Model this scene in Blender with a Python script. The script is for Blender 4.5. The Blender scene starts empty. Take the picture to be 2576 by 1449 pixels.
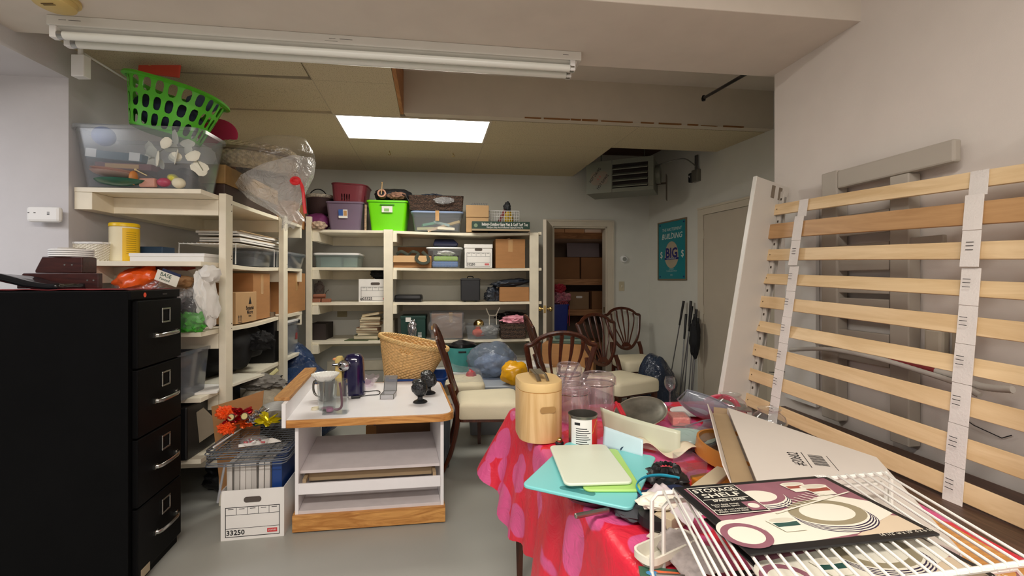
import bpy, bmesh, math, random
from mathutils import Vector, Matrix, Euler, noise
random.seed(7)
C = bpy.context.scene.collection
SC = bpy.context.scene
F, PX0, PY0, H = 1150.0, 1288.0, 705.0, 1.37      # focal length in pixels, horizon, eye height

# ------------------------------------------------------------------ camera, world, lights, exposure
cam = bpy.data.objects.new('camera', bpy.data.cameras.new('camera')); C.objects.link(cam)
cam.location = (0, 0, H); cam.rotation_euler = (math.radians(90), 0, 0)
cam.data.sensor_width = 36; cam.data.lens = F / 2576 * 36; cam.data.shift_y = -19.5 / 2576
cam.data.clip_start = 0.05
SC.camera = cam
w = bpy.data.worlds.new('world'); SC.world = w; w.use_nodes = True
w.node_tree.nodes['Background'].inputs[0].default_value = (1, .96, .9, 1)
w.node_tree.nodes['Background'].inputs[1].default_value = 0.02
def area(name, loc, rot, sx, sy, power, col):
    l = bpy.data.lights.new(name, 'AREA'); l.shape = 'RECTANGLE'; l.size = sx; l.size_y = sy; l.energy = power; l.color = col
    o = bpy.data.objects.new(name, l); C.objects.link(o); o.location = loc; o.rotation_euler = rot; return o
area('room_strip_light', (-.5, -.35, 2.9), (0, 0, .12), 2.4, .35, 58, (1, .93, .86))
area('room_troffer_light', (.6, -1.9, 2.9), (0, 0, .12), 1.2, .6, 40, (1, .94, .88))
area('annex_ceiling_light', (-3.6, 1.0, 2.4), (0, 0, .12), 1.2, .6, 22, (.93, .94, 1))
area('closet_ceiling_light', (.9, 6.45, 2.62), (0, 0, .12), .3, .3, 1.3, (1, .78, .62))
SC.view_settings.view_transform = 'Standard'; SC.view_settings.look = 'None'
SC.view_settings.gamma = 1; SC.view_settings.use_curve_mapping = False
SC.view_settings.exposure = 0.62

# ------------------------------------------------------------------ materials
def lin(c):
    return tuple(((v/255)/12.92 if v/255 <= .04045 else ((v/255+.055)/1.055)**2.4) for v in c)
MC = {}
def _new(n):
    m = bpy.data.materials.new(n); m.use_nodes = True
    nt = m.node_tree; return m, nt, nt.nodes['Principled BSDF'], nt.nodes['Material Output']
def _ramp(nt, fac, c0, c1, p0=.3, p1=.7):
    r = nt.nodes.new('ShaderNodeValToRGB'); nt.links.new(fac, r.inputs[0])
    r.color_ramp.elements[0].position = p0; r.color_ramp.elements[1].position = p1
    r.color_ramp.elements[0].color = (*c0, 1); r.color_ramp.elements[1].color = (*c1, 1); return r.outputs[0]
def _noise(nt, scale, detail=3, vec=None, rough=.5, dist=0):
    n = nt.nodes.new('ShaderNodeTexNoise'); n.inputs['Scale'].default_value = scale
    n.inputs['Detail'].default_value = detail; n.inputs['Roughness'].default_value = rough; n.inputs['Distortion'].default_value = dist
    if vec is not None: nt.links.new(vec, n.inputs['Vector'])
    return n.outputs['Fac']
def _obj(nt, sc=(1,1,1), rot=(0,0,0)):
    t = nt.nodes.new('ShaderNodeTexCoord'); mp = nt.nodes.new('ShaderNodeMapping')
    nt.links.new(t.outputs['Object'], mp.inputs[0]); mp.inputs['Scale'].default_value = sc; mp.inputs['Rotation'].default_value = rot
    return mp.outputs[0]
def _bump(nt, p, h, st, d=.01):
    b = nt.nodes.new('ShaderNodeBump'); b.inputs['Strength'].default_value = st; b.inputs['Distance'].default_value = d
    nt.links.new(h, b.inputs['Height']); nt.links.new(b.outputs[0], p.inputs['Normal'])
def M(name, col, rough=.55, metal=0, var=.07, sc=6, bump=0, bsc=60, bd=.004, coat=0, sub=0, spec=.5, stretch=(1,1,1)):
    if name in MC: return MC[name]
    m, nt, p, _ = _new(name); c = lin(col)
    v = _obj(nt, stretch)
    f = _noise(nt, sc, 3, v)
    k = _ramp(nt, f, tuple(x*(1-var) for x in c), tuple(min(1, x*(1+var)) for x in c))
    nt.links.new(k, p.inputs['Base Color'])
    p.inputs['Roughness'].default_value = rough; p.inputs['Metallic'].default_value = metal
    p.inputs['Coat Weight'].default_value = coat; p.inputs['Specular IOR Level'].default_value = spec
    if bump: _bump(nt, p, _noise(nt, bsc, 2, v), bump, bd)
    MC[name] = m; return m
def WOOD(name, c0, c1, rough=.45, axis=0, sc=3, str_=14, dist=2.5, bump=.05):
    if name in MC: return MC[name]
    m, nt, p, _ = _new(name)
    s = [str_]*3; s[axis] = 1
    v = _obj(nt, tuple(s)); f = _noise(nt, sc, 5, v, .6, dist)
    nt.links.new(_ramp(nt, f, lin(c0), lin(c1), .35, .65), p.inputs['Base Color'])
    p.inputs['Roughness'].default_value = rough
    if bump: _bump(nt, p, f, bump, .003)
    MC[name] = m; return m
def CLEAR(name, tint=(255,255,255), haze=.12, hcol=(225,230,235), rough=.08, ior=1.45, bump=0, bsc=12, gl=1.0, fg=.7):
    """thin clear plastic or glass: light passes, a little haze, fresnel gloss"""
    if name in MC: return MC[name]
    m, nt, p, out = _new(name); nt.nodes.remove(p)
    tr = nt.nodes.new('ShaderNodeBsdfTransparent'); tr.inputs[0].default_value = (*lin(tint), 1)
    df = nt.nodes.new('ShaderNodeBsdfDiffuse'); df.inputs[0].default_value = (*lin(hcol), 1)
    gs = nt.nodes.new('ShaderNodeBsdfGlossy'); gs.inputs['Roughness'].default_value = rough
    gs.inputs[0].default_value = (gl, gl, gl, 1)
    fr = nt.nodes.new('ShaderNodeLayerWeight'); fr.inputs['Blend'].default_value = .5
    pw_ = nt.nodes.new('ShaderNodeMath'); pw_.operation = 'POWER'; pw_.inputs[1].default_value = 3.5
    ma_ = nt.nodes.new('ShaderNodeMath'); ma_.operation = 'MULTIPLY_ADD'; ma_.inputs[1].default_value = fg; ma_.inputs[2].default_value = ((ior-1)/(ior+1))**2*.8
    nt.links.new(fr.outputs['Facing'], pw_.inputs[0]); nt.links.new(pw_.outputs[0], ma_.inputs[0])
    a = nt.nodes.new('ShaderNodeMixShader'); a.inputs[0].default_value = haze
    b = nt.nodes.new('ShaderNodeMixShader')
    nt.links.new(tr.outputs[0], a.inputs[1]); nt.links.new(df.outputs[0], a.inputs[2])
    nt.links.new(ma_.outputs[0], b.inputs[0]); nt.links.new(a.outputs[0], b.inputs[1]); nt.links.new(gs.outputs[0], b.inputs[2])
    nt.links.new(b.outputs[0], out.inputs[0])
    if bump:
        bp = nt.nodes.new('ShaderNodeBump'); bp.inputs['Strength'].default_value = bump; bp.inputs['Distance'].default_value = .02
        nt.links.new(_noise(nt, bsc, 3, _obj(nt), .6, 1.5), bp.inputs['Height'])
        for s in (gs, df): nt.links.new(bp.outputs[0], s.inputs['Normal'])
        nt.links.new(bp.outputs[0], fr.inputs['Normal'])
    MC[name] = m; return m
def EMIT(name, col, s):
    m, nt, p, out = _new(name); p.inputs['Base Color'].default_value = (.9, .9, .9, 1)
    p.inputs['Emission Color'].default_value = (*lin(col), 1); p.inputs['Emission Strength'].default_value = s
    MC[name] = m; return m

# ------------------------------------------------------------------ geometry helpers
def P(px, py, Y): return Vector(((px-PX0)/F*Y, Y, H-(py-PY0)/F*Y))
def G(px, py, z):
    Y = F*(H-z)/(py-PY0); return Vector(((px-PX0)/F*Y, Y, z))
def rr(w, d, r=0, n=3, cx=0, cy=0):
    r = min(r, w/2-1e-4, d/2-1e-4)
    if r <= 0: return [(cx-w/2,cy-d/2),(cx+w/2,cy-d/2),(cx+w/2,cy+d/2),(cx-w/2,cy+d/2)]
    pts = []
    for i,(sx,sy) in enumerate(((-1,-1),(1,-1),(1,1),(-1,1))):
        a0 = math.pi + i*math.pi/2
        for k in range(n+1):
            a = a0 + k*math.pi/2/n
            pts.append((cx+sx*(w/2-r)+r*math.cos(a), cy+sy*(d/2-r)+r*math.sin(a)))
    return pts
class B:
    def __init__(s): s.b = bmesh.new()
    def vs(s, pts): return [s.b.verts.new(p) for p in pts]
    def face(s, vs):
        try: return s.b.faces.new(vs)
        except ValueError: return None
    def poly(s, pts): s.face(s.vs(pts)); return s
    def box(s, x0, y0, z0, x1, y1, z1, mt=None):
        p = [(x0,y0,z0),(x1,y0,z0),(x1,y1,z0),(x0,y1,z0),(x0,y0,z1),(x1,y0,z1),(x1,y1,z1),(x0,y1,z1)]
        if mt: p = [mt @ Vector(q) for q in p]
        v = s.vs(p)
        for f in ((0,3,2,1),(4,5,6,7),(0,1,5,4),(1,2,6,5),(2,3,7,6),(3,0,4,7)): s.face([v[i] for i in f])
        return s
    def loft(s, loops, cap0=True, cap1=True, closed=False):
        L = [s.vs(l) for l in loops]; n = len(L[0]); m = len(L)
        for i in range(m if closed else m-1):
            a, b = L[i], L[(i+1) % m]
            for k in range(n): s.face([a[k], a[(k+1)%n], b[(k+1)%n], b[k]])
        if not closed:
            if cap0: s.face(L[0][::-1])
            if cap1: s.face(L[-1])
        return s
    def prism(s, poly, z0, z1):
        return s.loft([[(x,y,z0) for x,y in poly], [(x,y,z1) for x,y in poly]])
    def lathe(s, prof, seg=24, c=(0,0,0), sx=1, sy=1, cap0=True, cap1=True):
        return s.loft([[(c[0]+r*sx*math.cos(2*math.pi*k/seg), c[1]+r*sy*math.sin(2*math.pi*k/seg), c[2]+z) for k in range(seg)] for r, z in prof], cap0, cap1)
    def tube(s, pts, r, seg=8, closed=False, ry=None, cap=True):
        pts = [Vector(p) for p in pts]; n = len(pts); loops = []
        nrm = None
        for i, p in enumerate(pts):
            if closed: t = pts[(i+1)%n]-pts[i-1]
            else: t = pts[min(i+1,n-1)]-pts[max(i-1,0)]
            if t.length < 1e-9: t = Vector((0,0,1))
            t.normalize()
            if nrm is None:
                up = Vector((0,0,1)) if abs(t.z) < .9 else Vector((1,0,0))
                nrm = (up - t*up.dot(t)).normalized()
            else:
                nrm = nrm - t*nrm.dot(t)
                nrm = nrm.normalized() if nrm.length > 1e-6 else t.orthogonal().normalized()
            bi = t.cross(nrm)
            ra = r[i] if isinstance(r, (list, tuple)) else r
            rb = ra if ry is None else (ry[i] if isinstance(ry,(list,tuple)) else ry)
            loops.append([p + nrm*(ra*math.cos(2*math.pi*k/seg)) + bi*(rb*math.sin(2*math.pi*k/seg)) for k in range(seg)])
        return s.loft(loops, cap, cap, closed)
    def blob(s, c, rad, amp=.15, fr=3, seed=0, sub=3, flat=None, ridge=0):
        r = bmesh.ops.create_icosphere(s.b, subdivisions=sub, radius=1)
        off = Vector((seed*7.3, seed*3.1, seed*1.7))
        for v in r['verts']:
            d = v.co.normalized()
            k = 1 + amp*noise.noise(d*fr*.7+off) + amp*.35*noise.noise(d*fr*1.6+off)
            if ridge: k += ridge*.45*(abs(noise.noise(d*fr*1.1+off*2))-.15)
            q = Vector((d.x*rad[0]*k, d.y*rad[1]*k, d.z*rad[2]*k))
            if flat is not None and q.z < -flat: q.z = -flat + (q.z+flat)*.03
            v.co = Vector(c)+q
        return s
    def grid(s, fn, nu, nv, wrap=False):
        V = [[s.b.verts.new(fn(i/nu, j/nv)) for j in range(nv+1)] for i in range(nu + (0 if wrap else 1))]
        for i in range(nu):
            a, b = V[i], V[(i+1) % len(V)]
            for j in range(nv): s.face([a[j], b[j], b[j+1], a[j+1]])
        return s
    def perf(s, fn, nu, nv, hu=.3, hv=.38, wrap=True, off=0, skip=None):
        """wall of nu x nv cells with an oval slot in each cell"""
        K = 12
        for i in range(nu):
            for j in range(nv):
                ou, ov = [], []
                for k in range(K):
                    a = 2*math.pi*k/K + math.pi/4
                    ca, sa = math.cos(a), math.sin(a)
                    mx = max(abs(ca), abs(sa)); o = off*(j % 2)
                    ou.append((i+.5+o+.5*ca/mx, j+.5+.5*sa/mx)); 
                    e = lambda q: math.copysign(abs(q)**.7, q)
                    ov.append((i+.5+o+hu*e(ca), j+.5+hv*e(sa)))
                a = s.vs([fn(u/nu, v/nv) for u, v in ou])
                if skip and skip(i, j): s.face(a); continue
                b = s.vs([fn(u/nu, v/nv) for u, v in ov])
                for k in range(K): s.face([a[k], a[(k+1)%K], b[(k+1)%K], b[k]])
        bmesh.ops.remove_doubles(s.b, verts=s.b.verts, dist=1e-5)
        return s
    def bin(s, w, d, h, taper=.85, r=.03, t=.003, rim=.008, rimh=.015, z=0):
        f = lambda ww, dd, zz, rad: [(x,y,zz) for x,y in rr(ww, dd, rad)]
        L = [f(w*taper,d*taper,z,r)]
        if rim:
            L += [f(w,d,z+h-rimh,r), f(w+2*rim,d+2*rim,z+h-rimh,r+rim), f(w+2*rim,d+2*rim,z+h,r+rim)]
        else: L += [f(w,d,z+h,r)]
        L += [f(w-2*t,d-2*t,z+h,r-t if r>t else r), f(w*taper-2*t,d*taper-2*t,z+t,r-t if r>t else r)]
        return s.loft(L)
    def xf(s, mt):
        bmesh.ops.transform(s.b, matrix=mt, verts=s.b.verts); return s
def TR(x=0, y=0, z=0, rx=0, ry=0, rz=0):
    return Matrix.Translation((x,y,z)) @ Euler((rx,ry,rz)).to_matrix().to_4x4()
def O(name, bb, mat, parent=None, smooth=False, bev=0, label=None, sol=0, kind=None, ang=40, loc=None, rot=None):
    me = bpy.data.meshes.new(name)
    bmesh.ops.recalc_face_normals(bb.b, faces=bb.b.faces)
    bb.b.to_mesh(me); bb.b.free()
    if smooth: me.polygons.foreach_set('use_smooth', [True]*len(me.polygons))
    me.materials.append(mat)
    o = bpy.data.objects.new(name, me); C.objects.link(o)
    if parent: o.parent = parent
    if loc is not None: o.location = loc
    if rot is not None: o.rotation_euler = rot
    if sol:
        md = o.modifiers.new('s', 'SOLIDIFY'); md.thickness = sol; md.offset = 0
    if bev:
        md = o.modifiers.new('b', 'BEVEL'); md.width = bev; md.segments = 2; md.limit_method = 'ANGLE'; md.angle_limit = math.radians(50)
    if smooth:
        try: me.set_sharp_from_angle(angle=math.radians(ang))
        except Exception: pass
    if label: o['label'] = label
    if kind: o['kind'] = kind
    return o
def T(name, label, cat, loc=(0,0,0), rz=0, group=None, rot=None):
    o = bpy.data.objects.new(name, None); C.objects.link(o); o.empty_display_size = .05
    o.location = loc; o.rotation_euler = rot if rot else (0,0,rz)
    o['label'] = label; o['category'] = cat
    if group: o['group'] = group
    return o
def one(name, bb, mat, label, cat, loc=(0,0,0), rz=0, group=None, rot=None, **k):
    o = O(name, bb, mat, None, **k)
    o.location = loc; o.rotation_euler = rot if rot else (0,0,rz)
    o['label'] = label; o['category'] = cat
    if group: o['group'] = group
    return o
def S(name, bb, mat, **k):
    o = O(name, bb, mat, **k); o['kind'] = 'structure'; return o
def COPY(src, label, loc, rz=0, rot=None):
    r = src.copy(); C.objects.link(r); r.location = loc; r.rotation_euler = rot if rot else (0,0,rz); r['label'] = label
    for ch in list(src.children):
        c = ch.copy(); C.objects.link(c); c.parent = r
        for g in ch.children:
            d = g.copy(); C.objects.link(d); d.parent = c
    return r
def TXT(s, size, mat, parent, loc, rot=(0,0,0), name='lettering', align='CENTER', bold=0, ex=.0002, shear=0, sx=1, kern=1):
    cu = bpy.data.curves.new(name, 'FONT'); cu.body = s; cu.size = size; cu.align_x = align; cu.align_y = 'CENTER'
    cu.extrude = ex; cu.offset = bold; cu.shear = shear; cu.resolution_u = 2; cu.space_character = kern
    tmp = bpy.data.objects.new('tmp', cu); C.objects.link(tmp)
    bpy.context.view_layer.update()
    me = bpy.data.meshes.new_from_object(tmp.evaluated_get(bpy.context.evaluated_depsgraph_get()))
    bpy.data.objects.remove(tmp); bpy.data.curves.remove(cu)
    me.name = name; me.materials.clear(); me.materials.append(mat)
    o = bpy.data.objects.new(name, me); C.objects.link(o); o.location = loc; o.rotation_euler = rot; o.scale = (sx,1,1)
    if parent: o.parent = parent
    return o
R90 = (math.pi/2, 0, 0)           # text or print on a face that looks towards local -Y
class FR:
    """a wall or shelf line: s runs to the viewer's right, n goes away from the viewer"""
    def __init__(s, ox, oy, rz):
        s.o = Vector((ox, oy)); s.rz = rz
        s.c = Vector((math.cos(rz), math.sin(rz))); s.p = Vector((-math.sin(rz), math.cos(rz)))
    def w(s, a, n, z): q = s.o + s.c*a + s.p*n; return Vector((q.x, q.y, z))
    def s(s, px, n):
        t = (px-PX0)/F
        return (t*(s.o.y+s.p.y*n) - s.o.x - s.p.x*n) / (s.c.x - t*s.c.y)
    def at(s, px, n, z): return s.w(s.s(px, n), n, z)
BK = FR(0, 5.544, math.radians(7.05))
LF = FR(-1.431, 0, math.radians(97.18))
RW = FR(3.225, 0, math.radians(-75.4))
RN = FR(1.928, 0, math.radians(-81.6))
# ------------------------------------------------------------------ setting
m_wallR = M('wall_paint_warm', (226,218,210), .75, var=.02, bump=.15, bsc=220, bd=.002)
m_wall = M('wall_paint', (212,212,203), .75, var=.02, bump=.15, bsc=220, bd=.002)
m_wallL = M('wall_paint_left', (206,204,206), .75, var=.02, bump=.2, bsc=200, bd=.002)
m_ceil = M('ceiling_paint', (218,209,197), .8, var=.03, bump=.1, bsc=150, bd=.002)
m_floor = M('painted_concrete', (166,166,158), .38, var=.07, sc=1.3, bump=.12, bsc=14, bd=.003)
m_trim = M('trim_paint', (208,199,180), .5, var=.03)
m_door = M('door_paint', (196,186,168), .45, var=.02)
m_shelf = M('shelf_cream_paint', (240,232,210), .42, var=.05, sc=9, bump=.08, bsc=90, stretch=(1,1,1))
m_dark = M('dark_void', (34,26,22), .9)
m_ply = WOOD('raw_pine_board', (150,104,66), (190,140,94), .6, 0, 2.5, 10)
m_oak = WOOD('golden_oak', (176,116,54), (222,164,92), .4, 0, 2.2, 9, 3)

S('floor', B().box(-7,-4,-.1,5,9,0), m_floor)
def wallseg(fr, a0, a1, z0, z1, th=.12, b=None):
    b = b or B(); p = [fr.w(a0,0,0), fr.w(a1,0,0), fr.w(a1,th,0), fr.w(a0,th,0)]
    return b.loft([[(q.x,q.y,z0) for q in p], [(q.x,q.y,z1) for q in p]])
dL, dR = BK.s(1391,0), BK.s(1527,0)
b = wallseg(BK, -3.9, dL, 0, 3.4); wallseg(BK, dR, 2.3, 0, 3.4, b=b); wallseg(BK, dL, dR, 2.033, 3.4, b=b)
S('wall_back', b, m_wall)
# right wall beyond the step, with the closed door set in it
S('wall_right_far', wallseg(RW, -6.2, -2.75, 0, 3.4), m_wall)
S('wall_right_near', wallseg(RN, -2.70, 4, 0, 3.4), m_wallR)
q = RN.w(-2.70,0,0)
S('wall_right_step', B().prism([(q.x+.02,q.y-.05),(q.x+.02,q.y),(3.3,q.y+.12),(3.3,q.y+.05)], 0, 3.4), m_wall)
# left: stub wall that faces the camera, side wall behind the shelving
S('wall_left_stub', B().prism([(-2.425,2.5),(-5.2,2.17),(-5.2,2.05+.24),(-2.44,2.62)], 0, 3.4), m_wallL)
S('wall_left', B().prism([(-2.425,2.5),(-2.9,6.2),(-3.05,6.2),(-2.56,2.52)], 0, 3.4), m_wallL)
S('wall_left_outer', B().box(-5.3,-3.2,0,-5.2,2.4,3.4), m_wallL)
S('wall_front', B().box(-5.3,-3.3,0,3,-3.2,3.4), m_wallL)
# ceilings
S('ceiling', B().box(-5.3,-3.3,2.974,3.4,6.4,3.1), m_ceil)
S('ceiling_annex', B().prism([(-5.3,-3.3),(-2.36,-3.3),(-2.30,1.0),(-2.425,2.52),(-5.3,2.3)], 2.475, 2.974), m_wallL)
def beam(y0, y1, xa, xb): return [(xa, y0+.1236*xa), (xb, y0+.1236*xb), (xb, y1+.1236*xb), (xa, y1+.1236*xa)]
S('trim_1', B().prism(beam(1.917, 2.51, -2.6, 1.75), 2.57, 2.974), m_ceil, bev=.004)
# suspended tile ceiling: tiles are parts
def tpt(u, v): x = u-.17*(v-3.69); return (x, v+.1236*x)
m_tile, nt, p, _ = _new('ceiling_tile_mineral')
f = _noise(nt, 160, 2, _obj(nt)); g = _noise(nt, 60, 1, _obj(nt))
nt.links.new(_ramp(nt, f, lin((150,136,108)), lin((206,194,162)), .34, .42), p.inputs['Base Color'])
p.inputs['Roughness'].default_value = .9; _bump(nt, p, f, .5, .004)
m_grid = M('ceiling_grid', (176,164,138), .6)
ceil2 = S('ceiling_tiled', B().prism([tpt(-3.1,2.6),tpt(-.85,2.6),tpt(-.85,3.62),tpt(-3.1,3.62)], 2.9, 2.95), m_dark)
EDGE = -.85
rows = [2.47,3.08,3.69,4.30,4.91,5.60]; cols = [-3.3,-2.60,-1.38,-.16,1.06,2.75]
for i in range(5):
    for j in range(5):
        u0, u1, v0, v1 = cols[i], cols[i+1], rows[j], rows[j+1]
        if j < 2:
            if u0 > EDGE: continue
            u1 = min(u1, EDGE-.02)
        if j == 2 and i == 2: continue                    # the light sits here
        if j >= 3 and i == 4: continue                    # open bay round the heater
        g_ = .003; dz = 0
        b = B()
        pts = [tpt(u0+g_,v0+g_), tpt(u1-g_,v0+g_), tpt(u1-g_,v1-g_), tpt(u0+g_,v1-g_)]
        if j == 2 and i == 4:
            pts = [tpt(u0+g_,v0+g_), (2.19,3.96), (2.07,4.42+.14), tpt(u0+g_,v1-g_)]
        zs = [2.65]*4
        if j == 0 and i == 1: pts[2] = (pts[2][0]-.0, pts[2][1]-.045)
        if j == 1 and i == 2 or (j == 1 and i == 1): zs = [2.65,2.65,2.668,2.652] if i == 1 else [2.65]*4
        b.loft([[(x,y,z) for (x,y),z in zip(pts,zs)], [(x,y,z+.016) for (x,y),z in zip(pts,zs)]])
        O('ceiling_tile', b, m_tile, ceil2)
b = B()
for v in rows[2:5]: b.prism([tpt(-3.2,v-.004),tpt(1.06,v-.004),tpt(1.06,v+.004),tpt(-3.2,v+.004)], 2.651, 2.68)
for v in rows[:2]: b.prism([tpt(-3.2,v-.004),tpt(EDGE,v-.004),tpt(EDGE,v+.004),tpt(-3.2,v+.004)], 2.651, 2.68)
for u in cols[1:3]: b.prism([tpt(u-.004,2.5),tpt(u+.004,2.5),tpt(u+.004,5.55),tpt(u-.004,5.55)], 2.6512, 2.68)
for u in cols[3:5]: b.prism([tpt(u-.004,3.69),tpt(u+.004,3.69),tpt(u+.004,5.55),tpt(u-.004,5.55)], 2.6512, 2.68)
O('ceiling_grid', b, m_grid, ceil2)
# bulkhead that closes the step up to the raised bay, its torn lower lip, and the wooden edge board
m_bulk = M('bulkhead_paint', (206,196,178), .75, var=.03)
S('trim_2', B().prism(beam(3.60, 3.68, -.83, 2.25), 2.652, 2.974), m_bulk)
S('trim_3', B().prism([tpt(EDGE-.02,2.5),tpt(EDGE+.005,2.5),tpt(EDGE+.005,3.62),tpt(EDGE-.02,3.62)], 2.645, 2.974), WOOD('edge_board_wood', (150,96,50), (184,128,74), .6, 1, 3, 8))
b = B()
random.seed(3)
x = .1
while x < 2.0:
    l = random.uniform(.08,.3); dz = random.uniform(.003,.012)
    b.prism([(x,3.595+.1236*x),(x+l,3.595+.1236*(x+l)),(x+l*.9,3.603+.1236*(x+l)),(x,3.603+.1236*x)], 2.652-dz*.2, 2.652+dz); x += l*random.uniform(1,1.4)
S('trim_4', b, M('torn_paper_edge', (140,96,52), .8))
# plenum over the heater bay
S('ceiling_plenum', B().prism([tpt(1.06,4.3),(2.12,4.5),(1.75,5.75),tpt(1.06,5.62)], 2.93, 2.96), M('plenum_wood', (74,46,32), .9))
S('trim_5', B().prism([tpt(1.00,4.28),tpt(1.055,4.28),tpt(1.055,5.6),tpt(1.00,5.6)], 2.668, 2.93), M('plenum_side', (70,44,30), .9))
S('trim_6', B().prism([tpt(1.06,4.24),(2.1,4.42),(2.1,4.50),tpt(1.06,4.29)], 2.668, 2.93), M('plenum_side2', (90,78,66), .9))
# rod in the raised bay
one('ceiling_rod', B().tube([P(1770,247,3.55), P(1878,185,2.72)], .011, 10).lathe([(.014,-.02),(.017,0),(.01,.02)], 10, c=tuple(P(1770,247,3.55))),
    M('black_iron_rod', (26,22,24), .4, .6), 'black iron rod hanging in the raised ceiling bay near the right wall', 'rod', smooth=True)
# doorway casing, open door, closet
def casing(fr, a0, a1, top, w_=.085, th=.018, right=True, left=True):
    b = B()
    def bx(x0,x1,z0,z1,t=th):
        p = [fr.w(x0,-t,0),fr.w(x1,-t,0),fr.w(x1,.0,0),fr.w(x0,.0,0)]
        b.loft([[(q.x,q.y,z0) for q in p],[(q.x,q.y,z1) for q in p]])
    if left: bx(a0-w_,a0,0,top)
    if right: bx(a1,a1+w_,0,top)
    bx(a0-w_,a1+w_,top,top+w_*.95)
    if right: bx(a1+w_-.02,a1+w_,0,top+.06,.026)
    bx(a0-w_,a1+w_,top+w_*.95-.02,top+w_*.95,.026)
    return b
S('trim_7', casing(BK, dL, dR, 2.033), m_trim)
b = B()
for (x0,x1,z0,z1) in ((dL,dL+.018,0,2.033),(dR-.018,dR,0,2.033),(dL,dR,2.015,2.033)):
    p = [BK.w(x0,0,0),BK.w(x1,0,0),BK.w(x1,.13,0),BK.w(x0,.13,0)]
    b.loft([[(q.x,q.y,z0) for q in p],[(q.x,q.y,z1) for q in p]])
jamb = S('trim_8', b, m_trim)
O('strike_plate', B().box(-.001,-.012,-.035,.003,.012,.035), M('brass_old', (120,96,50), .35, .9), jamb, loc=BK.w(dR-.022,.05,1.0), rot=(0,0,BK.rz))
d1 = S('door_1', B().box(0,-.66,.012,.036,0,2.022), m_door, bev=.002)
hinge = BK.w(dL-.02,-.03,0); d1.location = (hinge.x-.03, hinge.y-.02, 0)
le = P(1373,600,4.93); a = math.atan2(-(le.x-hinge.x), -(le.y-hinge.y)); d1.rotation_euler = (0,0,-a+math.radians(0))
m_brass = M('polished_brass', (214,186,120), .22, 1, var=.05)
kb = B().tube([(-.004,-.60,1.06),(.04,-.60,1.06)], .028, 16)
kb.tube([(-.045,-.60,1.06),(.081,-.60,1.06)], .012, 12)
kn = O('door_knob', kb, m_brass, d1, smooth=True, label='polished brass door knob set')
for s_ in (-1,1):
    O('knob_ball', B().lathe([(.012,-.022),(.024,-.018),(.029,-.004),(.027,.008),(.016,.018),(.004,.021)],18).xf(TR(.018+s_*.062,-.60,1.06,0,s_*math.pi/2,0)), m_brass, kn, smooth=True)
O('latch_plate', B().box(.006,-.662,1.02,.030,-.6595,1.10), m_brass, d1)
# closed door on the right wall
c0, c1 = RW.s(1772,0), RW.s(1772,0)+.84
S('trim_9', casing(RW, c0, c1, 2.045), m_trim)
def FB(fr,b,x0,x1,n0,n1,z0,z1):
    p = [fr.w(x0,n0,0),fr.w(x1,n0,0),fr.w(x1,n1,0),fr.w(x0,n1,0)]
    return b.loft([[(q.x,q.y,z0) for q in p],[(q.x,q.y,z1) for q in p]])
d2 = S('door_2', FB(RW,B(),c0+.006,c1-.006,-.008,-.0005,.01,2.04), m_door)
for hz in (.25,1.02,1.80): O('hinge', FB(RW,B(),c0-.006,c0+.008,-.016,-.008,hz,hz+.09), m_trim, d2)
S('baseboard_right', FB(RW,B(),-5.95,c0-.09,-.014,0,0,.1), m_trim)
S('baseboard_back', FB(BK,B(),dR+.09,1.75,-.014,0,0,.1), m_trim)
# closet behind the doorway
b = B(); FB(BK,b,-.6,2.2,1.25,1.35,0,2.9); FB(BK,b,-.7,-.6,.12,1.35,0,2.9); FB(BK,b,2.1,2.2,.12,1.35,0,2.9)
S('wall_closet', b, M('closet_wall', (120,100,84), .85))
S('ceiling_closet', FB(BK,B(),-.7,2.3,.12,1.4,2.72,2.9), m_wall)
CL = [ (.50,.45),(.965,.45),(1.39,.45),(2.03,.45) ]
closet = T('closet_shelving', 'raw pine plank shelving filling the dark closet behind the open door', 'shelving', BK.w(0,.7,0), BK.rz)
for z,_ in CL:
    O('shelf_board', B().box(-.55,0,z-.02,2.05,.5,z), m_ply, closet)
    O('shelf_rail', B().box(-.55,-.02,z-.085,2.05,0,z-.0005), m_ply, closet)
for x_ in (-.5,1.98): O('upright', B().box(x_-.03,-.06,0,x_+.03,-.02,2.3), m_ply, closet)
def pp(fr, px, py, n):
    q = fr.w(fr.s(px, n), n, 0); q.z = H-(py-PY0)/F*q.y; return q
def zat(fr, px, py, n): return pp(fr, px, py, n).z
def sagboard(b, x0, x1, y0, y1, z, th=.03, sag=0, n=8):
    L = []
    for i in range(n+1):
        u = i/n; x = x0+(x1-x0)*u; d = -sag*math.sin(math.pi*u)
        L.append([(x,y0,z-th+d),(x,y1,z-th+d),(x,y1,z+d),(x,y0,z+d)])
    return b.loft(L)
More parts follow.
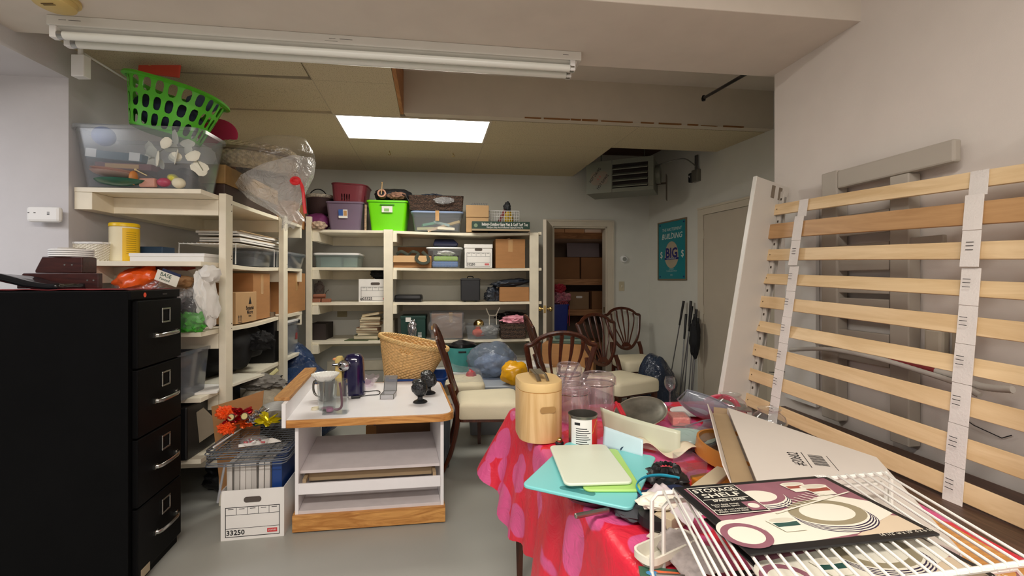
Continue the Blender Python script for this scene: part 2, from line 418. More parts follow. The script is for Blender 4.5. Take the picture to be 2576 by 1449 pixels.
# ------------------------------------------------------------------ back shelving
LV = [.737, 1.14, 1.503, 1.892]
bu = T('storage_shelving', 'cream painted built-in wooden shelving along the back wall', 'shelving', BK.w(0,-.609,0), BK.rz)
def bs(px, d=0): return BK.s(px, -.609+d)
x3a, x3b = bs(769,-.02), bs(783,-.02); x4a, x4b = bs(965,-.02), bs(988,-.02); x5a, x5b = bs(1333,-.02), bs(1355,-.02)
for a_,b_,zt in ((x3a,x3b,2.02),(x4a,x4b,1.897),(x5a,x5b,1.885)):
    O('upright', B().box(a_,-.02,0,b_,.018,zt), m_shelf, bu, bev=.002)
sags = {0:.006,1:.006,2:.008,3:.016}
for i,z in enumerate(LV):
    for a_,b_,sg in ((x3a-.01,x4a+.04,.0),(x4a+.045,x5b-.01,sags[i])):
        O('shelf_board', sagboard(B(), a_, b_, .019, .60, z, .028, sg), m_shelf, bu, bev=.0015)
    for x_ in (x3b+.002, x4b-.002, x5b-.001):
        zz = z-.030-(.0 if x_!=x5b-.001 else -.0)
        if x_ == x5b-.001: O('bearer', B().box(x_,-.01,z-.028,x_+.035,.59,z+.002), m_shelf, bu)
        else: O('bearer', B().box(x_,.0,z-.122,x_+.04 if x_!=x3b+.002 else x_+.06,.56,zz), m_shelf, bu, bev=.002)
    O('ledger', B().box(x3b+.06,.565,z-.125,x5a+.05,.605,z-.029), m_shelf, bu)
O('ledger', B().box(x3b,.565,.33,x5a+.05,.605,.44), m_shelf, bu)
# ------------------------------------------------------------------ left shelving
LZ = [.36, .705, 1.076, 1.476, 1.885]
lu = T('storage_shelving', 'cream painted built-in wooden shelving along the left wall', 'shelving', LF.w(0,0,0), LF.rz)
def ls(px, n=-.042): return LF.s(px, n)
p1, p2, p3 = ls(568), ls(714), ls(771)
s0 = LF.s(505,0)
for s_, zt, wd in ((p1,1.897,.089),(p2,1.9,.089)):
    O('upright', B().box(s_,-.042,0,s_+wd,-.002,zt), m_shelf, lu, bev=.002)
for i,z in enumerate(LZ):
    th = .026
    b = B()
    # board whose near end is cut square to the stub wall
    b.loft([[(s0-.0,0,z-th),(s0-.0+.03,.665,z-th),(s0+.03,.665,z),(s0,0,z)],
            [(p1+.05,0,z-th),(p1+.05,.665,z-th),(p1+.05,.665,z),(p1+.05,0,z)]])
    O('shelf_board', b, m_shelf, lu, bev=.0015)
    O('shelf_board', sagboard(B(), p1+.052, p2+.04, 0, .665, z, th, .012 if i in (2,3) else .004), m_shelf, lu, bev=.0015)
    O('shelf_board', sagboard(B(), p2+.042, p3+.01, 0, .665, z, th, 0), m_shelf, lu, bev=.0015)
    for s_ in (p1+.0, p2+.03, p3-.04):
        O('bearer', B().box(s_,.0,z-th-.095,s_+.04,.62,z-th-.001), m_shelf, lu, bev=.002)
    O('ledger', B().box(s0+.03,.575,z-th-.096,p3,.664,z-th-.0005), m_shelf, lu, bev=.002)
b = B()
for s_,zz in ((p1,1.84),(p1,1.80),(p1,1.52),(p1,1.50),(p1,1.10),(p1,1.07),(p2,1.5),(p2,1.47)):
    b.lathe([(.0028,0),(.0028,.002)],8).xf(Matrix()) if False else b.box(s_+.07,-.0432,zz-.003,s_+.076,-.0420,zz+.003)
O('screw_hole', b, M('hole_dark', (60,46,34), .8), lu, kind='stuff')

# ------------------------------------------------------------------ filing cabinet
m_blk = M('cabinet_black_enamel', (9,9,10), .5, spec=.08, var=.12, bump=.05, bsc=90)
m_chr = M('satin_chrome', (176,176,172), .25, 1)
fc = T('filing_cabinet', 'tall black four-drawer steel filing cabinet with chrome label frames and pulls', 'cabinet', (-1.743,2.398,0), math.radians(90+11.8))
# local x runs along the drawer front towards the back of the room, local -y is the drawer front
O('body', B().box(-.418,.012,.0,0,.67,1.323), m_blk, fc, bev=.003)
O('front_trim', B().box(-.418,.0,1.285,0,.012,1.323), m_blk, fc, bev=.002)
for i in range(4):
    z1 = 1.278-i*.308; z0 = z1-.300
    dr = O('drawer', B().box(-.392,-.012,z0,-.012,.012,z1), m_blk, fc, bev=.004)
    fr_ = B(); cx, cz = -.165, z1-.078
    for (x0,x1,za,zb) in ((-.038,.038,.028,.036),(-.038,.038,-.036,-.028),(-.038,-.030,-.028,.028),(.030,.038,-.028,.028)):
        fr_.box(cx+x0,-.018,cz+za,cx+x1,-.012,cz+zb)
    O('label_frame', fr_, m_chr, dr, bev=.0015)
    hz = z1-.165
    hb = B().tube([(-.265,-.013,hz-.002),(-.263,-.030,hz-.002),(-.245,-.040,hz-.002),(-.19,-.047,hz),(-.12,-.046,hz),(-.085,-.036,hz),(-.078,-.013,hz)], .009, 8, ry=.004)
    hb.box(-.275,-.022,hz-.012,-.250,-.012,hz+.010).box(-.090,-.022,hz-.010,-.066,-.012,hz+.010)
    O('pull_handle', hb, m_chr, dr, smooth=True)
O('torn_label', B().box(-.37,-.0135,.035,-.30,-.0125,.075).xf(TR(0,0,0,0,0,0)), M('torn_label_cream', (170,156,130), .8), fc)
O('lock_plate', B().box(-.17,-.003,1.30,-.13,.0,1.306), M('dark_steel', (70,70,72), .4, .8), fc)
O('round_sticker', B().lathe([(.011,0),(.011,.0008)],18).xf(TR(-.315,-.0005,1.303,math.pi/2,0,0)), M('orange_sticker', (240,84,50), .6), fc, label='small round orange sticker')
# ------------------------------------------------------------------ kitchen cart
m_lam = M('white_laminate', (248,246,247), .35, var=.02)
m_lami = M('white_laminate_inside', (222,214,213), .5, var=.04, sc=14)
ck = T('kitchen_cart', 'white laminate kitchen cart with oak edging and oak plinth, open shelves', 'cart', (-1.187,2.469,0), math.radians(8))
SH = Matrix(((1,-.11,0,0),(0,1,0,0),(0,0,1,0),(0,0,0,1)))
def cko(name, b, m, **k): b.xf(SH); return O(name, b, m, ck, **k)
cko('plinth', B().box(0,-.005,.008,.818,.02,.098).box(0,.80,.008,.818,.825,.098).box(0,.02,.008,.02,.80,.098).box(.798,.02,.008,.818,.80,.098), m_oak, bev=.002)
for x_ in (.03,.78):
    for y_ in (.03,.79): cko('foot', B().lathe([(.014,0),(.014,.008)],10,c=(x_,y_,0)), m_dark)
cko('side_panel', B().box(.012,.01,.098,.030,.815,.578), m_lam)
cko('side_panel', B().box(.792,.01,.098,.810,.815,.578), m_lam)
cko('bottom_shelf', B().box(.031,.01,.098,.791,.815,.116), m_lami)
cko('apron', B().box(.031,.0,.208,.791,.014,.266), m_lam, bev=.001)
cko('drawer_box', B().box(.05,.015,.262,.068,.60,.284).box(.75,.015,.262,.768,.60,.284).box(.069,.10,.240,.749,.112,.298), M('drawer_wood', (170,146,112), .6))
cko('middle_shelf', B().box(.031,.05,.303,.791,.62,.319), m_lami)
# top with rounded right corners, oak nosing round a white laminate field
TL_, TR_ = -.025, .872; y0_, y1_ = -.03, .86
def toppoly(i):
    pts = [(TL_+i*0,y0_+i)]
    for cx_,cy_,a0 in ((TR_-.09,y0_+.09,-math.pi/2),(TR_-.09,y1_-.09,0)):
        for k in range(7):
            a = a0+k*math.pi/12; pts.append((cx_+(.09-i)*math.cos(a), cy_+(.09-i)*math.sin(a)))
    pts.append((TL_+i*0,y1_-i)); return pts
b = B(); o_, n_ = toppoly(0), toppoly(.014)
b.loft([[(x,y,.580) for x,y in o_],[(x,y,.62) for x,y in o_],[(x,y,.62) for x,y in n_],[(x,y,.580) for x,y in n_]], False, False, True)
cko('oak_nosing', b, m_oak, bev=.002)
cko('worktop', B().prism(toppoly(.0145), .579, .6205), m_lam)
cko('guard_panel', B().box(TL_-.020,-.04,.585,TL_+.0,.865,.712), m_lam)
cko('guard_cap', B().box(TL_-.075,.03,.7125,TL_+.005,.90,.733), WOOD('oak_cap', (170,118,64), (206,156,96), .5, 1, 2.5, 10), bev=.002)
# ------------------------------------------------------------------ table and cloth
TZ = .76
tTL, tTR, tBR, tBL = (-.01,2.19), (1.06,2.32), (1.14,.52), (.37,.52)
m_mah = WOOD('dark_table_wood', (66,34,22), (96,52,34), .35, 2, 3, 8)
tb = T('dining_table', 'large wooden table hidden under the red and pink cloth', 'table', (.6,1.3,0))
pl = lambda L, dz=0: [(x-.6,y-1.3) for x,y in L]
O('tabletop', B().prism(pl([tTL,tTR,tBR,tBL]), .725, .748), m_mah, tb)
for (x,y) in ((.035,2.10),(.98,2.2),(1.10,.62),(.36,.66)):
    O('leg', B().loft([[(x-.6+a*.5,y-1.3+b_*.5,0) for a,b_ in rr(.05,.05)],[(x-.6+a,y-1.3+b_,.724) for a,b_ in rr(.06,.06)]]), m_mah, tb)
mc, nt, p, _ = _new('cloth_red_pink')
v = _obj(nt); wv = nt.nodes.new('ShaderNodeTexVoronoi'); wv.inputs['Scale'].default_value = 6.6; wv.feature = 'F1'; wv.inputs['Randomness'].default_value = .75
dn = nt.nodes.new('ShaderNodeTexNoise'); dn.inputs['Scale'].default_value = 5; nt.links.new(v, dn.inputs['Vector'])
mx = nt.nodes.new('ShaderNodeVectorMath'); mx.operation = 'MULTIPLY_ADD'; nt.links.new(dn.outputs['Color'], mx.inputs[0]); mx.inputs[1].default_value = (.10,.10,.10)
nt.links.new(v, mx.inputs[2]); nt.links.new(mx.outputs[0], wv.inputs['Vector'])
nt.links.new(_ramp(nt, wv.outputs['Distance'], lin((224,92,146)), lin((226,44,66)), .47, .50), p.inputs['Base Color'])
p.inputs['Roughness'].default_value = .33
_bump(nt, p, _noise(nt, 14, 3, v, .6, 1), .35, .02)
# perimeter path of the cloth edge
def walk(poly, step=.02, rad=.06):
    out = []; n = len(poly)
    for i in range(n):
        a, b_, c = Vector(poly[i-1]), Vector(poly[i]), Vector(poly[(i+1)%n])
        u = (b_-a).normalized(); v_ = (c-b_).normalized()
        s_, e_ = b_-u*rad, b_+v_*rad
        prev = out[-1] if out else None
        if prev is not None:
            d = (s_-prev); k = max(1,int(d.length/step))
            out += [prev+d*(j/k) for j in range(1,k)]
        for j in range(9):
            t = j/8; out.append((1-t)**2*s_+2*t*(1-t)*b_+t*t*e_)
    d = out[0]-out[-1]; k = int(d.length/step); out += [out[-1]+d*(j/k) for j in range(1,k)]
    return out
path = walk([tTL,tBL,tBR,tTR])
cen = Vector((.6,1.4)); b = B(); rings = []
def cloth_ring(v_):
    L = []; acc = 0
    n = len(path)
    for i,q in enumerate(path):
        tn = (path[(i+1)%n]-path[i-1]).normalized(); on = Vector((tn.y,-tn.x))
        if (q-cen).dot(on) < 0: on = -on
        acc += (path[i]-path[i-1]).length if i else 0
        fold = math.sin(acc*21+math.sin(acc*7)*1.5)*.5+math.sin(acc*47+2)*.22
        cornr = max(0, 1-(q-Vector(tTL)).length/.28)
        right = 1 if on.x > .6 else 0
        drop = .36+.05*math.sin(acc*3.1)-.10*cornr
        if on.y > .7: drop = .16+.2*cornr
        if right: drop = .1
        out = .012+v_*.05+v_*fold*.045+cornr*v_*.11
        z = TZ-.003-drop*v_*(1+.06*fold)
        if v_ == 0: out, z = .004, TZ
        L.append((q.x+on.x*out-.6, q.y+on.y*out-1.3, z))
    return L
vs_ = [0,.02,.12,.25,.4,.55,.7,.85,1]
b.loft([cloth_ring(v_) for v_ in vs_], False, False)
ins = [Vector((q.x,q.y)) for q in path]
def inset(k): return [((cen+(q-cen)*k).x-.6,(cen+(q-cen)*k).y-1.3, TZ+.006*noise.noise(Vector((q.x*9*k,q.y*9*k,1)))) for q in ins]
b.loft([[(x,y,z) for x,y,z in cloth_ring(0)],inset(.96),inset(.9),inset(.8),inset(.65),inset(.45),inset(.2)], False, True)
bmesh.ops.remove_doubles(b.b, verts=b.b.verts, dist=1e-5)
one('tablecloth', b, mc, 'glossy red tablecloth with pink petal blotches draped over the table', 'tablecloth', (.6,1.3,0), smooth=True, ang=80)
# dark chest behind the table that the bed frame stands on
m_dkw = WOOD('dark_brown_wood', (62,42,32), (92,66,52), .45, 1, 3, 9)
dc = T('low_chest', 'dark brown wooden chest against the right wall, under the slatted frame', 'chest', (1.5,1.35,0), RN.rz+math.pi/2)
O('top', B().box(-.30,-.95,.672,.13,1.1,.695), m_dkw, dc, bev=.003)
O('carcass', B().box(-.28,-.92,.0,.11,1.07,.671), m_dkw, dc)
# brown wooden board under the wire shelf
one('wooden_board', B().prism([(-.09,-.36),(.085,-.36),(.080,.27),(-.10,.25)], 0, .016), m_oak, 'loose oak board at the right edge of the table beside the white carton', 'board', (.975,.90,TZ+.006), 0, bev=.003)
# ------------------------------------------------------------------ slatted bed frame
k_ = 1.45/1.4
A_ = Vector((1.383,2.377,0))*k_; A_.z = H+(1.732-H)*k_
C_ = Vector((1.158,2.232,0))*k_; C_.z = H+(.787-H)*k_
D_ = Vector((1.343,1.254,0))*k_; D_.z = H+(.748-H)*k_
ex = (D_-C_).normalized(); ez = (A_-C_); shx = ez.dot(ex); ez = ez-ex*shx; hz_ = ez.length; shx /= hz_; ez.normalize(); ey = ez.cross(ex)
L_ = (D_-C_).length
mt = Matrix((ex,ey,ez)).transposed().to_4x4(); mt.translation = C_
bf = T('bed_slat_frame', 'white bed frame section with pale wooden slats leaning against the right wall', 'bed frame'); bf.matrix_world = mt
m_wgry = M('bed_paint_white', (198,192,182), .4, var=.02)
m_slat = WOOD('pale_birch', (214,182,134), (234,206,162), .45, 0, 1.6, 10, 1.5, .02)
m_slat2 = WOOD('tan_birch', (176,134,88), (198,156,108), .45, 0, 1.6, 10, 1.5, .02)
m_tape = M('white_webbing', (226,220,214), .8, bump=.3, bsc=160)
m_ink = M('black_ink', (24,24,28), .6)
O('side_rail', B().box(-.028,-.155,-.03,-.004,.055,hz_+.15), m_wgry, bf, bev=.004, label='tall white side rail at the far end')
O('side_rail', B().box(L_+.115,-.085,-.03,L_+.14,.05,hz_+.19), m_wgry, bf, bev=.004)
O('rail_edge', B().box(-.030,-.159,-.03,-.002,-.1555,hz_+.15), M('bed_edge_lit', (232,230,222), .35), bf)  # same white rail, front edge coloured lighter to stand for the light on it
for y_ in (-.045,.0):
    O('slot', B().prism(rr(.003,.02,.0),0,.07).xf(TR(-.003,y_,hz_+.06)), M('slot_shadow', (120,108,92), .7), bf)
for i in range(9):
    z = hz_*(1-i/8); ms = m_slat; h_ = .030; xo = -.012
    y_ = -.012
    tl = 0
    if i == 1: ms, h_, xo, y_ = m_slat2, .040, -.055, -.024; 
    if i in (3,5): tl = .5
    bb_ = B(); L = []
    for k in range(9):
        u = k/8; x = xo+(L_+.12-xo)*u; bow = .006*math.sin(math.pi*u)
        L.append([(x,y_-.006-bow,z-h_),(x,y_+.005-bow,z-h_),(x,y_+.005-bow+tl*.03,z+h_*(1-tl*.2)),(x,y_-.006-bow+tl*.03,z+h_*(1-tl*.2))])
    sl = O('slat', bb_.loft(L), ms, bf, bev=.002)
    O('peg', B().lathe([(.0035,0),(.0035,.001)],8).xf(TR(xo+.025,y_-.0068,z,math.pi/2,0,0)), M('peg_dark', (120,96,66), .6), sl)
for f_ in (.19,.90):
    b = B(); x = f_*L_; pts = []
    for i in range(10):
        z = hz_*(1-(i-.5)/8) if i else hz_+.028
        o1 = -.038 if 1 <= i <= 2 else -.026
        b.box(x-.027,o1-.002-(.0015 if i%2 else 0),z-hz_/8*.99 if i else z-.09,x+.027,o1,z)
    O('strap', b, m_tape, bf, bev=.0006)
    for i in range(2,9):
        z = hz_*(1-i/8)+.01
        b = B()
        for dz in (-.014,0,.012): b.box(x-.012,-.0432,z+dz-.001,x+.010,-.0428,z+dz+.001)
        O('strap_marks', b, m_ink, bf)
# cleat that carries the slat ends
b = B()
for i in range(10):
    z = hz_*(1-(i-.5)/8); b.box(-.002,.0,z-.045,.022,.024,z+.045)
b.box(-.002,.008,-.08,.022,.03,hz_+.08)
O('cleat', b, m_wgry, bf, bev=.001)
b = B()
for i in range(9): z = hz_*(1-(i-.5)/8); b.lathe([(.004,0),(.004,.001)],8).box(0,0,0,0,0,0) if False else b.box(.006,-.0012,z-.006,.016,-.0002,z+.006)
O('cleat_screws', b, M('screw_dark', (90,80,70), .5, .6), bf, kind='stuff')
# triangular bracket peeking past the rail
O('corner_bracket', B().loft([[(-.05,-.02,hz_+.13),(-.04,.03,hz_+.13),(-.03,-.02,hz_+.13)],[(-.032,-.02,hz_+.05),(-.031,.01,hz_+.05),(-.030,-.02,hz_+.05)]]), m_slat, bf)
for ch_ in bf.children_recursive:
    me_ = ch_.data; off_ = ch_.location.copy()
    if me_.get('sheared'): continue
    for v_ in me_.vertices: v_.co.x += shx*v_.co.z
    me_['sheared'] = 1
# ------------------------------------------------------------------ headboard and panel behind it
m_gry = M('grey_headboard_paint', (178,170,158), .5, var=.03)
hb = T('bed_headboard', 'grey painted headboard frame with cross rails leaning on the right wall behind the slats', 'headboard', RN.w(0,0,0), RN.rz)
def rs(px, n): return RN.s(px, n)
n1 = -.07
def hbx(pxa, pxb, pya, pyb, n, th, name):
    a = pp(RN,pxa,pya,n); c = pp(RN,pxa,pyb,n)
    return O(name, B().box(rs(pxa,n),n,c.z,rs(pxb,n),n+th,a.z), m_gry, hb, bev=.004)
zt = zat(RN,2105,430,n1)
O('post', B().box(rs(2066,n1),n1-.0,.70,rs(2105,n1),n1+.06,zt+.005), m_gry, hb, bev=.006)
O('top_rail', B().box(rs(2105,n1),n1,zt-.085,rs(2400,n1),n1+.035,zt), m_gry, hb, bev=.008)
O('post', B().box(rs(2236,n1),n1+.003,.70,rs(2284,n1),n1+.06,zt-.086), m_gry, hb, bev=.004)
for pa,pb,pya,pyb in ((2105,2236,545,596),(2105,2236,618,628),(2105,2236,655,682),(2105,2236,700,736),(2284,2372,598,626),(2105,2236,748,800),(2105,2236,826,900)):
    hbx(pa,pb,pya,pyb,n1+.012,.02,'cross_rail')
fp = B(); n = -.03
one('foam_panel', B().box(rs(1975,n),n,.72,rs(2052,n),n+.02,zat(RN,2040,520,n)), M('white_foam_board', (224,222,218), .6), 'narrow white foam board leaning on the wall left of the grey headboard', 'panel', RN.w(0,0,0), RN.rz)
# outlet strip on the wall, ribbed hoses, cord
ob = T('wall_outlet_box', 'beige multi-socket outlet box on the right wall behind the slats', 'outlet', RN.w(0,0,0), RN.rz)
z1 = zat(RN,2360,824,0)
O('back_plate', B().box(rs(2343,0),-.012,z1-.10,rs(2365,0),0,z1), m_trim, ob, bev=.004)
O('adapter', B().box(rs(2352,0),-.055,z1-.13,rs(2400,0),-.012,z1+.0), M('beige_plastic', (184,176,160), .5), ob, bev=.012)
O('socket_strip', B().box(rs(2402,-.03),-.045,z1-.12,rs(2425,-.03),-.012,z1-.0), M('beige_plastic2', (160,150,134), .5), ob, bev=.004)
m_rib = M('white_ribbed_hose', (206,202,194), .55)
def hose(pts, r, name, label, cat, m, n=-.10, red=None):
    W = [pp(RN,a_,b_,n+c_) for a_,b_,c_ in pts]
    # smooth path
    Q = []
    for i in range(len(W)-1):
        p0,p1_,p2_,p3_ = W[max(i-1,0)],W[i],W[i+1],W[min(i+2,len(W)-1)]
        for k in range(16):
            t = k/16; Q.append(.5*((2*p1_)+(-p0+p2_)*t+(2*p0-5*p1_+4*p2_-p3_)*t*t+(-p0+3*p1_-3*p2_+p3_)*t**3))
    Q.append(W[-1]); R_ = [r*(1+.07*(i%2)) for i in range(len(Q))]
    return Q, R_
h1 = T('ribbed_pole', 'long curved white wrapped pole with a red sleeve lying behind the slats', 'pole', (0,0,0))
Q,R_ = hose([(2055,862,0),(2160,878,0),(2290,915,0),(2400,945,0),(2470,972,0),(2548,980,.0)], .012, '', '', '', None)
O('shaft', B().tube(Q, R_, 10), m_rib, h1, smooth=True)
O('red_sleeve', B().tube(Q[26:42], .0135, 10), M('red_sleeve', (140,40,44), .6), h1, smooth=True, label='red sleeve round the middle')
h2 = T('ribbed_pole', 'plain curved white wrapped pole, nearer one behind the slats', 'pole', (0,0,0))
Q,R_ = hose([(1988,880,-.02),(2080,878,-.02),(2200,900,-.02),(2320,935,-.02),(2410,965,-.02),(2465,995,-.02)], .010, '', '', '', None)
O('shaft', B().tube(Q, R_, 10), m_rib, h2, smooth=True)
one('thin_cord', B().tube([pp(RN,2415,1045,-.01),pp(RN,2450,1070,-.012),pp(RN,2520,1102,-.01),pp(RN,2545,1095,-.01)], .0018, 6), m_ink, 'thin dark cord along the lower right wall behind the slats', 'cord')
one('thin_cord', B().tube([pp(RN,1935,936,-.01),pp(RN,1965,938,-.012),pp(RN,2010,925,-.01)], .0022, 6), m_ink, 'thin dark cord at the far left end of the slats', 'cord')

# ------------------------------------------------------------------ shield-back chairs
m_cherry = WOOD('mahogany_chair', (58,28,18), (92,46,28), .28, 2, 3, 8)
m_seat = M('cream_seat_fabric', (236,226,196), .75, var=.03, bump=.25, bsc=220, bd=.002)
def cr(P_, k=6, closed=False):
    P_ = [Vector(p) for p in P_]; n = len(P_); Q = []
    rng = range(n) if closed else range(n-1)
    for i in rng:
        a,b_,c,d = (P_[(i-1)%n],P_[i],P_[(i+1)%n],P_[(i+2)%n]) if closed else (P_[max(i-1,0)],P_[i],P_[i+1],P_[min(i+2,n-1)])
        for j in range(k):
            t = j/k; Q.append(.5*((2*b_)+(c-a)*t+(2*a-5*b_+4*c-d)*t*t+(3*b_-a-3*c+d)*t**3))
    if not closed: Q.append(P_[-1])
    return Q
def lean(x, z): return (x, .20+max(0,(z-.46))*.26+max(0,z-.6)**2*.12, z)
def make_chair(label, loc, rz, group=None):
    t = T('dining_chair', label, 'chair', loc, rz)
    b = B(); f = lambda w_,d_,z,r: [(x,y-.01,z) for x,y in rr(w_,d_,r,4)]
    cush = []
    for (wf,wb,z,ins_) in ((.49,.40,.395,.0),(.50,.41,.405,0),(.50,.41,.475,0),(.485,.395,.495,.012),(.42,.34,.508,.04),(.2,.18,.513,.12)):
        pts = []
        for x,y in rr(1,1,.09,4):
            ww = wb+(wf-wb)*(.5-y); yy = y*(.46-ins_*1.6)
            if y < 0: yy -= .025*(1-(2*x)**2)*(1-ins_*4)
            pts.append((x*ww, yy-.02, z))
        cush.append(pts)
    O('seat', b.loft(cush), m_seat, t, smooth=True, ang=60)
    O('seat_rail', B().loft([[(x*(.40+.075*(.5-y)),y*.43-.02,zz) for x,y in rr(1,1,.06,3)] for zz in (.375,.394)]), m_cherry, t)
    for sx in (-1,1):
        O('leg', B().loft([[(sx*.205+a_*.65,-.215+c_*.65,0) for a_,c_ in rr(.034,.034)],[(sx*.205+a_,-.215+c_,.40) for a_,c_ in rr(.040,.040)]]), m_cherry, t, bev=.002)
        lg = cr([(sx*.165,.32,0),(sx*.17,.255,.15),(sx*.175,.215,.32),(sx*.18,.205,.46),(sx*.185,.235,.56),(sx*.172,.262,.64)])
        O('leg', B().tube(lg, [.016+.008*min(1,q.z/.3) for q in lg], 8, ry=[.014+.006*min(1,q.z/.3) for q in lg]), m_cherry, t, smooth=True)
    out = [(0,.565),(.07,.585),(.135,.655),(.178,.745),(.202,.84),(.220,.925),(.224,.950),(.196,.958),(.176,.968),(.140,1.000),(.075,1.026),(0,1.035)]
    full = out + [(-x,z) for x,z in out[-2:0:-1]]
    pts = cr([lean(x,z) for x,z in full], 4, True)
    O('shield_frame', B().tube(pts, .019, 8, True, ry=.013), m_cherry, t, smooth=True)
    for i,k in enumerate((-2,-1,0,1,2)):
        zt_ = 1.02-.010*k*k*1.2
        sp = cr([lean(k*.014,.60),lean(k*.034,.70),lean(k*.062,.83),lean(k*.072,.93),lean(k*.070,zt_)], 5)
        O('splat', B().tube(sp, [.008+.006*abs(q.z-.8)/.2*(1 if q.z>.8 else .2) for q in sp], 6, ry=.007), m_cherry, t, smooth=True)
    b = B(); fan = [(.05*math.cos(a)*1.15, .59+.05*math.sin(a)) for a in [math.pi*k/8 for k in range(9)]]
    b.loft([[(x,lean(x,z)[1]-.010,z) for x,z in fan],[(x,lean(x,z)[1]+.010,z) for x,z in fan]])
    O('shield_rosette', b, m_cherry, t)
    return t
ch = make_chair('mahogany shield-back chair standing sideways beside the white cart', (-.20,3.42,0), math.radians(97))
COPY(ch, 'mahogany shield-back chair facing away from us behind the table, its arched back nearest', (.28,3.28,0), math.radians(186))
COPY(ch, 'mahogany shield-back chair behind the glass jars, its seat turned to the right', (.98,4.15,0), math.radians(28))
COPY(ch, 'mahogany shield-back chair farthest away, beside the light switch near the golf clubs', (1.40,5.15,0), math.radians(13))
COPY(ch, 'mahogany shield-back chair seen edge-on between the shelving and the arched chair', (.50,4.35,0), math.radians(97))
# ------------------------------------------------------------------ shared materials for the clutter
m_cb = M('cardboard', (178,128,80), .75, var=.06, sc=5, bump=.08, bsc=40, stretch=(1,1,6))
m_cb2 = M('cardboard_dark', (140,98,62), .8, var=.06)
m_cb3 = M('cardboard_light', (196,158,112), .75, var=.05)
m_tapeb = M('packing_tape', (196,152,98), .2, var=.1)
m_white = M('white_plastic', (240,240,238), .35, var=.02)
m_cream = M('cream_plastic', (236,231,214), .4, var=.03)
m_black = M('black_plastic', (24,24,26), .4)
m_blkbag = M('black_bag', (17,17,19), .38, bump=.6, bsc=14, bd=.02)
m_clear = CLEAR('clear_bin_plastic', (242,244,246), .09, (224,228,232), .2)
m_clear2 = CLEAR('smoky_bin_plastic', (196,200,206), .25, (150,156,166), .15)
m_bag = CLEAR('clear_bag_film', (248,248,248), .09, (240,240,240), .18, bump=.8, bsc=9, fg=.35)
m_glass = CLEAR('clear_glass', (246,248,248), .02, (240,240,240), .02, 1.5)
m_paper = M('white_paper', (242,240,235), .7, var=.03)
m_navy = M('navy', (24,34,72), .6)
m_blue = M('blue_plastic', (24,72,150), .4)
m_bluebag = CLEAR('blue_bag_film', (120,150,196), .45, (60,86,128), .14, bump=1.0, bsc=10)
m_red = M('red_plastic', (186,40,52), .4)
m_pink = M('pink_cloth', (232,160,176), .85, bump=.3, bsc=80)
m_purp = M('purple_cloth', (112,40,92), .7, bump=.4, bsc=20)
m_brn = M('dark_brown', (62,42,34), .6)
m_gry = MC['grey_headboard_paint']
def carton(name, label, loc, rz, w, d, h, m=None, group=None, tape=True, open_=False, cat='box', flaps=0, tint=None):
    m = m or m_cb
    t = T(name, label, cat, loc, rz, group)
    if open_:
        b = B(); e = .004
        b.loft([[(x,y+d/2,z) for x,y in rr(w-k,d-k)] for z,k in ((0,0),(h,0),(h,2*e),(e,2*e))])
        O('body', b, m, t)
    else:
        O('body', B().box(-w/2,0,0,w/2,d,h), m, t, bev=.003)
        O('seam', B().box(-w/2+.002,d/2-.002,h-.0005,w/2-.002,d/2+.002,h+.0006), m_cb2, t)
    if tape: O('tape', B().box(-.025,-.0012,h*.55,.025,.0,h*.98), m_tapeb, t)
    if flaps:
        O('flap', B().box(-w/2,-.003,-.09,w/2,0,0).xf(TR(0,0,h,-.95)), m_cb3, t)
        O('flap', B().box(-w/2,-.003,0,w/2,0,.10).xf(TR(0,d,h,-.5)), m, t)
        for s_ in (-1,1): O('flap', B().box(0,0.005,0,.003,d-.005,.09).xf(TR(s_*w/2,0,h,0,s_*.5)), m, t)
    return t
def frameb(b, x0, z0, x1, z1, y=-.001, t=.0022):
    b.box(x0,y,z0,x1,0,z0+t); b.box(x0,y,z1-t,x1,0,z1); b.box(x0,y,z0,x0+t,0,z1); b.box(x1-t,y,z0,x1,0,z1)
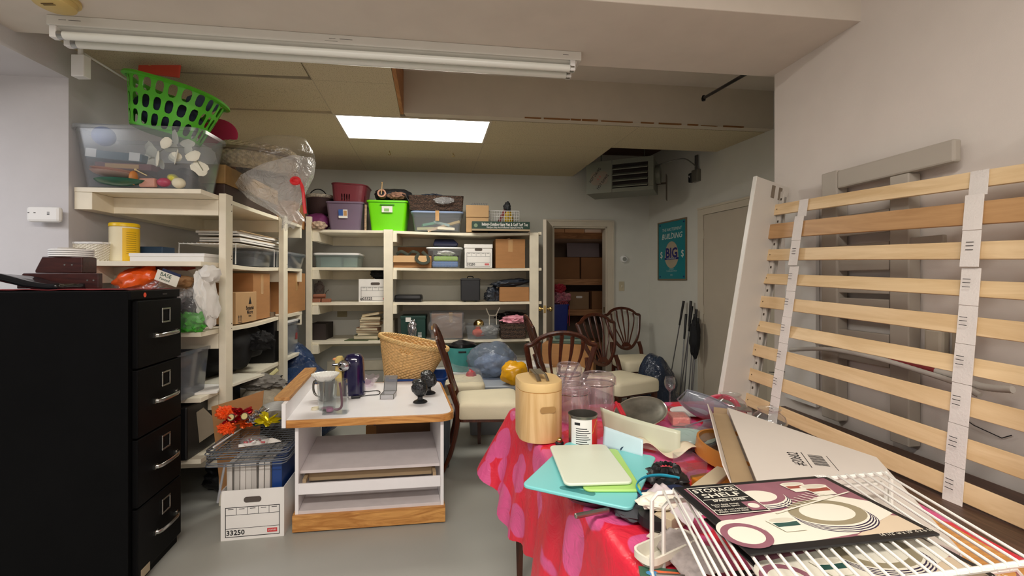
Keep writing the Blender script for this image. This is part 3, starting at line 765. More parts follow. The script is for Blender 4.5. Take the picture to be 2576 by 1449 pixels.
def bankers(label, loc, rz, w, d, h, num, lid=True, open_=False, group=None):
    t = T('bankers_box', label, 'box', loc, rz, group)
    if open_:
        e = .004
        b = B(); b.loft([[(x,y+d/2,z) for x,y in rr(w-k,d-k)] for z,k in ((0,0),(h,0),(h,2*e),(e,2*e))])
        # lower left corner of the front dips as in a crushed box
        O('body', b, m_paper, t)
    else:
        O('body', B().box(-w/2,0,0,w/2,d,h), m_paper, t, bev=.002)
    hz = h*.80 if not open_ else h*.80
    O('hand_hole', B().prism(rr(.085*w/.31,.028*h/.25,.013,5),0,.002).xf(TR(0,-.0008,hz,math.pi/2,0,0)), M('hole_shadow', (92,84,78), .9), t)
    b = B(); x0,x1,z0,z1 = -w*.43,w*.43,h*.06,h*.66
    frameb(b,x0,z0,x1,z1,t=.003*w/.31)
    zl = z1-h*.16; b.box(x0,-.001,zl,x1,0,zl+.0018)
    for k in range(1,5): b.box(x0+(x1-x0)*k/5,-.001,zl,x0+(x1-x0)*k/5+.0018,0,z1)
    b.box(x0,-.001,z0+h*.17,x1,0,z0+h*.17+.0018)
    for k in range(5): b.box(x0+(x1-x0)*(k+.25)/5,-.001,z1-h*.045,x0+(x1-x0)*(k+.75)/5,0,z1-h*.035)
    O('printed_form', b, m_ink, t)
    TXT(num, .036*w/.31, m_ink, t, (x0+w*.16,-.001,z0+h*.085), R90, 'printed_number', bold=.0008)
    lg = O('store_label', B().box(x1-w*.20,-.0012,z0+h*.05,x1-w*.04,0,z0+h*.13), M('label_red', (214,72,74), .5), t)
    TXT('STAPLES', .011*w/.31, m_paper, lg, (x1-w*.12,-.0016,z0+h*.09), R90)
    if lid:
        O('lid', B().box(-w/2-.006,-.006,h-.035,w/2+.006,d+.006,h+.006), m_paper, t, bev=.003)
    return t
def onB(px0, px1, lv, d=0):
    a, b_ = BK.s(px0, -.609+d), BK.s(px1, -.609+d)
    return BK.w((a+b_)/2, -.609+d, LV[lv]+.0005), b_-a
def hB(py0, py1, px, d=0):
    return (py1-py0)/F*BK.w(BK.s(px,-.609+d), -.609+d, 0).y
def onL(px0, px1, lv, n=.0):
    a, b_ = LF.s(px0, n), LF.s(px1, n)
    return LF.w((a+b_)/2, n, LZ[lv]+.0005), b_-a
def hL(py0, py1, px, n=0):
    return (py1-py0)/F*LF.w(LF.s(px,n), n, 0).y
def tote(name, label, loc, rz, w, d, h, m, lid=None, taper=.86, rim=.010, cat='bin', r=.03, group=None, handle=False):
    t = T(name, label, cat, loc, rz, group)
    O('tub', B().bin(w-2*rim, d-2*rim, h, taper, r, .003, rim, .018).xf(TR(0,d/2,0)), m, t, smooth=True, ang=35)
    if lid:
        O('lid', B().loft([[(x,y+d/2,z) for x,y in rr(w+k,d+k,r+.01)] for z,k in ((h-.004,.004),(h+.010,.006),(h+.016,-.01),(h+.018,-.04))]), lid, t, smooth=True, ang=35)
    if handle:
        O('handle', B().box(-w*.14,-.004,h-.045,w*.14,.012,h-.022), m, t, bev=.004)
    return t
def crumple(c, rad, seed, amp=.22, fr=2.2, sub=4, ridge=.5, flat=None, b=None):
    return (b or B()).blob(c, rad, amp, fr, seed, sub, flat, ridge)

# ------------------------------------------------------------------ top of the left shelving
zt = LZ[4]
lc = LF.w(LF.s(492,.0)+.03, .0, zt+.001)
def LP(x, y, z=0): return LF.w(LF.s(500,0)+x, y, zt+z)
bn = T('storage_bin', 'large clear open storage bin full of odds and ends, on the near top left shelf', 'bin', LP(.165,.33,.001), LF.rz+math.radians(-1))
O('tub', B().bin(.30,.66,.34,.86,.05,.004,.014,.02), m_clear, bn, smooth=True, ang=35)
def inbin(name, b, m, label, cat, x, y, z, rot=(0,0,0), **k):
    o = one(name, b, m, label, cat, LP(x,y,z), 0, **k); o.rotation_euler = rot; return o
inbin('ball', B().blob((0,0,0),(.055,.055,.055),0,1,0,3), m_blue, 'blue ball at the left end of the big clear bin', 'ball', .10,.55,.30, smooth=True)
tb_ = T('book', 'teal hardback with white labels lying in the big clear bin', 'book', LP(.07,.46,.158), LF.rz-math.pi/2, rot=(0,.10,0))
O('cover', B().box(-.17,-.02,0,.15,.12,.045), M('teal_book', (74,106,118), .6), tb_, bev=.004)
for x_ in (-.165,.08): O('label', B().box(x_,-.0215,.004,x_+.06,-.0195,.05), m_paper, tb_)
bk2 = T('book', 'red and yellow paperback under the teal book in the clear bin', 'book', LP(.09,.44,.11), 0, rot=(0,.05,0))
O('cover', B().box(-.15,-.02,0,.17,.12,.036), M('maroon_book', (120,54,54), .6), bk2, bev=.002)
O('label', B().box(-.09,-.0215,.006,.10,-.0195,.03), M('yellow_label', (214,166,96), .6), bk2)
inbin('plate_stack', B().lathe([(.05,0),(.12,.02),(.14,.035),(.12,.04),(.14,.05),(.05,.045)],24), M('pale_pink_ceramic', (196,168,160), .4), 'pale pink shallow dishes nested in the clear bin', 'dish', .10,.46,.05, (0,.1,0), smooth=True)
inbin('dish', B().lathe([(.04,0),(.10,.015),(.115,.03),(.10,.033),(.03,.02)],24,sx=1.2), M('green_glaze', (44,104,84), .3), 'dark green oval dish at the bottom of the clear bin', 'dish', .06,.42,.01, smooth=True)
inbin('hat', B().lathe([(.13,0),(.12,.004),(.065,.01),(.055,.08),(.03,.095),(0.001,.098)],24), M('charcoal_felt', (62,62,64), .9), 'charcoal felt hat under the white flowers in the clear bin', 'hat', .16,.17,.05, (-.5,.1,0), smooth=True)
inbin('egg', B().blob((0,0,0),(.032,.024,.024),0,1,0,3), M('egg_yellow', (206,198,70), .4), 'yellow toy egg in the clear bin', 'egg', .05,.16,.062, (0,.4,0), smooth=True)
inbin('egg', B().blob((0,0,0),(.038,.03,.026),0,1,0,3), M('egg_pink', (176,74,98), .4), 'deep pink toy egg in the clear bin', 'egg', .04,.20,.035, smooth=True)
inbin('egg', B().blob((0,0,0),(.036,.03,.03),.05,1,0,3), M('egg_white', (226,218,190), .5), 'white egg with a small beak in the clear bin', 'egg', .03,.12,.032, smooth=True)
inbin('toy_block', B().box(-.045,-.01,-.02,.045,.02,.03), M('pink_block', (200,148,130), .6), 'dull pink block lying at the front of the clear bin', 'toy', .03,.28,.025, bev=.008)
inbin('ball', B().blob((0,0,0),(.018,.03,.04),0,1,0,3), M('orange_toy', (206,134,70), .5), 'half orange ball in the clear bin', 'ball', .03,.35,.055, smooth=True)
inbin('wooden_stick', B().tube([(-.03,0,.01),(.03,.0,-.02)],.003,8).blob((-.032,0,.012),(.007,.007,.007),0,1,0,2), M('pale_stick', (214,196,150), .6), 'pale wooden stick with a round tip in the clear bin', 'stick', .01,.30,.085)
fl = T('silk_flowers', 'spray of white silk flowers inside the big clear bin', 'flowers', LP(.04,.16,.19))
random.seed(5); m_pet = M('white_petal', (232,230,214), .8)
for i in range(15):
    a = random.uniform(0,6.28); x_ = -.15+.30*(i/14)+random.uniform(-.02,.02); z_ = .06*math.sin(i*1.3)+.05-abs(x_)*.5
    pb = B(); s_ = random.uniform(.034,.050)
    pb.blob((0,0,0),(s_,.005,s_*.72),.25,2,i,2)
    O('petal', pb, m_pet, fl, smooth=True, loc=(x_,random.uniform(-.03,.03),z_), rot=(random.uniform(-.4,.4),a,random.uniform(-.5,.5)))
O('stem', B().tube([(-.15,.02,-.02),(-.05,.02,.05),(.08,.02,.05),(.16,.02,-.08)],.003,6), M('stem_grey', (150,150,130), .7), fl)
# green laundry basket on the bin
m_grn = M('green_basket_plastic', (88,190,44), .32, var=.03)
gb_ = T('laundry_basket', 'bright green slotted plastic laundry basket tilted on top of the clear bin', 'basket', (-2.075,2.74,2.232), 0, rot=(0,math.radians(14),math.radians(10)))
def gw(u, v):
    a = u*2*math.pi; k = .72+.28*v; r_ = (abs(math.cos(a))**3+abs(math.sin(a))**3)**(-.25)
    return (.243*k*r_*math.cos(a), .18*k*r_*math.sin(a), .008+.272*v)
O('slotted_wall', B().perf(gw, 22, 3, .33, .40, off=0), m_grn, gb_, sol=.003)
O('base', B().loft([[Vector(gw(k/40,0))*1+Vector((0,0,z)) for k in range(40)] for z in (-.004,.002)]), m_grn, gb_)
rim_ = [Vector(gw(k/40,1.0)) for k in range(40)]
O('rim', B().loft([[q+Vector((q.x*.04,q.y*.04,-.012)) for q in rim_],[q+Vector((q.x*.12,q.y*.12,-.006)) for q in rim_],[q+Vector((q.x*.10,q.y*.10,.008)) for q in rim_],[q+Vector((0,0,.008)) for q in rim_],[q+Vector((0,0,-.004)) for q in rim_]],False,False,True), m_grn, gb_, smooth=True)
one('folded_clothes', crumple((0,0,0),(.19,.13,.105),3,.15,3,3,.1), M('navy_clothes', (28,34,58), .8, bump=.4, bsc=20), 'dark navy clothes heaped inside the green basket', 'clothes', (-2.06,2.74,2.36), rot=(0,.33,0), smooth=True)
one('folded_clothes', crumple((0,0,0),(.09,.07,.05),8,.15,3,3,.1), M('grey_blue_cloth', (84,94,120), .8), 'grey blue cloth poking out at the right of the green basket', 'clothes', (-1.90,2.80,2.45), smooth=True)
oc = T('gift_bag', 'orange red printed card standing in the green basket against the ceiling', 'bag', P(402,168,2.72), 0, rot=(0,.12,0))
O('card', B().box(-.13,0,-.05,.12,.012,.045), M('orange_red_card', (226,86,66), .5), oc, bev=.006)
O('emblem', B().lathe([(.019,0),(.019,.001),(.016,.001),(.016,0)],20,cap0=False,cap1=False).xf(TR(-.062,-.001,.018,math.pi/2,0,0)), M('emblem_cream', (226,200,120), .5), oc)
O('emblem_centre', B().lathe([(.010,0),(.010,.001)],14).xf(TR(-.062,-.001,.018,math.pi/2,0,0)), m_ink, oc)
TXT('WELCOME', .016, m_ink, oc, (.02,-.001,.024), R90)
one('dish', B().lathe([(.11,0),(.12,.006),(.11,.012),(.02,.016)],28), M('magenta_lid', (186,44,88), .35), 'magenta plastic dish standing behind the green basket', 'dish', P(548,338,3.10), rot=(1.2,.5,.2), smooth=True)
# wooden chest with finial and bag of wicker on it
ws = LF.s(500,0)+.335; we = LF.s(697,.02)
wc = T('trunk', 'old tan wooden trunk with turned finial on the top left shelf', 'trunk', LF.w((ws+we)/2,.02,zt+.001), LF.rz)
wl = we-ws
O('body', B().box(-wl/2,0,.0,wl/2,.42,.095), m_brn, wc, bev=.006)
O('upper_board', B().box(-wl/2-.005,-.006,.095,wl/2+.005,.43,.215), M('tan_mottled_wood', (150,116,66), .6, var=.2, sc=9), wc, bev=.005)
O('finial', B().lathe([(.016,0),(.02,.01),(.012,.02),(.024,.04),(.028,.055),(.018,.075),(.002,.08)],16).xf(TR(-wl/2+.18,.03,.2155)), M('turned_wood', (140,88,50), .35), wc, smooth=True)
wk = T('wicker_basket', 'grey brown wicker basket inside a clear plastic bag on the trunk', 'basket', P(648,402,3.14))
m_wk, nt, p, _ = _new('wicker_grey')
v = _obj(nt, (1,1,1)); bt = nt.nodes.new('ShaderNodeTexBrick'); bt.inputs['Scale'].default_value = 24; nt.links.new(_obj(nt,(1,1,1),(math.pi/2,0,0)), bt.inputs['Vector'])
bt.inputs['Color1'].default_value = (*lin((128,108,76)),1); bt.inputs['Color2'].default_value = (*lin((100,82,56)),1); bt.inputs['Mortar'].default_value = (*lin((44,34,24)),1); bt.inputs['Mortar Size'].default_value = .03
nt.links.new(bt.outputs['Color'], p.inputs['Base Color']); p.inputs['Roughness'].default_value = .7; _bump(nt, p, bt.outputs['Fac'], -.5, .006)
def wkf(u, v):
    a = u*2*math.pi; prof = [(.20,-.09),(.235,-.07),(.25,-.03),(.262,.01),(.268,.045),(.235,.08),(.13,.10),(.01,.106)]
    k = v*(len(prof)-1); i_ = min(int(k), len(prof)-2); t_ = k-i_
    r_ = prof[i_][0]*(1-t_)+prof[i_+1][0]*t_; z_ = prof[i_][1]*(1-t_)+prof[i_+1][1]*t_
    r_ += .006*math.cos(a*30+math.pi*round(v*21))*min(1,r_*6)
    return (r_*math.cos(a), .75*r_*math.sin(a), z_)
b = B().grid(wkf, 180, 21, True)
O('woven_body', b.xf(TR(0,0,0,0,.10,0)), M('wicker_greige', (150,134,104), .7, var=.3, sc=40), wk)
O('woven_rim', B().tube([(.272*math.cos(a),.204*math.sin(a),.028-.10*.272*math.cos(a)) for a in [k*math.pi/18 for k in range(36)]],.012,8,True), M('wicker_rim', (104,88,64), .6), wk, smooth=True)
pbg = T('plastic_bag', 'large clear plastic bag tied with red ribbon, hanging off the top left shelf', 'bag', P(690,430,3.12))
def bagf(u, v):
    a = u*2*math.pi
    prof = [(0,.02),(.10,.20),(.28,.285),(.5,.27),(.7,.20),(.86,.09),(.93,.05),(1,.075)]
    for k in range(len(prof)-1):
        if prof[k][0] <= v <= prof[k+1][0]:
            t = (v-prof[k][0])/(prof[k+1][0]-prof[k][0]); r_ = prof[k][1]*(1-t)+prof[k+1][1]*t; break
    ax = Vector((-.30,.05,.18))+(Vector((.10,-.05,-.30))-Vector((-.30,.05,.18)))*v
    ax = Vector((-.16+.30*v, -.02*v, .15-.50*v*v-.02*v))
    rd = 1+.10*noise.noise(Vector((math.cos(a)*1.5,math.sin(a)*1.5,v*3)))+.06*abs(noise.noise(Vector((math.cos(a)*5,math.sin(a)*5,v*2))))+.03*math.sin(a*9+v*3)*v
    return (ax.x+r_*rd*math.cos(a)*1.0, ax.y+r_*rd*math.sin(a)*.8, ax.z+r_*rd*math.cos(a)*.42)
O('film', B().grid(lambda u,v: bagf(u,v*.56), 56, 20, True), m_bag, pbg, smooth=True, ang=180)
pbg.children[0].data.materials[0] = CLEAR('thin_bag_film', (252,252,252), .04, (240,240,240), .16, bump=.6, bsc=9, fg=.3)
O('gathered_end', B().grid(lambda u,v: Vector(bagf(u,.56+v*.44))*1+Vector((.0,0,.012*math.sin(u*2*math.pi*9)*v)), 90, 20, True), CLEAR('white_bag_film', (244,244,244), .36, (244,243,240), .22, bump=1.2, bsc=14), pbg, smooth=True, ang=180)
rt = O('ribbon', B().tube(cr([(.185,-.14,-.085),(.21,-.16,-.10),(.245,-.15,-.11),(.255,-.13,-.16),(.262,-.13,-.24),(.270,-.13,-.31)],5),.010,6,ry=.003), M('red_ribbon', (232,44,50), .35), pbg, label='red satin ribbon end')
O('ribbon_loop', B().tube([(.215+.028*math.cos(a),-.15,-.10+.020*math.sin(a)) for a in [k*math.pi/6 for k in range(12)]],.010,6,True), MC['red_ribbon'], pbg)
loc, w_ = onL(736,769,4,.10)
sb = carton('cardboard_box', 'small tan box with slanted slits on the far top left shelf', loc, LF.rz, .36, .30, .24, m_cb, tape=False)
b = B()
for k in range(6): b.box(-.02+k*.03,-.001,.05+k*.005,-.016+k*.03,0,.17)
O('slits', b, m_cb2, sb)

# ------------------------------------------------------------------ second left shelf
z2 = LZ[3]+.001
def at2(px, n, z=z2): q = LF.at(px, n, z); return q
wb_ = T('woven_basket', 'small white woven basket on the second left shelf by the wall', 'basket', at2(243,.50)-Vector((0,.0,0)), 0)
wb_.location = P(237,655,2.60); wb_.location.z = z2
def ww(u, v):
    a = u*2*math.pi; k = .86+.14*v; o_ = .0035*math.sin(a*24+math.pi*int(v*13))
    r_ = (abs(math.cos(a))**4+abs(math.sin(a))**4)**(-.25)
    return ((.094*k+o_)*r_*math.cos(a),(.075*k+o_)*r_*math.sin(a),.10*v)
O('woven_body', B().grid(ww, 96, 14, True), m_cream, wb_, sol=.003)
O('base', B().lathe([(.07,.001),(.07,.004)],24), m_cream, wb_)
O('rim', B().tube([Vector(ww(k/40,1)) for k in range(40)],.007,8,True), m_white, wb_, smooth=True)
one('folded_cloth', B().loft([[(-.06,-.03,0),(.06,-.03,0),(.06,.04,0),(-.06,.04,0)],[(-.05,-.03,.03),(.05,-.03,.018),(.05,.03,.018),(-.04,.03,.03)]]), M('dusty_red_cloth', (164,72,84), .8), 'dusty red cloth in the small white basket', 'cloth', (wb_.location.x,2.60,z2+.075), bev=.006)
yc = T('wipes_canister', 'tall cream and yellow plastic canister on the second left shelf', 'canister', (P(313,600,2.66).x,2.66,z2))
hy = .095*2.66/2.66*2.3
O('body', B().lathe([(.066,0),(.070,.004),(.070,.198),(.066,.202)],32), M('cream_yellow_plastic', (246,236,200), .35), yc, smooth=True)
b = B(); pts_ = [(.0708*math.cos(a),.0708*math.sin(a)) for a in [-1.35+k*.12 for k in range(16)]]
b.grid(lambda u,v: (.0712*math.cos(-1.0+u*2.0),.0712*math.sin(-1.0+u*2.0),.002+.19*v), 16, 1)
O('yellow_label', b, M('label_yellow', (250,200,20), .4), yc, smooth=True, label='yellow printed label')
O('lid', B().lathe([(.072,.202),(.072,.216),(.068,.222),(.001,.223)],32), M('lid_yellow', (248,206,10), .35), yc, smooth=True)
b = B()
for k in range(11): b.grid(lambda u,v,k=k: (.0716*math.cos(-.75+u*.7),.0716*math.sin(-.75+u*.7),.165-k*.012+.0022*v), 6, 1)
O('small_print', b, M('print_brown', (150,110,10), .6), yc, kind='stuff')
fb_ = T('flat_white_box', 'long flat white box on the second left shelf', 'box', (P(430,655,2.70).x-.02,2.64,z2), .1)
O('body', B().box(-.255,0,0,.24,.30,.036), m_white, fb_, bev=.003)
O('end_flap', B().box(-.30,.02,.0,-.2555,.28,.034), m_paper, fb_)
O('lid', B().box(-.25,-.004,.03,.245,.31,.050), m_white, fb_, bev=.003)
nb = T('book', 'small navy hardback lying on the flat white box', 'book', (P(386,632,2.80).x,2.76,z2+.051), .1)
O('cover', B().box(-.07,0,0,.08,.12,.046), M('navy_book', (40,66,92), .5), nb, bev=.004)
O('pages', B().box(-.078,.004,.004,-.0701,.116,.042), m_cream, nb)
# second bay: paper stack on a white wire rack
rk = T('wire_rack', 'white wire shelf riser with a stack of papers on the second left shelf', 'rack', LF.w(LF.s(650,.05),.02,z2), LF.rz)
L2 = LF.s(706,.02)-LF.s(588,.02)
b = B()
for x_ in (-L2/2,L2/2-.16,L2/2-.10,L2/2-.02): b.tube([(x_,.01,0),(x_+.005,.01,.135),(x_+.005,.36,.135),(x_,.36,0)],.004,6)
O('legs', b, m_white, rk)
b = B()
for k in range(14): b.tube([(-L2/2,.01+k*.027,.139),(L2/2,.01+k*.027,.139)],.0022,6)
O('wires', b, m_white, rk, kind='stuff')
random.seed(11)
for i in range(7):
    h_ = .006+.004*(i%3); w0 = L2*random.uniform(.38,.44)
    one('magazine', B().box(-w0,0,0,w0+.03,.26,h_), m_paper if i%3 else M('buff_folder', (176,148,108), .7), ['thick buff folder at the bottom of the paper stack on the white riser','paper bundle just above the buff folder on the riser','third paper bundle up in the stack on the riser','buff folder in the middle of the paper stack on the riser','paper bundle above the middle folder on the riser','second bundle from the top of the paper stack on the riser','topmost folder of the paper stack on the riser'][i], 'papers', LF.w(LF.s(650,.05)+random.uniform(-.03,.03),.04+random.uniform(-.01,.01),z2+.1425+i*.0145), LF.rz+random.uniform(-.05,.05), group='papers stacked on the riser')
loc, w_ = onL(622,700,3,.10)
tote('storage_bin', 'shallow clear bin of white cloth under the wire riser', LF.w(LF.s(650,.08)+.13,.08,z2), LF.rz, .42,.26,.115, m_clear2, None)
one('cloth_bundle', crumple((0,0,0),(.16,.08,.035),5,.2,3,3,.2), m_paper, 'white cloth bundle in the shallow bin under the riser', 'cloth', LF.w(LF.s(650,.08)+.12,.21,z2+.045), LF.rz, smooth=True)
tote('storage_bin', 'low clear bin in the far corner of the second left shelf', LF.w(LF.s(751,.03),.03,z2), LF.rz, .46,.34,.13, m_clear2, CLEAR('clear_lid', (225,228,232), .3, (200,204,210), .15))
# ------------------------------------------------------------------ third left shelf
z3 = LZ[2]+.001
cbx = carton('cardboard_box', 'paint carton with printed text on the third left shelf, smallest in front', LF.w((LF.s(596,.02)+LF.s(643,.02))/2,.02,z3), LF.rz, LF.s(643,.02)-LF.s(590,.02), .24, .21, m_cb3, tape=False)
TXT('Benjamin', .042, m_ink, cbx, (.05,-.001,.098), R90, 'printed_text', bold=.0004, sx=.8)
TXT('Moore', .042, m_ink, cbx, (.05,-.001,.068), R90, 'printed_text', bold=.0004, sx=.8)
TXT('Paints', .022, m_ink, cbx, (.05,-.001,.042), R90, 'printed_text', sx=.8)
b = B().loft([[(.03,-.001,.125),(.075,-.001,.125),(.053,-.001,.178)],[(.03,0,.125),(.075,0,.125),(.053,0,.178)]])
for x_ in (-.12,-.09):
    b.box(x_,-.001,.015,x_+.006,0,.05); b.loft([[(x_-.006,-.001,.042),(x_+.012,-.001,.042),(x_+.003,-.001,.058)],[(x_-.006,0,.042),(x_+.012,0,.042),(x_+.003,0,.058)]])
b.box(-.13,-.001,.006,-.07,0,.010)
O('printed_marks', b, m_ink, cbx)
carton('cardboard_box', 'tall taped cardboard box right of the paint carton, third left shelf', LF.w(LF.s(659,.03),.03,z3), LF.rz, .30,.46,.345)
carton('cardboard_box', 'plain box standing behind the taped boxes near the second post', LF.w(LF.s(690,.16),.16,z3), LF.rz, .40,.3,.30, m_cb2)
one('wood_block', B().box(-.05,0,0,.05,.1,.035), M('grey_wood', (126,106,84), .7), 'small grey wood block on the third left shelf by the second post', 'block', LF.w(LF.s(690,.02),.03,z3), LF.rz)
carton('cardboard_box', 'tall taped box in the corner of the third left shelf', LF.w(LF.s(746,.03),.03,z3), LF.rz, .50,.34,.36)
# orange gourd bag
ob_ = T('plastic_bag', 'clear bag holding orange decorations and a handwritten tag above the filing cabinet', 'bag', P(400,724,2.72), 0); ob_.location.z = z3
O('film', crumple((0,0,.19),(.29,.13,.19),21,.12,2,4,.25,flat=.19), m_bag, ob_, smooth=True, ang=180)
m_or = M('orange_satin', (236,92,24), .3, bump=.3, bsc=12)
one('folded_costume', crumple((0,0,0),(.13,.08,.08),4,.3,2.5,4,.6), m_or, 'shiny orange fabric folded inside the clear bag', 'costume', P(355,706,2.66), rot=(0,-.3,0), smooth=True)
one('folded_costume', crumple((0,0,0),(.10,.06,.05),14,.3,2.5,4,.6), M('tan_burlap', (150,110,70), .8), 'tan burlap bundle beside the orange fabric in the clear bag', 'costume', P(445,712,2.68), smooth=True)
one('folded_cloth', crumple((0,0,0),(.26,.09,.045),24,.15,2.5,4,.3), M('rust_cloth', (150,66,44), .8), 'rust red cloth folded behind the clear bag under the shelf', 'cloth', P(440,675,2.82), smooth=True)
tg = T('price_tag', 'cream handwritten tag with a navy strip on the clear bag', 'tag', P(420,700,2.54), 0, rot=(0,.35,0))
O('card', B().box(-.065,0,-.03,.065,.002,.03), m_cream, tg)
O('navy_strip', B().box(-.04,-.001,.03,.068,.002,.045), m_navy, tg)
TXT('BASE', .03, M('green_ink', (20,70,50), .6), tg, (-.01,-.001,.012), R90)
TXT('Painted', .02, MC['green_ink'], tg, (-.01,-.001,-.012), R90)
one('cloth', crumple((0,0,0),(.045,.07,.16),31,.25,3,4,.6), M('white_cotton', (222,220,214), .85, bump=.3, bsc=60), 'white cotton cloth hanging beside the first post of the left shelf', 'cloth', P(520,748,2.62), rot=(0,-.18,0), smooth=True)
one('cloth', crumple((0,0,0),(.05,.05,.05),33,.25,3,3,.6), MC['white_cotton'], 'white cotton cloth lump above the hanging cloth by the first post', 'cloth', P(528,690,2.62), smooth=True)
gbag = T('toy_bag', 'clear bag of green and black toys beside the filing cabinet', 'bag', P(487,832,2.60)); gbag.location.z = z3
O('film', crumple((0,0,.12),(.10,.09,.13),41,.1,2,3,.2,flat=.12), m_bag, gbag, smooth=True, ang=180)
O('green_toys', crumple((0,0,.065),(.085,.07,.07),42,.3,4,4,.6,flat=.065), M('toy_green', (70,172,52), .35), gbag, smooth=True)
O('black_toys', crumple((.0,-.02,.15),(.06,.05,.05),43,.3,4,3,.6), m_black, gbag, smooth=True)
# ------------------------------------------------------------------ fourth and bottom left shelves
z4 = LZ[1]+.001
tote('storage_bin', 'tall cloudy clear bin beside the filing cabinet on the fourth left shelf', LF.w(LF.s(495,.0)+.08,.04,z4), LF.rz, .36,.40,.27, m_clear2, None, taper=.9)
one('cloth_bundle', crumple((0,0,0),(.12,.12,.07),52,.3,3,3,.4), M('grey_cloth_pile', (92,88,84), .8), 'grey cloth pile in the tall cloudy bin', 'cloth', LF.w(LF.s(495,.0)+.08,.25,z4+.08), smooth=True)
one('black_duffel', crumple((0,0,.20),(.36,.22,.22),61,.25,2,4,.5,flat=.20), M('black_canvas', (12,12,14), .85, bump=.3, bsc=60), 'crumpled black canvas bag in the middle of the fourth left shelf', 'bag', LF.w(LF.s(632,.05)-.02,.25,z4), LF.rz, smooth=True)
one('black_duffel', crumple((0,0,.06),(.09,.07,.07),63,.35,3,4,.8,flat=.06), MC['black_canvas'], 'gathered neck of a black sack on the crumpled canvas bag', 'bag', P(655,880,3.35), smooth=True)
spk = T('speaker_cabinet', 'tall black cabinet with a brown wooden side at the second post of the left shelf', 'cabinet', LF.w(LF.s(692,.02),-.0,z4), LF.rz)
O('body', B().box(-.02,.02,0,.12,.40,.335), m_black, spk, bev=.002)
one('black_cabinet', B().box(-1.05,.47,0,-.05,.56,.33), m_black, 'wide flat black case standing behind the black canvas bag', 'case', LF.w(LF.s(692,.02),-.0,z4), LF.rz)
O('wooden_side', B().box(.121,.0,-.0,.145,.41,.34), WOOD('walnut_side', (78,48,32), (108,68,46), .5, 2, 3, 8), spk)
sp4 = tote('storage_bin', 'clear container with white latching lid in the corner, fourth left shelf', LF.w(LF.s(745,.0),.015,z4), LF.rz, .40,.36,.295, CLEAR('frosted_bin', (214,220,226), .38, (168,174,184), .2), m_white, taper=.9)
O('latch', B().box(.10,-.012,.27,.16,.004,.30), m_black, sp4)
O('red_label', B().box(.08,.016,.12,.13,.0175,.22), M('label_dull_red', (150,60,60), .6), sp4)
one('magazine', B().box(-.14,-.1,0,.14,.14,.012), m_paper, 'white papers curling at the edge of the fourth left shelf', 'papers', LF.w(LF.s(530,.05),.10,z4), LF.rz+.3)
one('magazine', B().box(-.16,-.1,0,.16,.14,.015), m_cream, 'cream papers lying under the black canvas bag edge', 'papers', LF.w(LF.s(600,.0),.02,z4-.0), LF.rz-.2)
# floor under and beside the left shelving
one('black_sack', crumple((0,0,.09),(.26,.24,.10),71,.2,2,4,.5,flat=.09), m_blkbag, 'low black sack on the floor under the left shelving', 'bag', (-1.78,3.10,0), smooth=True)
one('black_box', B().box(-.35,0,0,.30,.5,.30), m_black, 'black box filling the lowest left shelf', 'box', LF.w(LF.s(545,.05)+.05,.06,LZ[0]+.001), LF.rz, bev=.01)
one('cardboard_sheet', B().box(-.2,0,0,.2,.006,.16), M('beige_sheet', (150,138,118), .8), 'beige cardboard sheet leaning on the lowest left shelf', 'sheet', P(478,1130,2.66), rot=(.2,-.6,.3))
# ------------------------------------------------------------------ back shelving: top shelf
def dk(px, d): return BK.w(BK.s(px,-.609+d),-.609+d,0).y
rz = BK.rz
loc, w_ = onB(772,820,3,.1)
bb_ = T('storage_basket', 'dark brown round basket at the left end of the back top shelf', 'basket', BK.at(806,-.30,LV[3]+.19), rz)
O('body', B().lathe([(.12,0),(.13,.02),(.14,.17),(.13,.17),(.12,.02)],28), M('brown_weave', (58,36,34), .8, bump=.5, bsc=80), bb_, smooth=True)
O('woven_rim', B().tube([(.137*math.cos(a),.137*math.sin(a),.19) for a in [k*math.pi/16 for k in range(32)]],.02,8,True), M('pale_weave', (190,180,164), .8, var=.5, sc=60, bump=.6, bsc=60), bb_, smooth=True)
one('wire_hoop', B().tube([(.10*math.cos(a),0,.12*math.sin(a)) for a in [k*math.pi/14 for k in range(15)]],.006,8), m_black, 'thin black hoop handle arching above the brown basket', 'hoop', BK.at(800,-.25,LV[3]+.36), rz, smooth=True)
one('sack', crumple((0,0,.09),(.13,.12,.095),81,.15,2,4,.4,flat=.09), m_purp, 'dark purple plastic sack on the back top shelf beside the ribbon', 'bag', BK.at(800,-.44,LV[3]+.001), rz, smooth=True)
one('shell_bag', crumple((0,0,.04),(.075,.05,.045),83,.3,4,4,.5,flat=.04), M('shells_mixed', (192,168,146), .7, var=.4, sc=40, bump=.6, bsc=40), 'small bag of shells at the left front of the back top shelf', 'bag', BK.at(801,-.59,LV[3]+.001), rz, smooth=True)
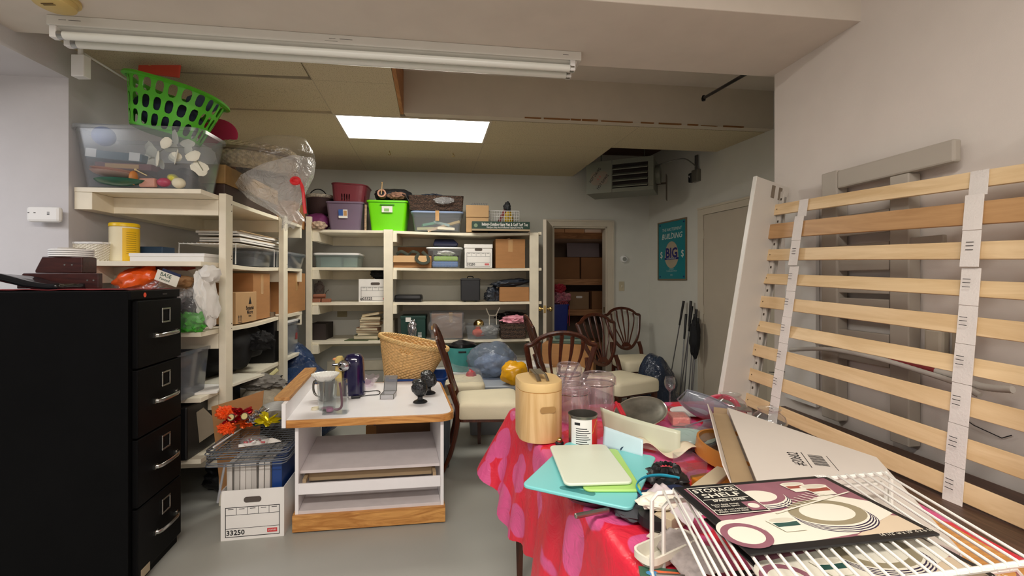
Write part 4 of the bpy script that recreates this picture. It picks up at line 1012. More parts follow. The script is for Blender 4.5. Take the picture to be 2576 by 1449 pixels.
# lavender bin with maroon basket
loc, w_ = onB(816,914,3,.03)
h1_ = hB(505,577,860,.03)
lb = tote('storage_bin', 'clear lavender storage bin with a paper label on the back top shelf', loc, rz, w_, .40, h1_, CLEAR('lavender_plastic', (206,190,208), .38, (176,156,180), .18), None, taper=.84)
pl_ = O('label', B().box(-.035,-.001,h1_*.42,.055,.0,h1_*.72).xf(TR(-.02,.026,0,.12)), m_paper, lb)
O('blue_print', B().box(-.035,-.0018,h1_*.50,.01,-.001,h1_*.72).xf(TR(-.02,.026,0,.12)), M('print_blue', (56,96,168), .5), pl_)
O('orange_print', B().box(.015,-.0018,h1_*.50,.048,-.001,h1_*.68).xf(TR(-.02,.026,0,.12)), M('print_tan', (196,150,96), .5), pl_)
one('folded_cloth', B().box(-.09,0,0,.09,.14,.07), M('hot_pink_cloth', (214,70,128), .8), 'hot pink folded cloth in the lavender bin', 'cloth', loc+Vector((-.02,.10,.045)), rz, bev=.02)
one('folded_cloth', B().box(-.13,0,0,.13,.22,.09), M('mauve_cloth', (150,84,110), .8), 'mauve cloth stack in the lavender bin above the pink one', 'cloth', loc+Vector((-.03,.12,.118)), rz, bev=.02)
m_mar = M('maroon_plastic', (126,50,60), .4, var=.03)
mb = T('laundry_basket', 'maroon plastic basket with slots stacked on the lavender bin', 'basket', loc+Vector((.0,.21,h1_+.001)), rz, rot=(0,.05,rz))
wm = (918-827)/F*dk(870,.1)
def mw(u, v):
    a = u*2*math.pi; k = .88+.12*v; r_ = (abs(math.cos(a))**5+abs(math.sin(a))**5)**(-.2)
    return (wm/2*.96*k*r_*math.cos(a), .17*k*r_*math.sin(a), .004+.185*v)
O('slotted_wall', B().perf(mw, 44, 2, .28, .40, skip=lambda i,j: (j==1) or (i%9 in (0,1,2,7,8))), m_mar, mb, sol=.003)
O('base', B().loft([[Vector(mw(k/40,0))+Vector((0,0,z)) for k in range(40)] for z in (-.003,.002)]), m_mar, mb)
O('rim', B().tube([Vector(mw(k/48,1)) for k in range(48)],.009,8,True), m_mar, mb, smooth=True)
one('cloth_bundle', crumple((0,0,0),(.12,.09,.03),85,.2,3,3,.3), M('slate_cloth', (86,84,90), .8), 'slate grey cloth showing above the maroon basket', 'cloth', loc+Vector((.02,.22,h1_+.19)), rz, smooth=True)
one('rolled_mat', B().tube([(0,0,0),(.0,.02,.27)],.012,10), M('mottled_tan', (176,146,118), .8, var=.4, sc=50), 'thin mottled strip standing between the lavender and lime bins', 'strip', BK.at(919,-.56,LV[3]+.001), rz)
# lime tote
loc, w_ = onB(920,1027,3,.02); h2_ = hB(503,579,975,.02)
m_lime = M('lime_plastic', (118,226,12), .35, var=.03)
lt = tote('storage_tote', 'lime green plastic tote on the back top shelf', loc, rz, w_, .38, h2_, m_lime, None, taper=.84, rim=.014)
lb2 = O('label', B().box(-.055,-.001,.19,.055,0,.255).xf(TR(0,.022,0,.10)), m_paper, lt)
O('label_picture', B().box(-.03,-.0018,.20,.02,-.001,.23).xf(TR(0,.022,0,.10)), M('pale_green_print', (150,200,120), .5), lb2)
O('handle_recess', B().prism(rr(.15,.012,.006,4),0,.004).xf(TR(0,.006,h2_-.045,math.pi/2,0,0)), M('lime_shadow', (70,150,8), .5), lt)
one('black_bag', crumple((0,0,.07),(.20,.12,.085),91,.2,2,4,.4,flat=.06), CLEAR('smoke_film', (90,94,98), .6, (60,62,66), .2, bump=.8, bsc=10), 'smoky plastic bag heaped on the lime tote', 'bag', loc+Vector((.02,.2,h2_+.002)), rz, smooth=True)
ct = T('craft_tape_roll', 'pale pink ring roll with a wooden dowel on the lime tote', 'roll', loc+Vector((-.07,.06,h2_+.075)), rz)
O('ring', B().lathe([(.045,-.03),(.045,.03),(.030,.03),(.030,-.03)],28,cap0=False,cap1=False).xf(TR(0,0,0,math.pi/2-.2,0,0)), M('salmon_card', (216,160,134), .6), ct, smooth=True)
O('ring_core', B().lathe([(.030,.0),(.030,.01)],24).xf(TR(0,-.0,0,math.pi/2-.2,0,0)), m_black, ct)
O('dowel', B().tube([(.0,-.045,-.01),(.008,-.05,.105)],.006,8).blob((.008,-.05,.11),(.01,.01,.008),0,1,0,2), M('pale_dowel', (206,170,120), .5), ct)
one('folded_scarf', crumple((0,0,0),(.09,.06,.04),93,.3,3,4,.6), M('tan_black_scarf', (150,112,92), .8, var=.5, sc=20), 'tan and dark scarf beside the ring roll on the lime tote', 'cloth', loc+Vector((.09,.06,h2_+.055)), rz, smooth=True)
one('headband', B().tube([(-.07,0,0),(-.02,0,.035),(.04,0,.03),(.08,0,-.03),(.085,0,-.06)],.006,8), m_black, 'black curved strap at the right of the lime tote top', 'strap', loc+Vector((.14,.02,h2_+.03)), rz, smooth=True)
# clear bin with blocks, dark wicker tray on it
loc, w_ = onB(1033,1166,3,.02); h3_ = hB(538,585,1100,.02)
cbn = tote('storage_bin', 'clear bin of pastel papers with pale blue rim on the back top shelf', loc, rz, w_, .38, h3_, m_clear, M('pale_blue_rim', (150,170,206), .4), taper=.9)
O('brown_tape', B().box(-.02,-.005,h3_-.09,.02,.0,h3_+.018), m_tapeb, cbn)
random.seed(9)
for i,(c_,lb_) in enumerate((((214,206,150),'pale yellow folded paper in the clear pastel bin'),((110,176,140),'mint green paper strip in the clear pastel bin'),((226,196,160),'buff paper slip in the clear pastel bin'),((190,214,206),'pale aqua paper wad in the clear pastel bin'),((232,226,206),'white paper wad in the clear pastel bin'),((226,190,120),'mustard card in the clear pastel bin'))):
    one('paper_wad', B().box(-.09,0,-.012,.09,.1,.014), M('pastel_%d'%i, c_, .7), lb_, 'paper', loc+Vector((-.13+.055*i,.03+.03*(i%2),.03+.028*((i*2)%4))), rot=(0,random.uniform(-.3,.3),rz+random.uniform(-.3,.3)))
m_dwk, nt, p, _ = _new('dark_wicker')
wvx = nt.nodes.new('ShaderNodeTexWave'); wvx.bands_direction = 'Z'; wvx.inputs['Scale'].default_value = 22; wvx.inputs['Distortion'].default_value = 6; wvx.inputs['Detail Scale'].default_value = 4
nt.links.new(_obj(nt), wvx.inputs['Vector']); nt.links.new(_ramp(nt, wvx.outputs['Fac'], lin((30,20,16)), lin((104,78,62)), .2, .8), p.inputs['Base Color']); _bump(nt, p, wvx.outputs['Fac'], .9, .006); p.inputs['Roughness'].default_value = .6
wt_ = (1168-1030)/F*dk(1100,.0); ht_ = hB(500,538,1100,0)
wkt = T('wicker_tray', 'dark woven rectangular basket resting on the clear pastel bin', 'basket', loc+Vector((-.01,-.01,h3_+.019)), rz)
O('woven_wall', B().bin(wt_,.36,ht_,.96,.02,.012,0).xf(TR(0,.18,0)), m_dwk, wkt)
one('folded_bag', crumple((0,0,0),(.13,.1,.03),95,.3,3,4,.5), M('slate_fabric', (70,76,88), .6), 'slate folded fabric lying in the dark woven basket', 'cloth', loc+Vector((-.08,.15,h3_+ht_+.03)), rz, smooth=True)
one('plastic_wrap', crumple((0,0,0),(.10,.02,.035),97,.2,3,4,.8), CLEAR('shiny_wrap', (235,235,235), .25, (220,220,222), .05, 1.6, bump=1.5, bsc=18), 'crinkled clear plastic sheet over the front of the dark woven basket', 'plastic', loc+Vector((.08,-.04,h3_+ht_*.75)), rz, smooth=True)
# open tan box, wire crate, game box
loc, w_ = onB(1173,1229,3,.06); h4_ = hB(518,585,1200,.06)
cb4 = carton('cardboard_box', 'plain tan box with a folded top on the back top shelf', loc, rz, w_, .30, h4_*.98, m_cb3, tape=False)
O('folded_top', B().box(-w_/2-.003,-.012,h4_*.55,w_/2+.003,-.001,h4_*1.0), m_cb3, cb4, bev=.004)
hg = B()
for k in range(9): hg.tube([(-.09+k*.02,0,.0),(-.09+k*.02,0,.05),(-.085+k*.02,0,.062)],.003,6)
hg.tube([(-.10,0,.01),(.09,0,.01)],.004,6)
one('hanger_bundle', hg, M('steel_grey_wire', (120,122,126), .4, .7), 'bundle of wire hangers standing behind the tan box', 'hangers', loc+Vector((.02,.16,h4_-.01)), rz)
gl_, wg = onB(1187,1331,3,-.01); hg_ = hB(562,588,1260,-.01)
gm = T('game_box', 'dark green golf game box with white lettering along the edge of the top shelf', 'box', gl_+Vector((0,0,.001)), rz, rot=(0,.0,rz))
O('box', B().box(-wg/2,-.05,0,wg/2,.20,hg_*.9), M('game_green', (22,58,46), .45), gm, bev=.002)
O('base_tray', B().box(-wg/2-.002,-.052,0,wg/2+.002,.202,.02), M('game_cream', (170,150,120), .6), gm)
TXT('Indoor-Outdoor Easy Net & Golf Turf Tee', .047, m_paper, gm, (.04,-.0515,hg_*.62), R90, 'printed_title', sx=.60, bold=.0006)
TXT('Multi-Sport Utility Net & Professional Chipping & Driving Mat', .026, m_paper, gm, (.04,-.0515,hg_*.34), R90, 'printed_text', sx=.60)
O('emblem', B().lathe([(.02,0),(.02,.0008)],18).xf(TR(-wg/2+.04,-.051,hg_*.5,math.pi/2,0,0)), M('emblem_sage', (120,140,110), .6), gm)
cl_, wc_ = onB(1231,1306,3,.10); hc_ = hB(530,563,1270,.10)+.05
cg = T('wire_crate', 'white wire mesh crate behind the green game box', 'crate', cl_+Vector((0,.04,.0)), rz)
b = B()
for k in range(13): x_ = -wc_/2+wc_*k/12; b.tube([(x_,.0,0),(x_,0,hc_+.05)],.0022,5).tube([(x_,.24,0),(x_,.24,hc_+.05)],.0022,5)
for k in range(9):
    z_ = (hc_+.05)*k/8; b.tube([(-wc_/2,0,z_),(wc_/2,0,z_),(wc_/2,.24,z_),(-wc_/2,.24,z_)],.0022 if k<8 else .004,5,True)
O('mesh', b, m_white, cg, kind='stuff')
one('tool_bag', crumple((0,0,0),(.05,.05,.12),99,.25,3,4,.4), M('yellow_fabric', (214,176,36), .6), 'yellow fabric bag standing in the white wire crate', 'bag', cl_+Vector((.04,.16,.15)), rz, smooth=True)
one('tool_bag', crumple((0,0,0),(.04,.05,.07),100,.25,3,4,.5), M('charcoal_fabric', (52,54,58), .6), 'charcoal glove-like bag on top of the yellow one', 'bag', cl_+Vector((.03,.16,.30)), rz, smooth=True)
one('book', B().box(-.015,0,0,.015,.14,.20), M('dull_red_book', (150,56,56), .6), 'dull red book leaning in the white wire crate', 'book', cl_+Vector((-.08,.12,.09)), rot=(0,.45,rz))
# ------------------------------------------------------------------ second shelf
loc, w_ = onB(786,902,2,.04); h_ = hB(632,669,850,.04)
s2 = tote('storage_bin', 'flat clear bin with white lid alone on the second back shelf, left bay', loc, rz, w_, .36, h_-.018, CLEAR('pale_green_bin', (226,236,232), .25, (196,208,206), .12), m_white, taper=.94)
one('file_box', B().box(-.14,0,0,.07,.22,.105), M('pale_blue_box', (186,198,208), .6), 'pale blue box inside the flat clear bin', 'box', loc+Vector((-.03,.05,.006)), rz, bev=.004)
one('fabric_roll', B().box(-.07,0,0,.07,.22,.095), M('pale_green_fabric', (170,184,166), .8, bump=.5, bsc=60), 'pale green fabric beside the pale blue box in the flat bin', 'fabric', loc+Vector((.125,.07,.006)), rz, bev=.01)
loc, w_ = onB(990,1085,2,.03)
cx = carton('cardboard_box', 'open tan box with folded-down flap and straps hanging out', loc, rz, w_, .34, .125, m_cb, open_=True, tape=False)
O('front_flap', B().box(-w_/2,-.004,-.075,w_/2-.03,0,0).xf(TR(0,0,.125,-.35)), m_cb3, cx)
O('back_flap', B().box(-w_/2,.34,.125,w_/2,.344,.24), m_cb2, cx)
m_olive = M('olive_strap', (56,60,48), .8)
one('strap_coil', B().tube(cr([(-.17,.05,.14),(-.12,.03,.17),(-.05,.04,.14),(.0,.0,.17),(.06,.02,.15),(.04,-.03,.10),(.07,-.04,.055),(.13,-.04,.045),(.17,-.03,.07),(.15,.0,.12),(.10,.02,.17)],6),.018,8,ry=.007), m_olive, 'olive webbing strap looping out of the open tan box', 'strap', loc, rz, smooth=True)
loc, w_ = onB(1073,1162,2,.03); h_ = hB(624,675,1118,.03)
cd = T('storage_crate', 'clear plastic crate with round holes holding lime and blue items', 'crate', loc, rz)
def cw(u, v):
    a = u*2*math.pi+math.pi/4; k = .88+.12*v; r_ = (abs(math.cos(a))**7+abs(math.sin(a))**7)**(-1/7)
    return (w_/2*k*r_*math.cos(a), .16+.15*k*r_*math.sin(a), .004+(h_-.01)*v)
O('holed_wall', B().perf(cw, 36, 6, .24, .27, skip=lambda i,j: j>3), m_clear, cd)
O('rim', B().tube([Vector(cw(k/48,1)) for k in range(48)],.011,8,True), m_white, cd, smooth=True)
O('base', B().loft([[Vector(cw(k/40,0))+Vector((0,0,z)) for k in range(40)] for z in (-.003,.002)]), m_clear, cd)
one('folded_cloth', B().box(-.13,0,0,.13,.16,.05), M('lime_cloth', (164,196,104), .8), 'lime cloth folded in the clear holed crate', 'cloth', loc+Vector((.01,.05,.075)), rz, bev=.015)
one('folded_cloth', B().box(-.14,0,0,.14,.16,.06), M('sky_cloth', (104,132,180), .8), 'blue cloth folded under the lime cloth in the holed crate', 'cloth', loc+Vector((.0,.05,.01)), rz, bev=.015)
one('paper_wad', crumple((0,0,0),(.09,.06,.03),102,.3,3,4,.6), m_paper, 'white crumpled paper on top in the clear holed crate', 'paper', loc+Vector((.0,.12,.16)), rz, smooth=True)
nbx = one('vinyl_case', B().loft([[(-.125,0,0),(.125,0,0),(.125,.22,0),(-.125,.22,0)],[(-.125,.0,.03),(.145,0,.03),(.145,.22,.03),(-.125,.22,.03)],[(-.11,.03,.085),(.09,.03,.085),(.09,.2,.085),(-.11,.2,.085)]]), M('navy_vinyl', (22,28,56), .2), 'shiny navy vinyl case on top of the clear holed crate', 'case', loc+Vector((-.0,.05,h_+.012)), rz, bev=.01)
loc, w_ = onB(1168,1239,2,.02); h_ = hB(614,674,1200,.02)
bankers('white file box numbered 33250 with lid on the second back shelf', loc, rz, w_-.01, .36, h_-.01, '33250')
loc, w_ = onB(1247,1321,2,.05); h_ = hB(601,674,1284,.05)
c5 = carton('cardboard_box', 'tall brown box with wrinkled tape on the second back shelf, right end', loc, rz, w_, .36, h_, m_cb)
one('tape_tail', B().box(-.03,0,-.004,.03,.05,.0), m_tapeb, 'loose curl of tape on top of the tall brown box', 'tape', loc+Vector((-.03,.03,h_+.006)), rot=(0,-.25,rz))
# ------------------------------------------------------------------ third shelf
loc, w_ = onB(902,986,1,.05); h_ = hB(701,759,930,.05)
bankers('white file box marked 03325 on the third back shelf behind the middle post', loc, rz, w_, .36, h_, '#03325', lid=False)
one('fur_hat', crumple((0,0,.03),(.10,.09,.055),105,.25,4,4,.3), M('black_fur', (16,15,16), .9, bump=1, bsc=90), 'black furry lump on the file box marked 03325', 'hat', loc+Vector((.01,.15,h_+.028)), rz, smooth=True)
mrk = M('terracotta', (150,96,72), .7)
t_ = T('wooden_toys', 'small brown wooden toy blocks at the left of the third back shelf', 'toys', onB(784,826,1,.05)[0], rz)
O('block', B().box(-.09,0,0,.0,.07,.04), mrk, t_, bev=.006)
O('block', B().box(.01,.01,0,.10,.06,.038), mrk, t_, bev=.006)
O('block', B().tube([(-.08,.05,.062),(.04,.05,.066)],.022,10), mrk, t_, smooth=True)
one('wire_figure', B().tube(cr([(-.05,0,.09),(-.02,0,.14),(0,0,.11),(.03,0,.16),(.01,0,.19)],5),.003,6).tube(cr([(.05,0,.04),(.06,0,.10),(.09,0,.13)],5),.003,6), m_brn, 'twisted brown wire figure behind the toy blocks', 'figure', onB(784,826,1,.13)[0], rz)
one('sheer_cloth', crumple((0,0,.11),(.05,.05,.11),107,.25,3,4,.5,flat=.11), M('dusty_grey_cloth', (120,110,106), .85), 'dusty grey cloth bundle in the corner behind the toy blocks', 'cloth', onB(795,810,1,.30)[0], rz, smooth=True)
loc, w_ = onB(991,1061,1,.04)
cs = T('tool_case', 'low black plastic case lying on the third back shelf', 'case', loc, rz)
O('lower_shell', B().loft([[(x*k,y*k+.11,z) for x,y in rr(w_,.22,.02)] for z,k in ((0,.94),(.035,1))]), m_black, cs, smooth=True, ang=35)
O('upper_shell', B().loft([[(x*k,y*k+.11,z) for x,y in rr(w_,.22,.02)] for z,k in ((.037,1),(.066,.96),(.074,.88))]), m_black, cs, smooth=True, ang=35)
loc, w_ = onB(1159,1208,1,.04); h_ = hB(697,758,1180,.04)
sc = T('shredder_case', 'upright black hard case on the third back shelf', 'case', loc, rz)
O('shell', B().box(-w_/2,0,.006,w_/2,.13,h_-.01), M('case_black', (32,34,38), .5), sc, bev=.012)
O('lid_edge', B().box(-w_/2-.004,-.004,h_-.03,w_/2+.004,.135,h_-.016), m_black, sc, bev=.003)
O('handle', B().tube(cr([(-.03,.06,h_-.012),(-.025,.06,h_+.008),(.025,.06,h_+.008),(.03,.06,h_-.012)],4),.005,8), m_black, sc, smooth=True)
for x_ in (-.06,.06): O('foot', B().box(x_-.012,.01,0,x_+.012,.12,.006), m_black, sc)
loc, w_ = onB(1258,1331,1,.03); h_ = hB(721,757,1295,.03)
carton('cardboard_box', 'low tan carton at the right end of the third back shelf', loc, rz, w_, .30, h_, m_cb, tape=False)
one('tarp', crumple((0,0,0),(.22,.12,.045),110,.25,2.5,4,.6), M('slate_tarp', (44,50,60), .4), 'folded slate blue tarp over the low tan carton', 'tarp', loc+Vector((-.04,.13,h_+.045)), rot=(0,-.1,rz), smooth=True)
one('tarp', crumple((0,0,.06),(.09,.07,.09),112,.3,3,4,.8,flat=.06), MC['slate_tarp'], 'crumpled end of the tarp drooping left of the tan carton', 'tarp', loc+Vector((-.24,.14,.0)), rz, smooth=True)
one('outlet_cover', B().box(-.055,-.006,-.055,.055,0,.055), M('beige_cover', (156,146,112), .5), 'beige wall outlet plate behind the back shelving', 'outlet', BK.at(861,-.001,zat(BK,861,785,0)), rz, bev=.002)
# ------------------------------------------------------------------ fourth shelf
random.seed(4)
loc, w_ = onB(895,950,0,.06)
z = LV[0]+.001
bl = ['dark green flat book at the bottom of the paperback pile','thick olive book above the green one in the pile','pale book third from the bottom of the pile','tan book in the lower middle of the pile','brown book with dull red edge in the pile','cream book in the middle of the pile','small brown book in the upper middle of the pile','cream paperback third from the top of the pile','pale paperback second from the top of the pile','cream paperback tilted on top of the pile']
cols_ = [(70,84,60),(96,96,66),(206,196,168),(180,152,112),(142,104,80),(212,200,172),(160,124,88),(222,208,176),(216,198,160),(216,190,146)]
for i in range(10):
    th_ = [.012,.04,.022,.026,.03,.026,.03,.024,.028,.024][i]; wd = .13-.004*i
    t = T('book', bl[i], 'book', (loc.x+random.uniform(-.02,.02)+(.01*i*.3), loc.y+random.uniform(0,.03), z), rz+random.uniform(-.3,.3), 'books piled on the fourth back shelf')
    if i == 9: t.rotation_euler.y = -.16; t.location.z += .012
    O('cover', B().box(-wd,0,0,wd,.17,.003).box(-wd,0,th_-.003,wd,.17,th_).box(wd-.004,0,0,wd,.17,th_), M('book_cover_%d'%i, cols_[i], .6), t)
    O('pages', B().box(-wd+.003,.003,.0031,wd-.0045,.167,th_-.0031), M('book_pages', (214,202,172), .8), t)
    z += th_+.001
bt_ = one('booklet', B().box(-.12,0,0,.12,.16,.006), M('green_booklet', (84,96,64), .6), 'thin green booklet lying flat left of the book pile', 'book', loc+Vector((-.10,-.04,.0)), rz-.1)
one('file_box', B().box(-.10,0,0,.08,.3,.20), M('pale_shoe_box', (186,178,160), .7), 'pale box half hidden behind the middle post on the fourth shelf', 'box', onB(955,990,0,.16)[0], rz)
one('black_crate', B().box(-.06,0,0,.11,.3,.17), M('dark_box_brown', (48,38,34), .7), 'dark box at the left end of the fourth back shelf', 'box', onB(784,800,0,.15)[0], rz)
loc, w_ = onB(1008,1070,0,.05); h_ = hB(790,853,1040,.05)
gx = T('ornament_box', 'dark green storage box on the fourth back shelf', 'box', loc, rz)
O('body', B().box(-w_/2,0,0,w_/2,.3,h_-.03), M('deep_green', (16,60,52), .45), gx, bev=.003)
O('lid', B().box(-w_/2-.004,-.004,h_-.045,w_/2+.004,.304,h_-.012), MC['deep_green'], gx, bev=.004)
b = B()
for k in range(4): b.box(.05,-.001,.03+k*.013,.09,0,.036+k*.013)
O('white_print', b, m_paper, gx)
gt = T('gift_wrap', 'silver gift bag with a white tag hanging in front of the green box', 'bag', BK.at(1037,-.62,LV[0]+.03), rz)
O('foil', crumple((0,0,.085),(.042,.03,.10),115,.25,3,4,.8), M('silver_foil', (190,190,194), .2, .9), gt, smooth=True)
O('tag', B().box(-.065,-.03,.17,-.01,-.027,.215), m_paper, gt)
loc, w_ = onB(1080,1168,0,.04); h_ = hB(785,855,1120,.04)
wr = T('wrapped_box', 'brown box wrapped in clear plastic in a clear tub, fourth back shelf', 'box', loc, rz)
O('carton', B().box(-w_/2+.02,.02,.01,w_/2-.02,.26,h_-.025), M('pinkish_cardboard', (170,128,98), .7), wr, bev=.004)
O('plastic_tub', B().bin(w_,.30,h_-.01,.94,.02,.003,.004).xf(TR(0,.15,0)), m_clear, wr)
O('film', crumple((0,.02,h_*.45),(w_*.52,.03,h_*.45),117,.08,3,4,.3), m_bag, wr, smooth=True, ang=180)
O('tape', B().box(.02,.008,h_*.6,.06,.012,h_-.01), m_tapeb, wr); O('tape', B().box(-w_/2+.02,-.004,h_*.36,-w_/2+.07,.002,h_*.50), m_tapeb, wr)
loc, w_ = onB(1170,1258,0,.0); h_ = hB(818,853,1215,0)
cl = tote('storage_bin', 'small clear bin of tinsel and bottles on the fourth back shelf', loc, rz, w_, .30, h_, m_clear, None, taper=.9)
one('orange_ornament', crumple((0,0,0),(.07,.05,.045),120,.2,3,3,.4), M('orange_red', (224,86,56), .5), 'orange red ornament in the small clear bin', 'ornament', loc+Vector((-.05,.10,.06)), rz, smooth=True)
one('white_tissue', crumple((0,0,0),(.11,.08,.05),121,.3,3,4,.6), CLEAR('tissue_film', (230,230,228), .5, (214,212,206), .3), 'white tissue heap in the small clear bin', 'tissue', loc+Vector((.06,.12,.08)), rz, smooth=True)
one('brass_bell', B().lathe([(.05,-.03),(.055,0),(.045,.035),(.02,.05),(.012,.07)],20).xf(TR(0,0,0,1.2,0,.6)), m_brass, 'brass bell ornament lying on the small clear bin', 'ornament', loc+Vector((-.05,.12,.15)), rz, smooth=True)
one('wine_rack', B().tube(cr([(-.07,0,.09),(-.05,0,.04),(-.035,0,.015),(.035,0,.015),(.05,0,.04),(.08,0,.10)],5),.006,8).tube([(-.035,0,.015),(-.035,0,-.09)],.005,8).tube([(.04,0,.015),(.045,0,-.09)],.005,8), m_cream, 'cream metal prong stand rising from the small clear bin', 'stand', loc+Vector((.10,.14,h_+.085)), rz, smooth=True)
loc, w_ = onB(1260,1325,0,.0); h_ = hB(812,850,1290,0)
wb3 = T('wicker_tray', 'dark wicker basket at the right end of the fourth back shelf', 'basket', loc, rz)
O('woven_wall', B().bin(w_,.26,h_,.95,.02,.012,0).xf(TR(0,.13,0)), m_dwk, wb3)
one('pink_sweater', crumple((0,0,0),(.15,.10,.05),125,.35,3,4,.9), m_pink, 'pink knitted cloth heaped on the dark wicker basket', 'clothes', loc+Vector((.02,.10,h_+.035)), rz, smooth=True)
one('black_cloth', crumple((0,0,0),(.17,.10,.05),126,.3,3,4,.6), m_blkbag, 'dark cloth bundle behind the pink sweater', 'clothes', loc+Vector((-.03,.27,h_+.06)), rz, smooth=True)
# ------------------------------------------------------------------ ceiling light panel, strip fixture, fittings
pn = T('ceiling_light', 'lit rectangular fluorescent ceiling panel in the tile ceiling', 'light', (0,0,0))
q = [tpt(-1.38+.02,3.69+.02),tpt(-.16-.02,3.69+.02),tpt(-.16-.02,4.30-.02),tpt(-1.38+.02,4.30-.02)]
O('diffuser', B().prism(q, 2.662, 2.668), EMIT('panel_glow', (255,250,240), 9), pn)
o1, o2 = [tpt(-1.38,3.69),tpt(-.16,3.69),tpt(-.16,4.30),tpt(-1.38,4.30)], [tpt(-1.362,3.708),tpt(-.178,3.708),tpt(-.178,4.282),tpt(-1.362,4.282)]
O('frame', B().loft([[(x,y,2.646) for x,y in o1],[(x,y,2.675) for x,y in o1],[(x,y,2.675) for x,y in o2],[(x,y,2.646) for x,y in o2]],False,False,True), m_trim, pn)
O('housing', B().prism(o1, 2.676, 2.76), m_trim, pn)
m_fix = M('fixture_white_enamel', (222,220,212), .3, var=.02)
m_tube = M('fluorescent_tube', (236,238,230), .2, var=.01)
a_ = Vector((-2.10,2.06)); c_ = Vector((.365,2.40)); fl_ = (c_-a_).length
sf = T('strip_light', 'long unlit two-tube fluorescent strip fixture under the ceiling beam', 'light', (a_.x,a_.y,2.5695), math.atan2(c_.y-a_.y,c_.x-a_.x))
O('channel', B().box(0,0,-.045,fl_,.115,0), m_fix, sf, bev=.003)
O('reflector', B().loft([[(x,y0,z) for x,y0,z in ((0.02,.012,-.0455),(fl_-.02,.012,-.0455),(fl_-.02,.103,-.0455),(.02,.103,-.0455))],[(.02,.045,-.062),(fl_-.02,.045,-.062),(fl_-.02,.07,-.062),(.02,.07,-.062)]]), m_fix, sf)
for y_ in (.018,.097):
    O('tube', B().tube([(.06,y_,-.083),(fl_-.06,y_,-.083)],.0185,16), m_tube, sf, smooth=True)
    for x_ in (.046,fl_-.052):
        O('tube_cap', B().tube([(x_-.008,y_,-.083),(x_+.014,y_,-.083)],.0192,16), m_chr, sf, smooth=True)
    for x_,s_ in ((.022,1),(fl_-.048,1)):
        O('lamp_holder', B().box(x_-.012,y_-.018,-.100,x_+.016,y_+.018,-.045), m_white, sf, bev=.004)
b = B()
for x_ in (.05,.09,.11,1.22,1.27,1.30,fl_-.10): b.box(x_,-.0006,-.022,x_+.03,0,-.020)
for x_ in (1.20,): b.box(x_,-.0006,-.034,x_+.06,0,-.033)
O('knockout_marks', b, M('mark_grey', (96,92,88), .6), sf, kind='stuff')
sd = T('smoke_detector', 'yellowed round smoke detector on the beam at the upper left', 'detector', (-1.94,1.94,2.5695))
O('base', B().lathe([(.085,0),(.085,-.012),(.075,-.016)],32), M('yellowed_plastic', (206,180,112), .5), sd, smooth=True)
O('cover', B().lathe([(.074,-.0165),(.07,-.036),(.05,-.046),(.001,-.048)],32), MC['yellowed_plastic'], sd, smooth=True)
O('vent_marks', B().box(-.02,-.04,-.0492,.03,-.036,-.0478).box(-.02,-.03,-.0492,.03,-.026,-.0478), M('vent_dark', (90,70,30), .7), sd)
jb = T('junction_box', 'small white junction box with conduit near the left wall under the beam', 'box', P(203,168,2.43))
O('box', B().box(-.034,-.02,-.058,.034,.025,.058), m_white, jb, bev=.004)
O('conduit', B().tube([(.0,0,.058),(0,0,.115)],.012,10).tube([(.0,.02,.08),(-.02,.3,.07),(-.05,.7,.10)],.006,8), m_white, jb)
q = P(83,200,2.2)
for px_,py_,lb_ in ((980,383,'small ceiling hook nearest the lit panel, left of two'),(1140,388,'small ceiling hook right of the other, below the lit panel')):
    g_ = G(px_,py_-4,2.65)
    one('ceiling_hook', B().tube([(0,0,0),(0,0,-.018)],.003,6).tube([(.012*math.sin(a),0,-.030+.012*math.cos(a)) for a in [k*.5 for k in range(10)]],.0025,6), M('hook_brass', (150,126,70), .4, .8), lb_, 'hook', (g_.x,g_.y,2.6495))
# heater
m_ht = M('heater_grey_green', (118,120,106), .4, var=.03)
hA = P(1475,488,5.1); hB_ = P(1645,470,4.8)
hr = math.atan2(hB_.y-hA.y, hB_.x-hA.x); hl = .72
ht = T('unit_heater', 'grey-green unit heater with horizontal louvers hanging in the open ceiling bay', 'heater', (hA.x,hA.y,2.33), hr)
b = B(); b.loft([[(x,z0,y) for x,y in ((.0,0),(hl,0),(hl,.35),(0,.35))] for z0 in (.022,.38)])
O('cabinet', b, m_ht, ht, bev=.004)
fx0, fx1 = .285, hl-.055
O('front_panel', B().box(-.002,.0,-.002,fx0,.021,.352), m_ht, ht, bev=.003)
O('front_frame', B().box(fx0+.001,.0,-.002,hl+.002,.021,.04).box(fx0+.001,.0,.300,hl+.002,.021,.352).box(fx1,.0,.0405,hl+.002,.021,.2995), m_ht, ht, bev=.002)
O('louver_recess', B().box(fx0+.005,.0215,.04,fx1,.0225,.30), m_dark, ht)
for k in range(4):
    z_ = .066+k*.063
    O('louver', B().box(fx0+.008,-.03,-.003,fx1-.002,.02,.003).xf(TR(0,0,z_,.55)).tube([(fx0+.008,-.026,z_-.016),(fx1-.002,-.026,z_-.016)],.006,8), m_ht, ht, smooth=True)
O('motor_housing', B().tube([(hl+.003,.20,.19),(hl+.05,.20,.19)],.10,20), m_ht, ht, smooth=True)
O('rear_bracket', B().box(hl+.10,.24,-.08,hl+.104,.36,.20).box(hl,.30,.10,hl+.10,.31,.12), M('bracket_brown', (96,84,70), .6), ht)
for x_ in (.12,.6): O('hanger_rod', B().tube([(x_,.2,.35),(x_,.2,.60)],.006,8), m_ht, ht)
O('logo_patch', B().prism(rr(.19,.15,.05,4),0,.0008).xf(TR(.145,-.002,.165,math.pi/2,0,0)), M('logo_tan', (128,118,102), .5), ht)
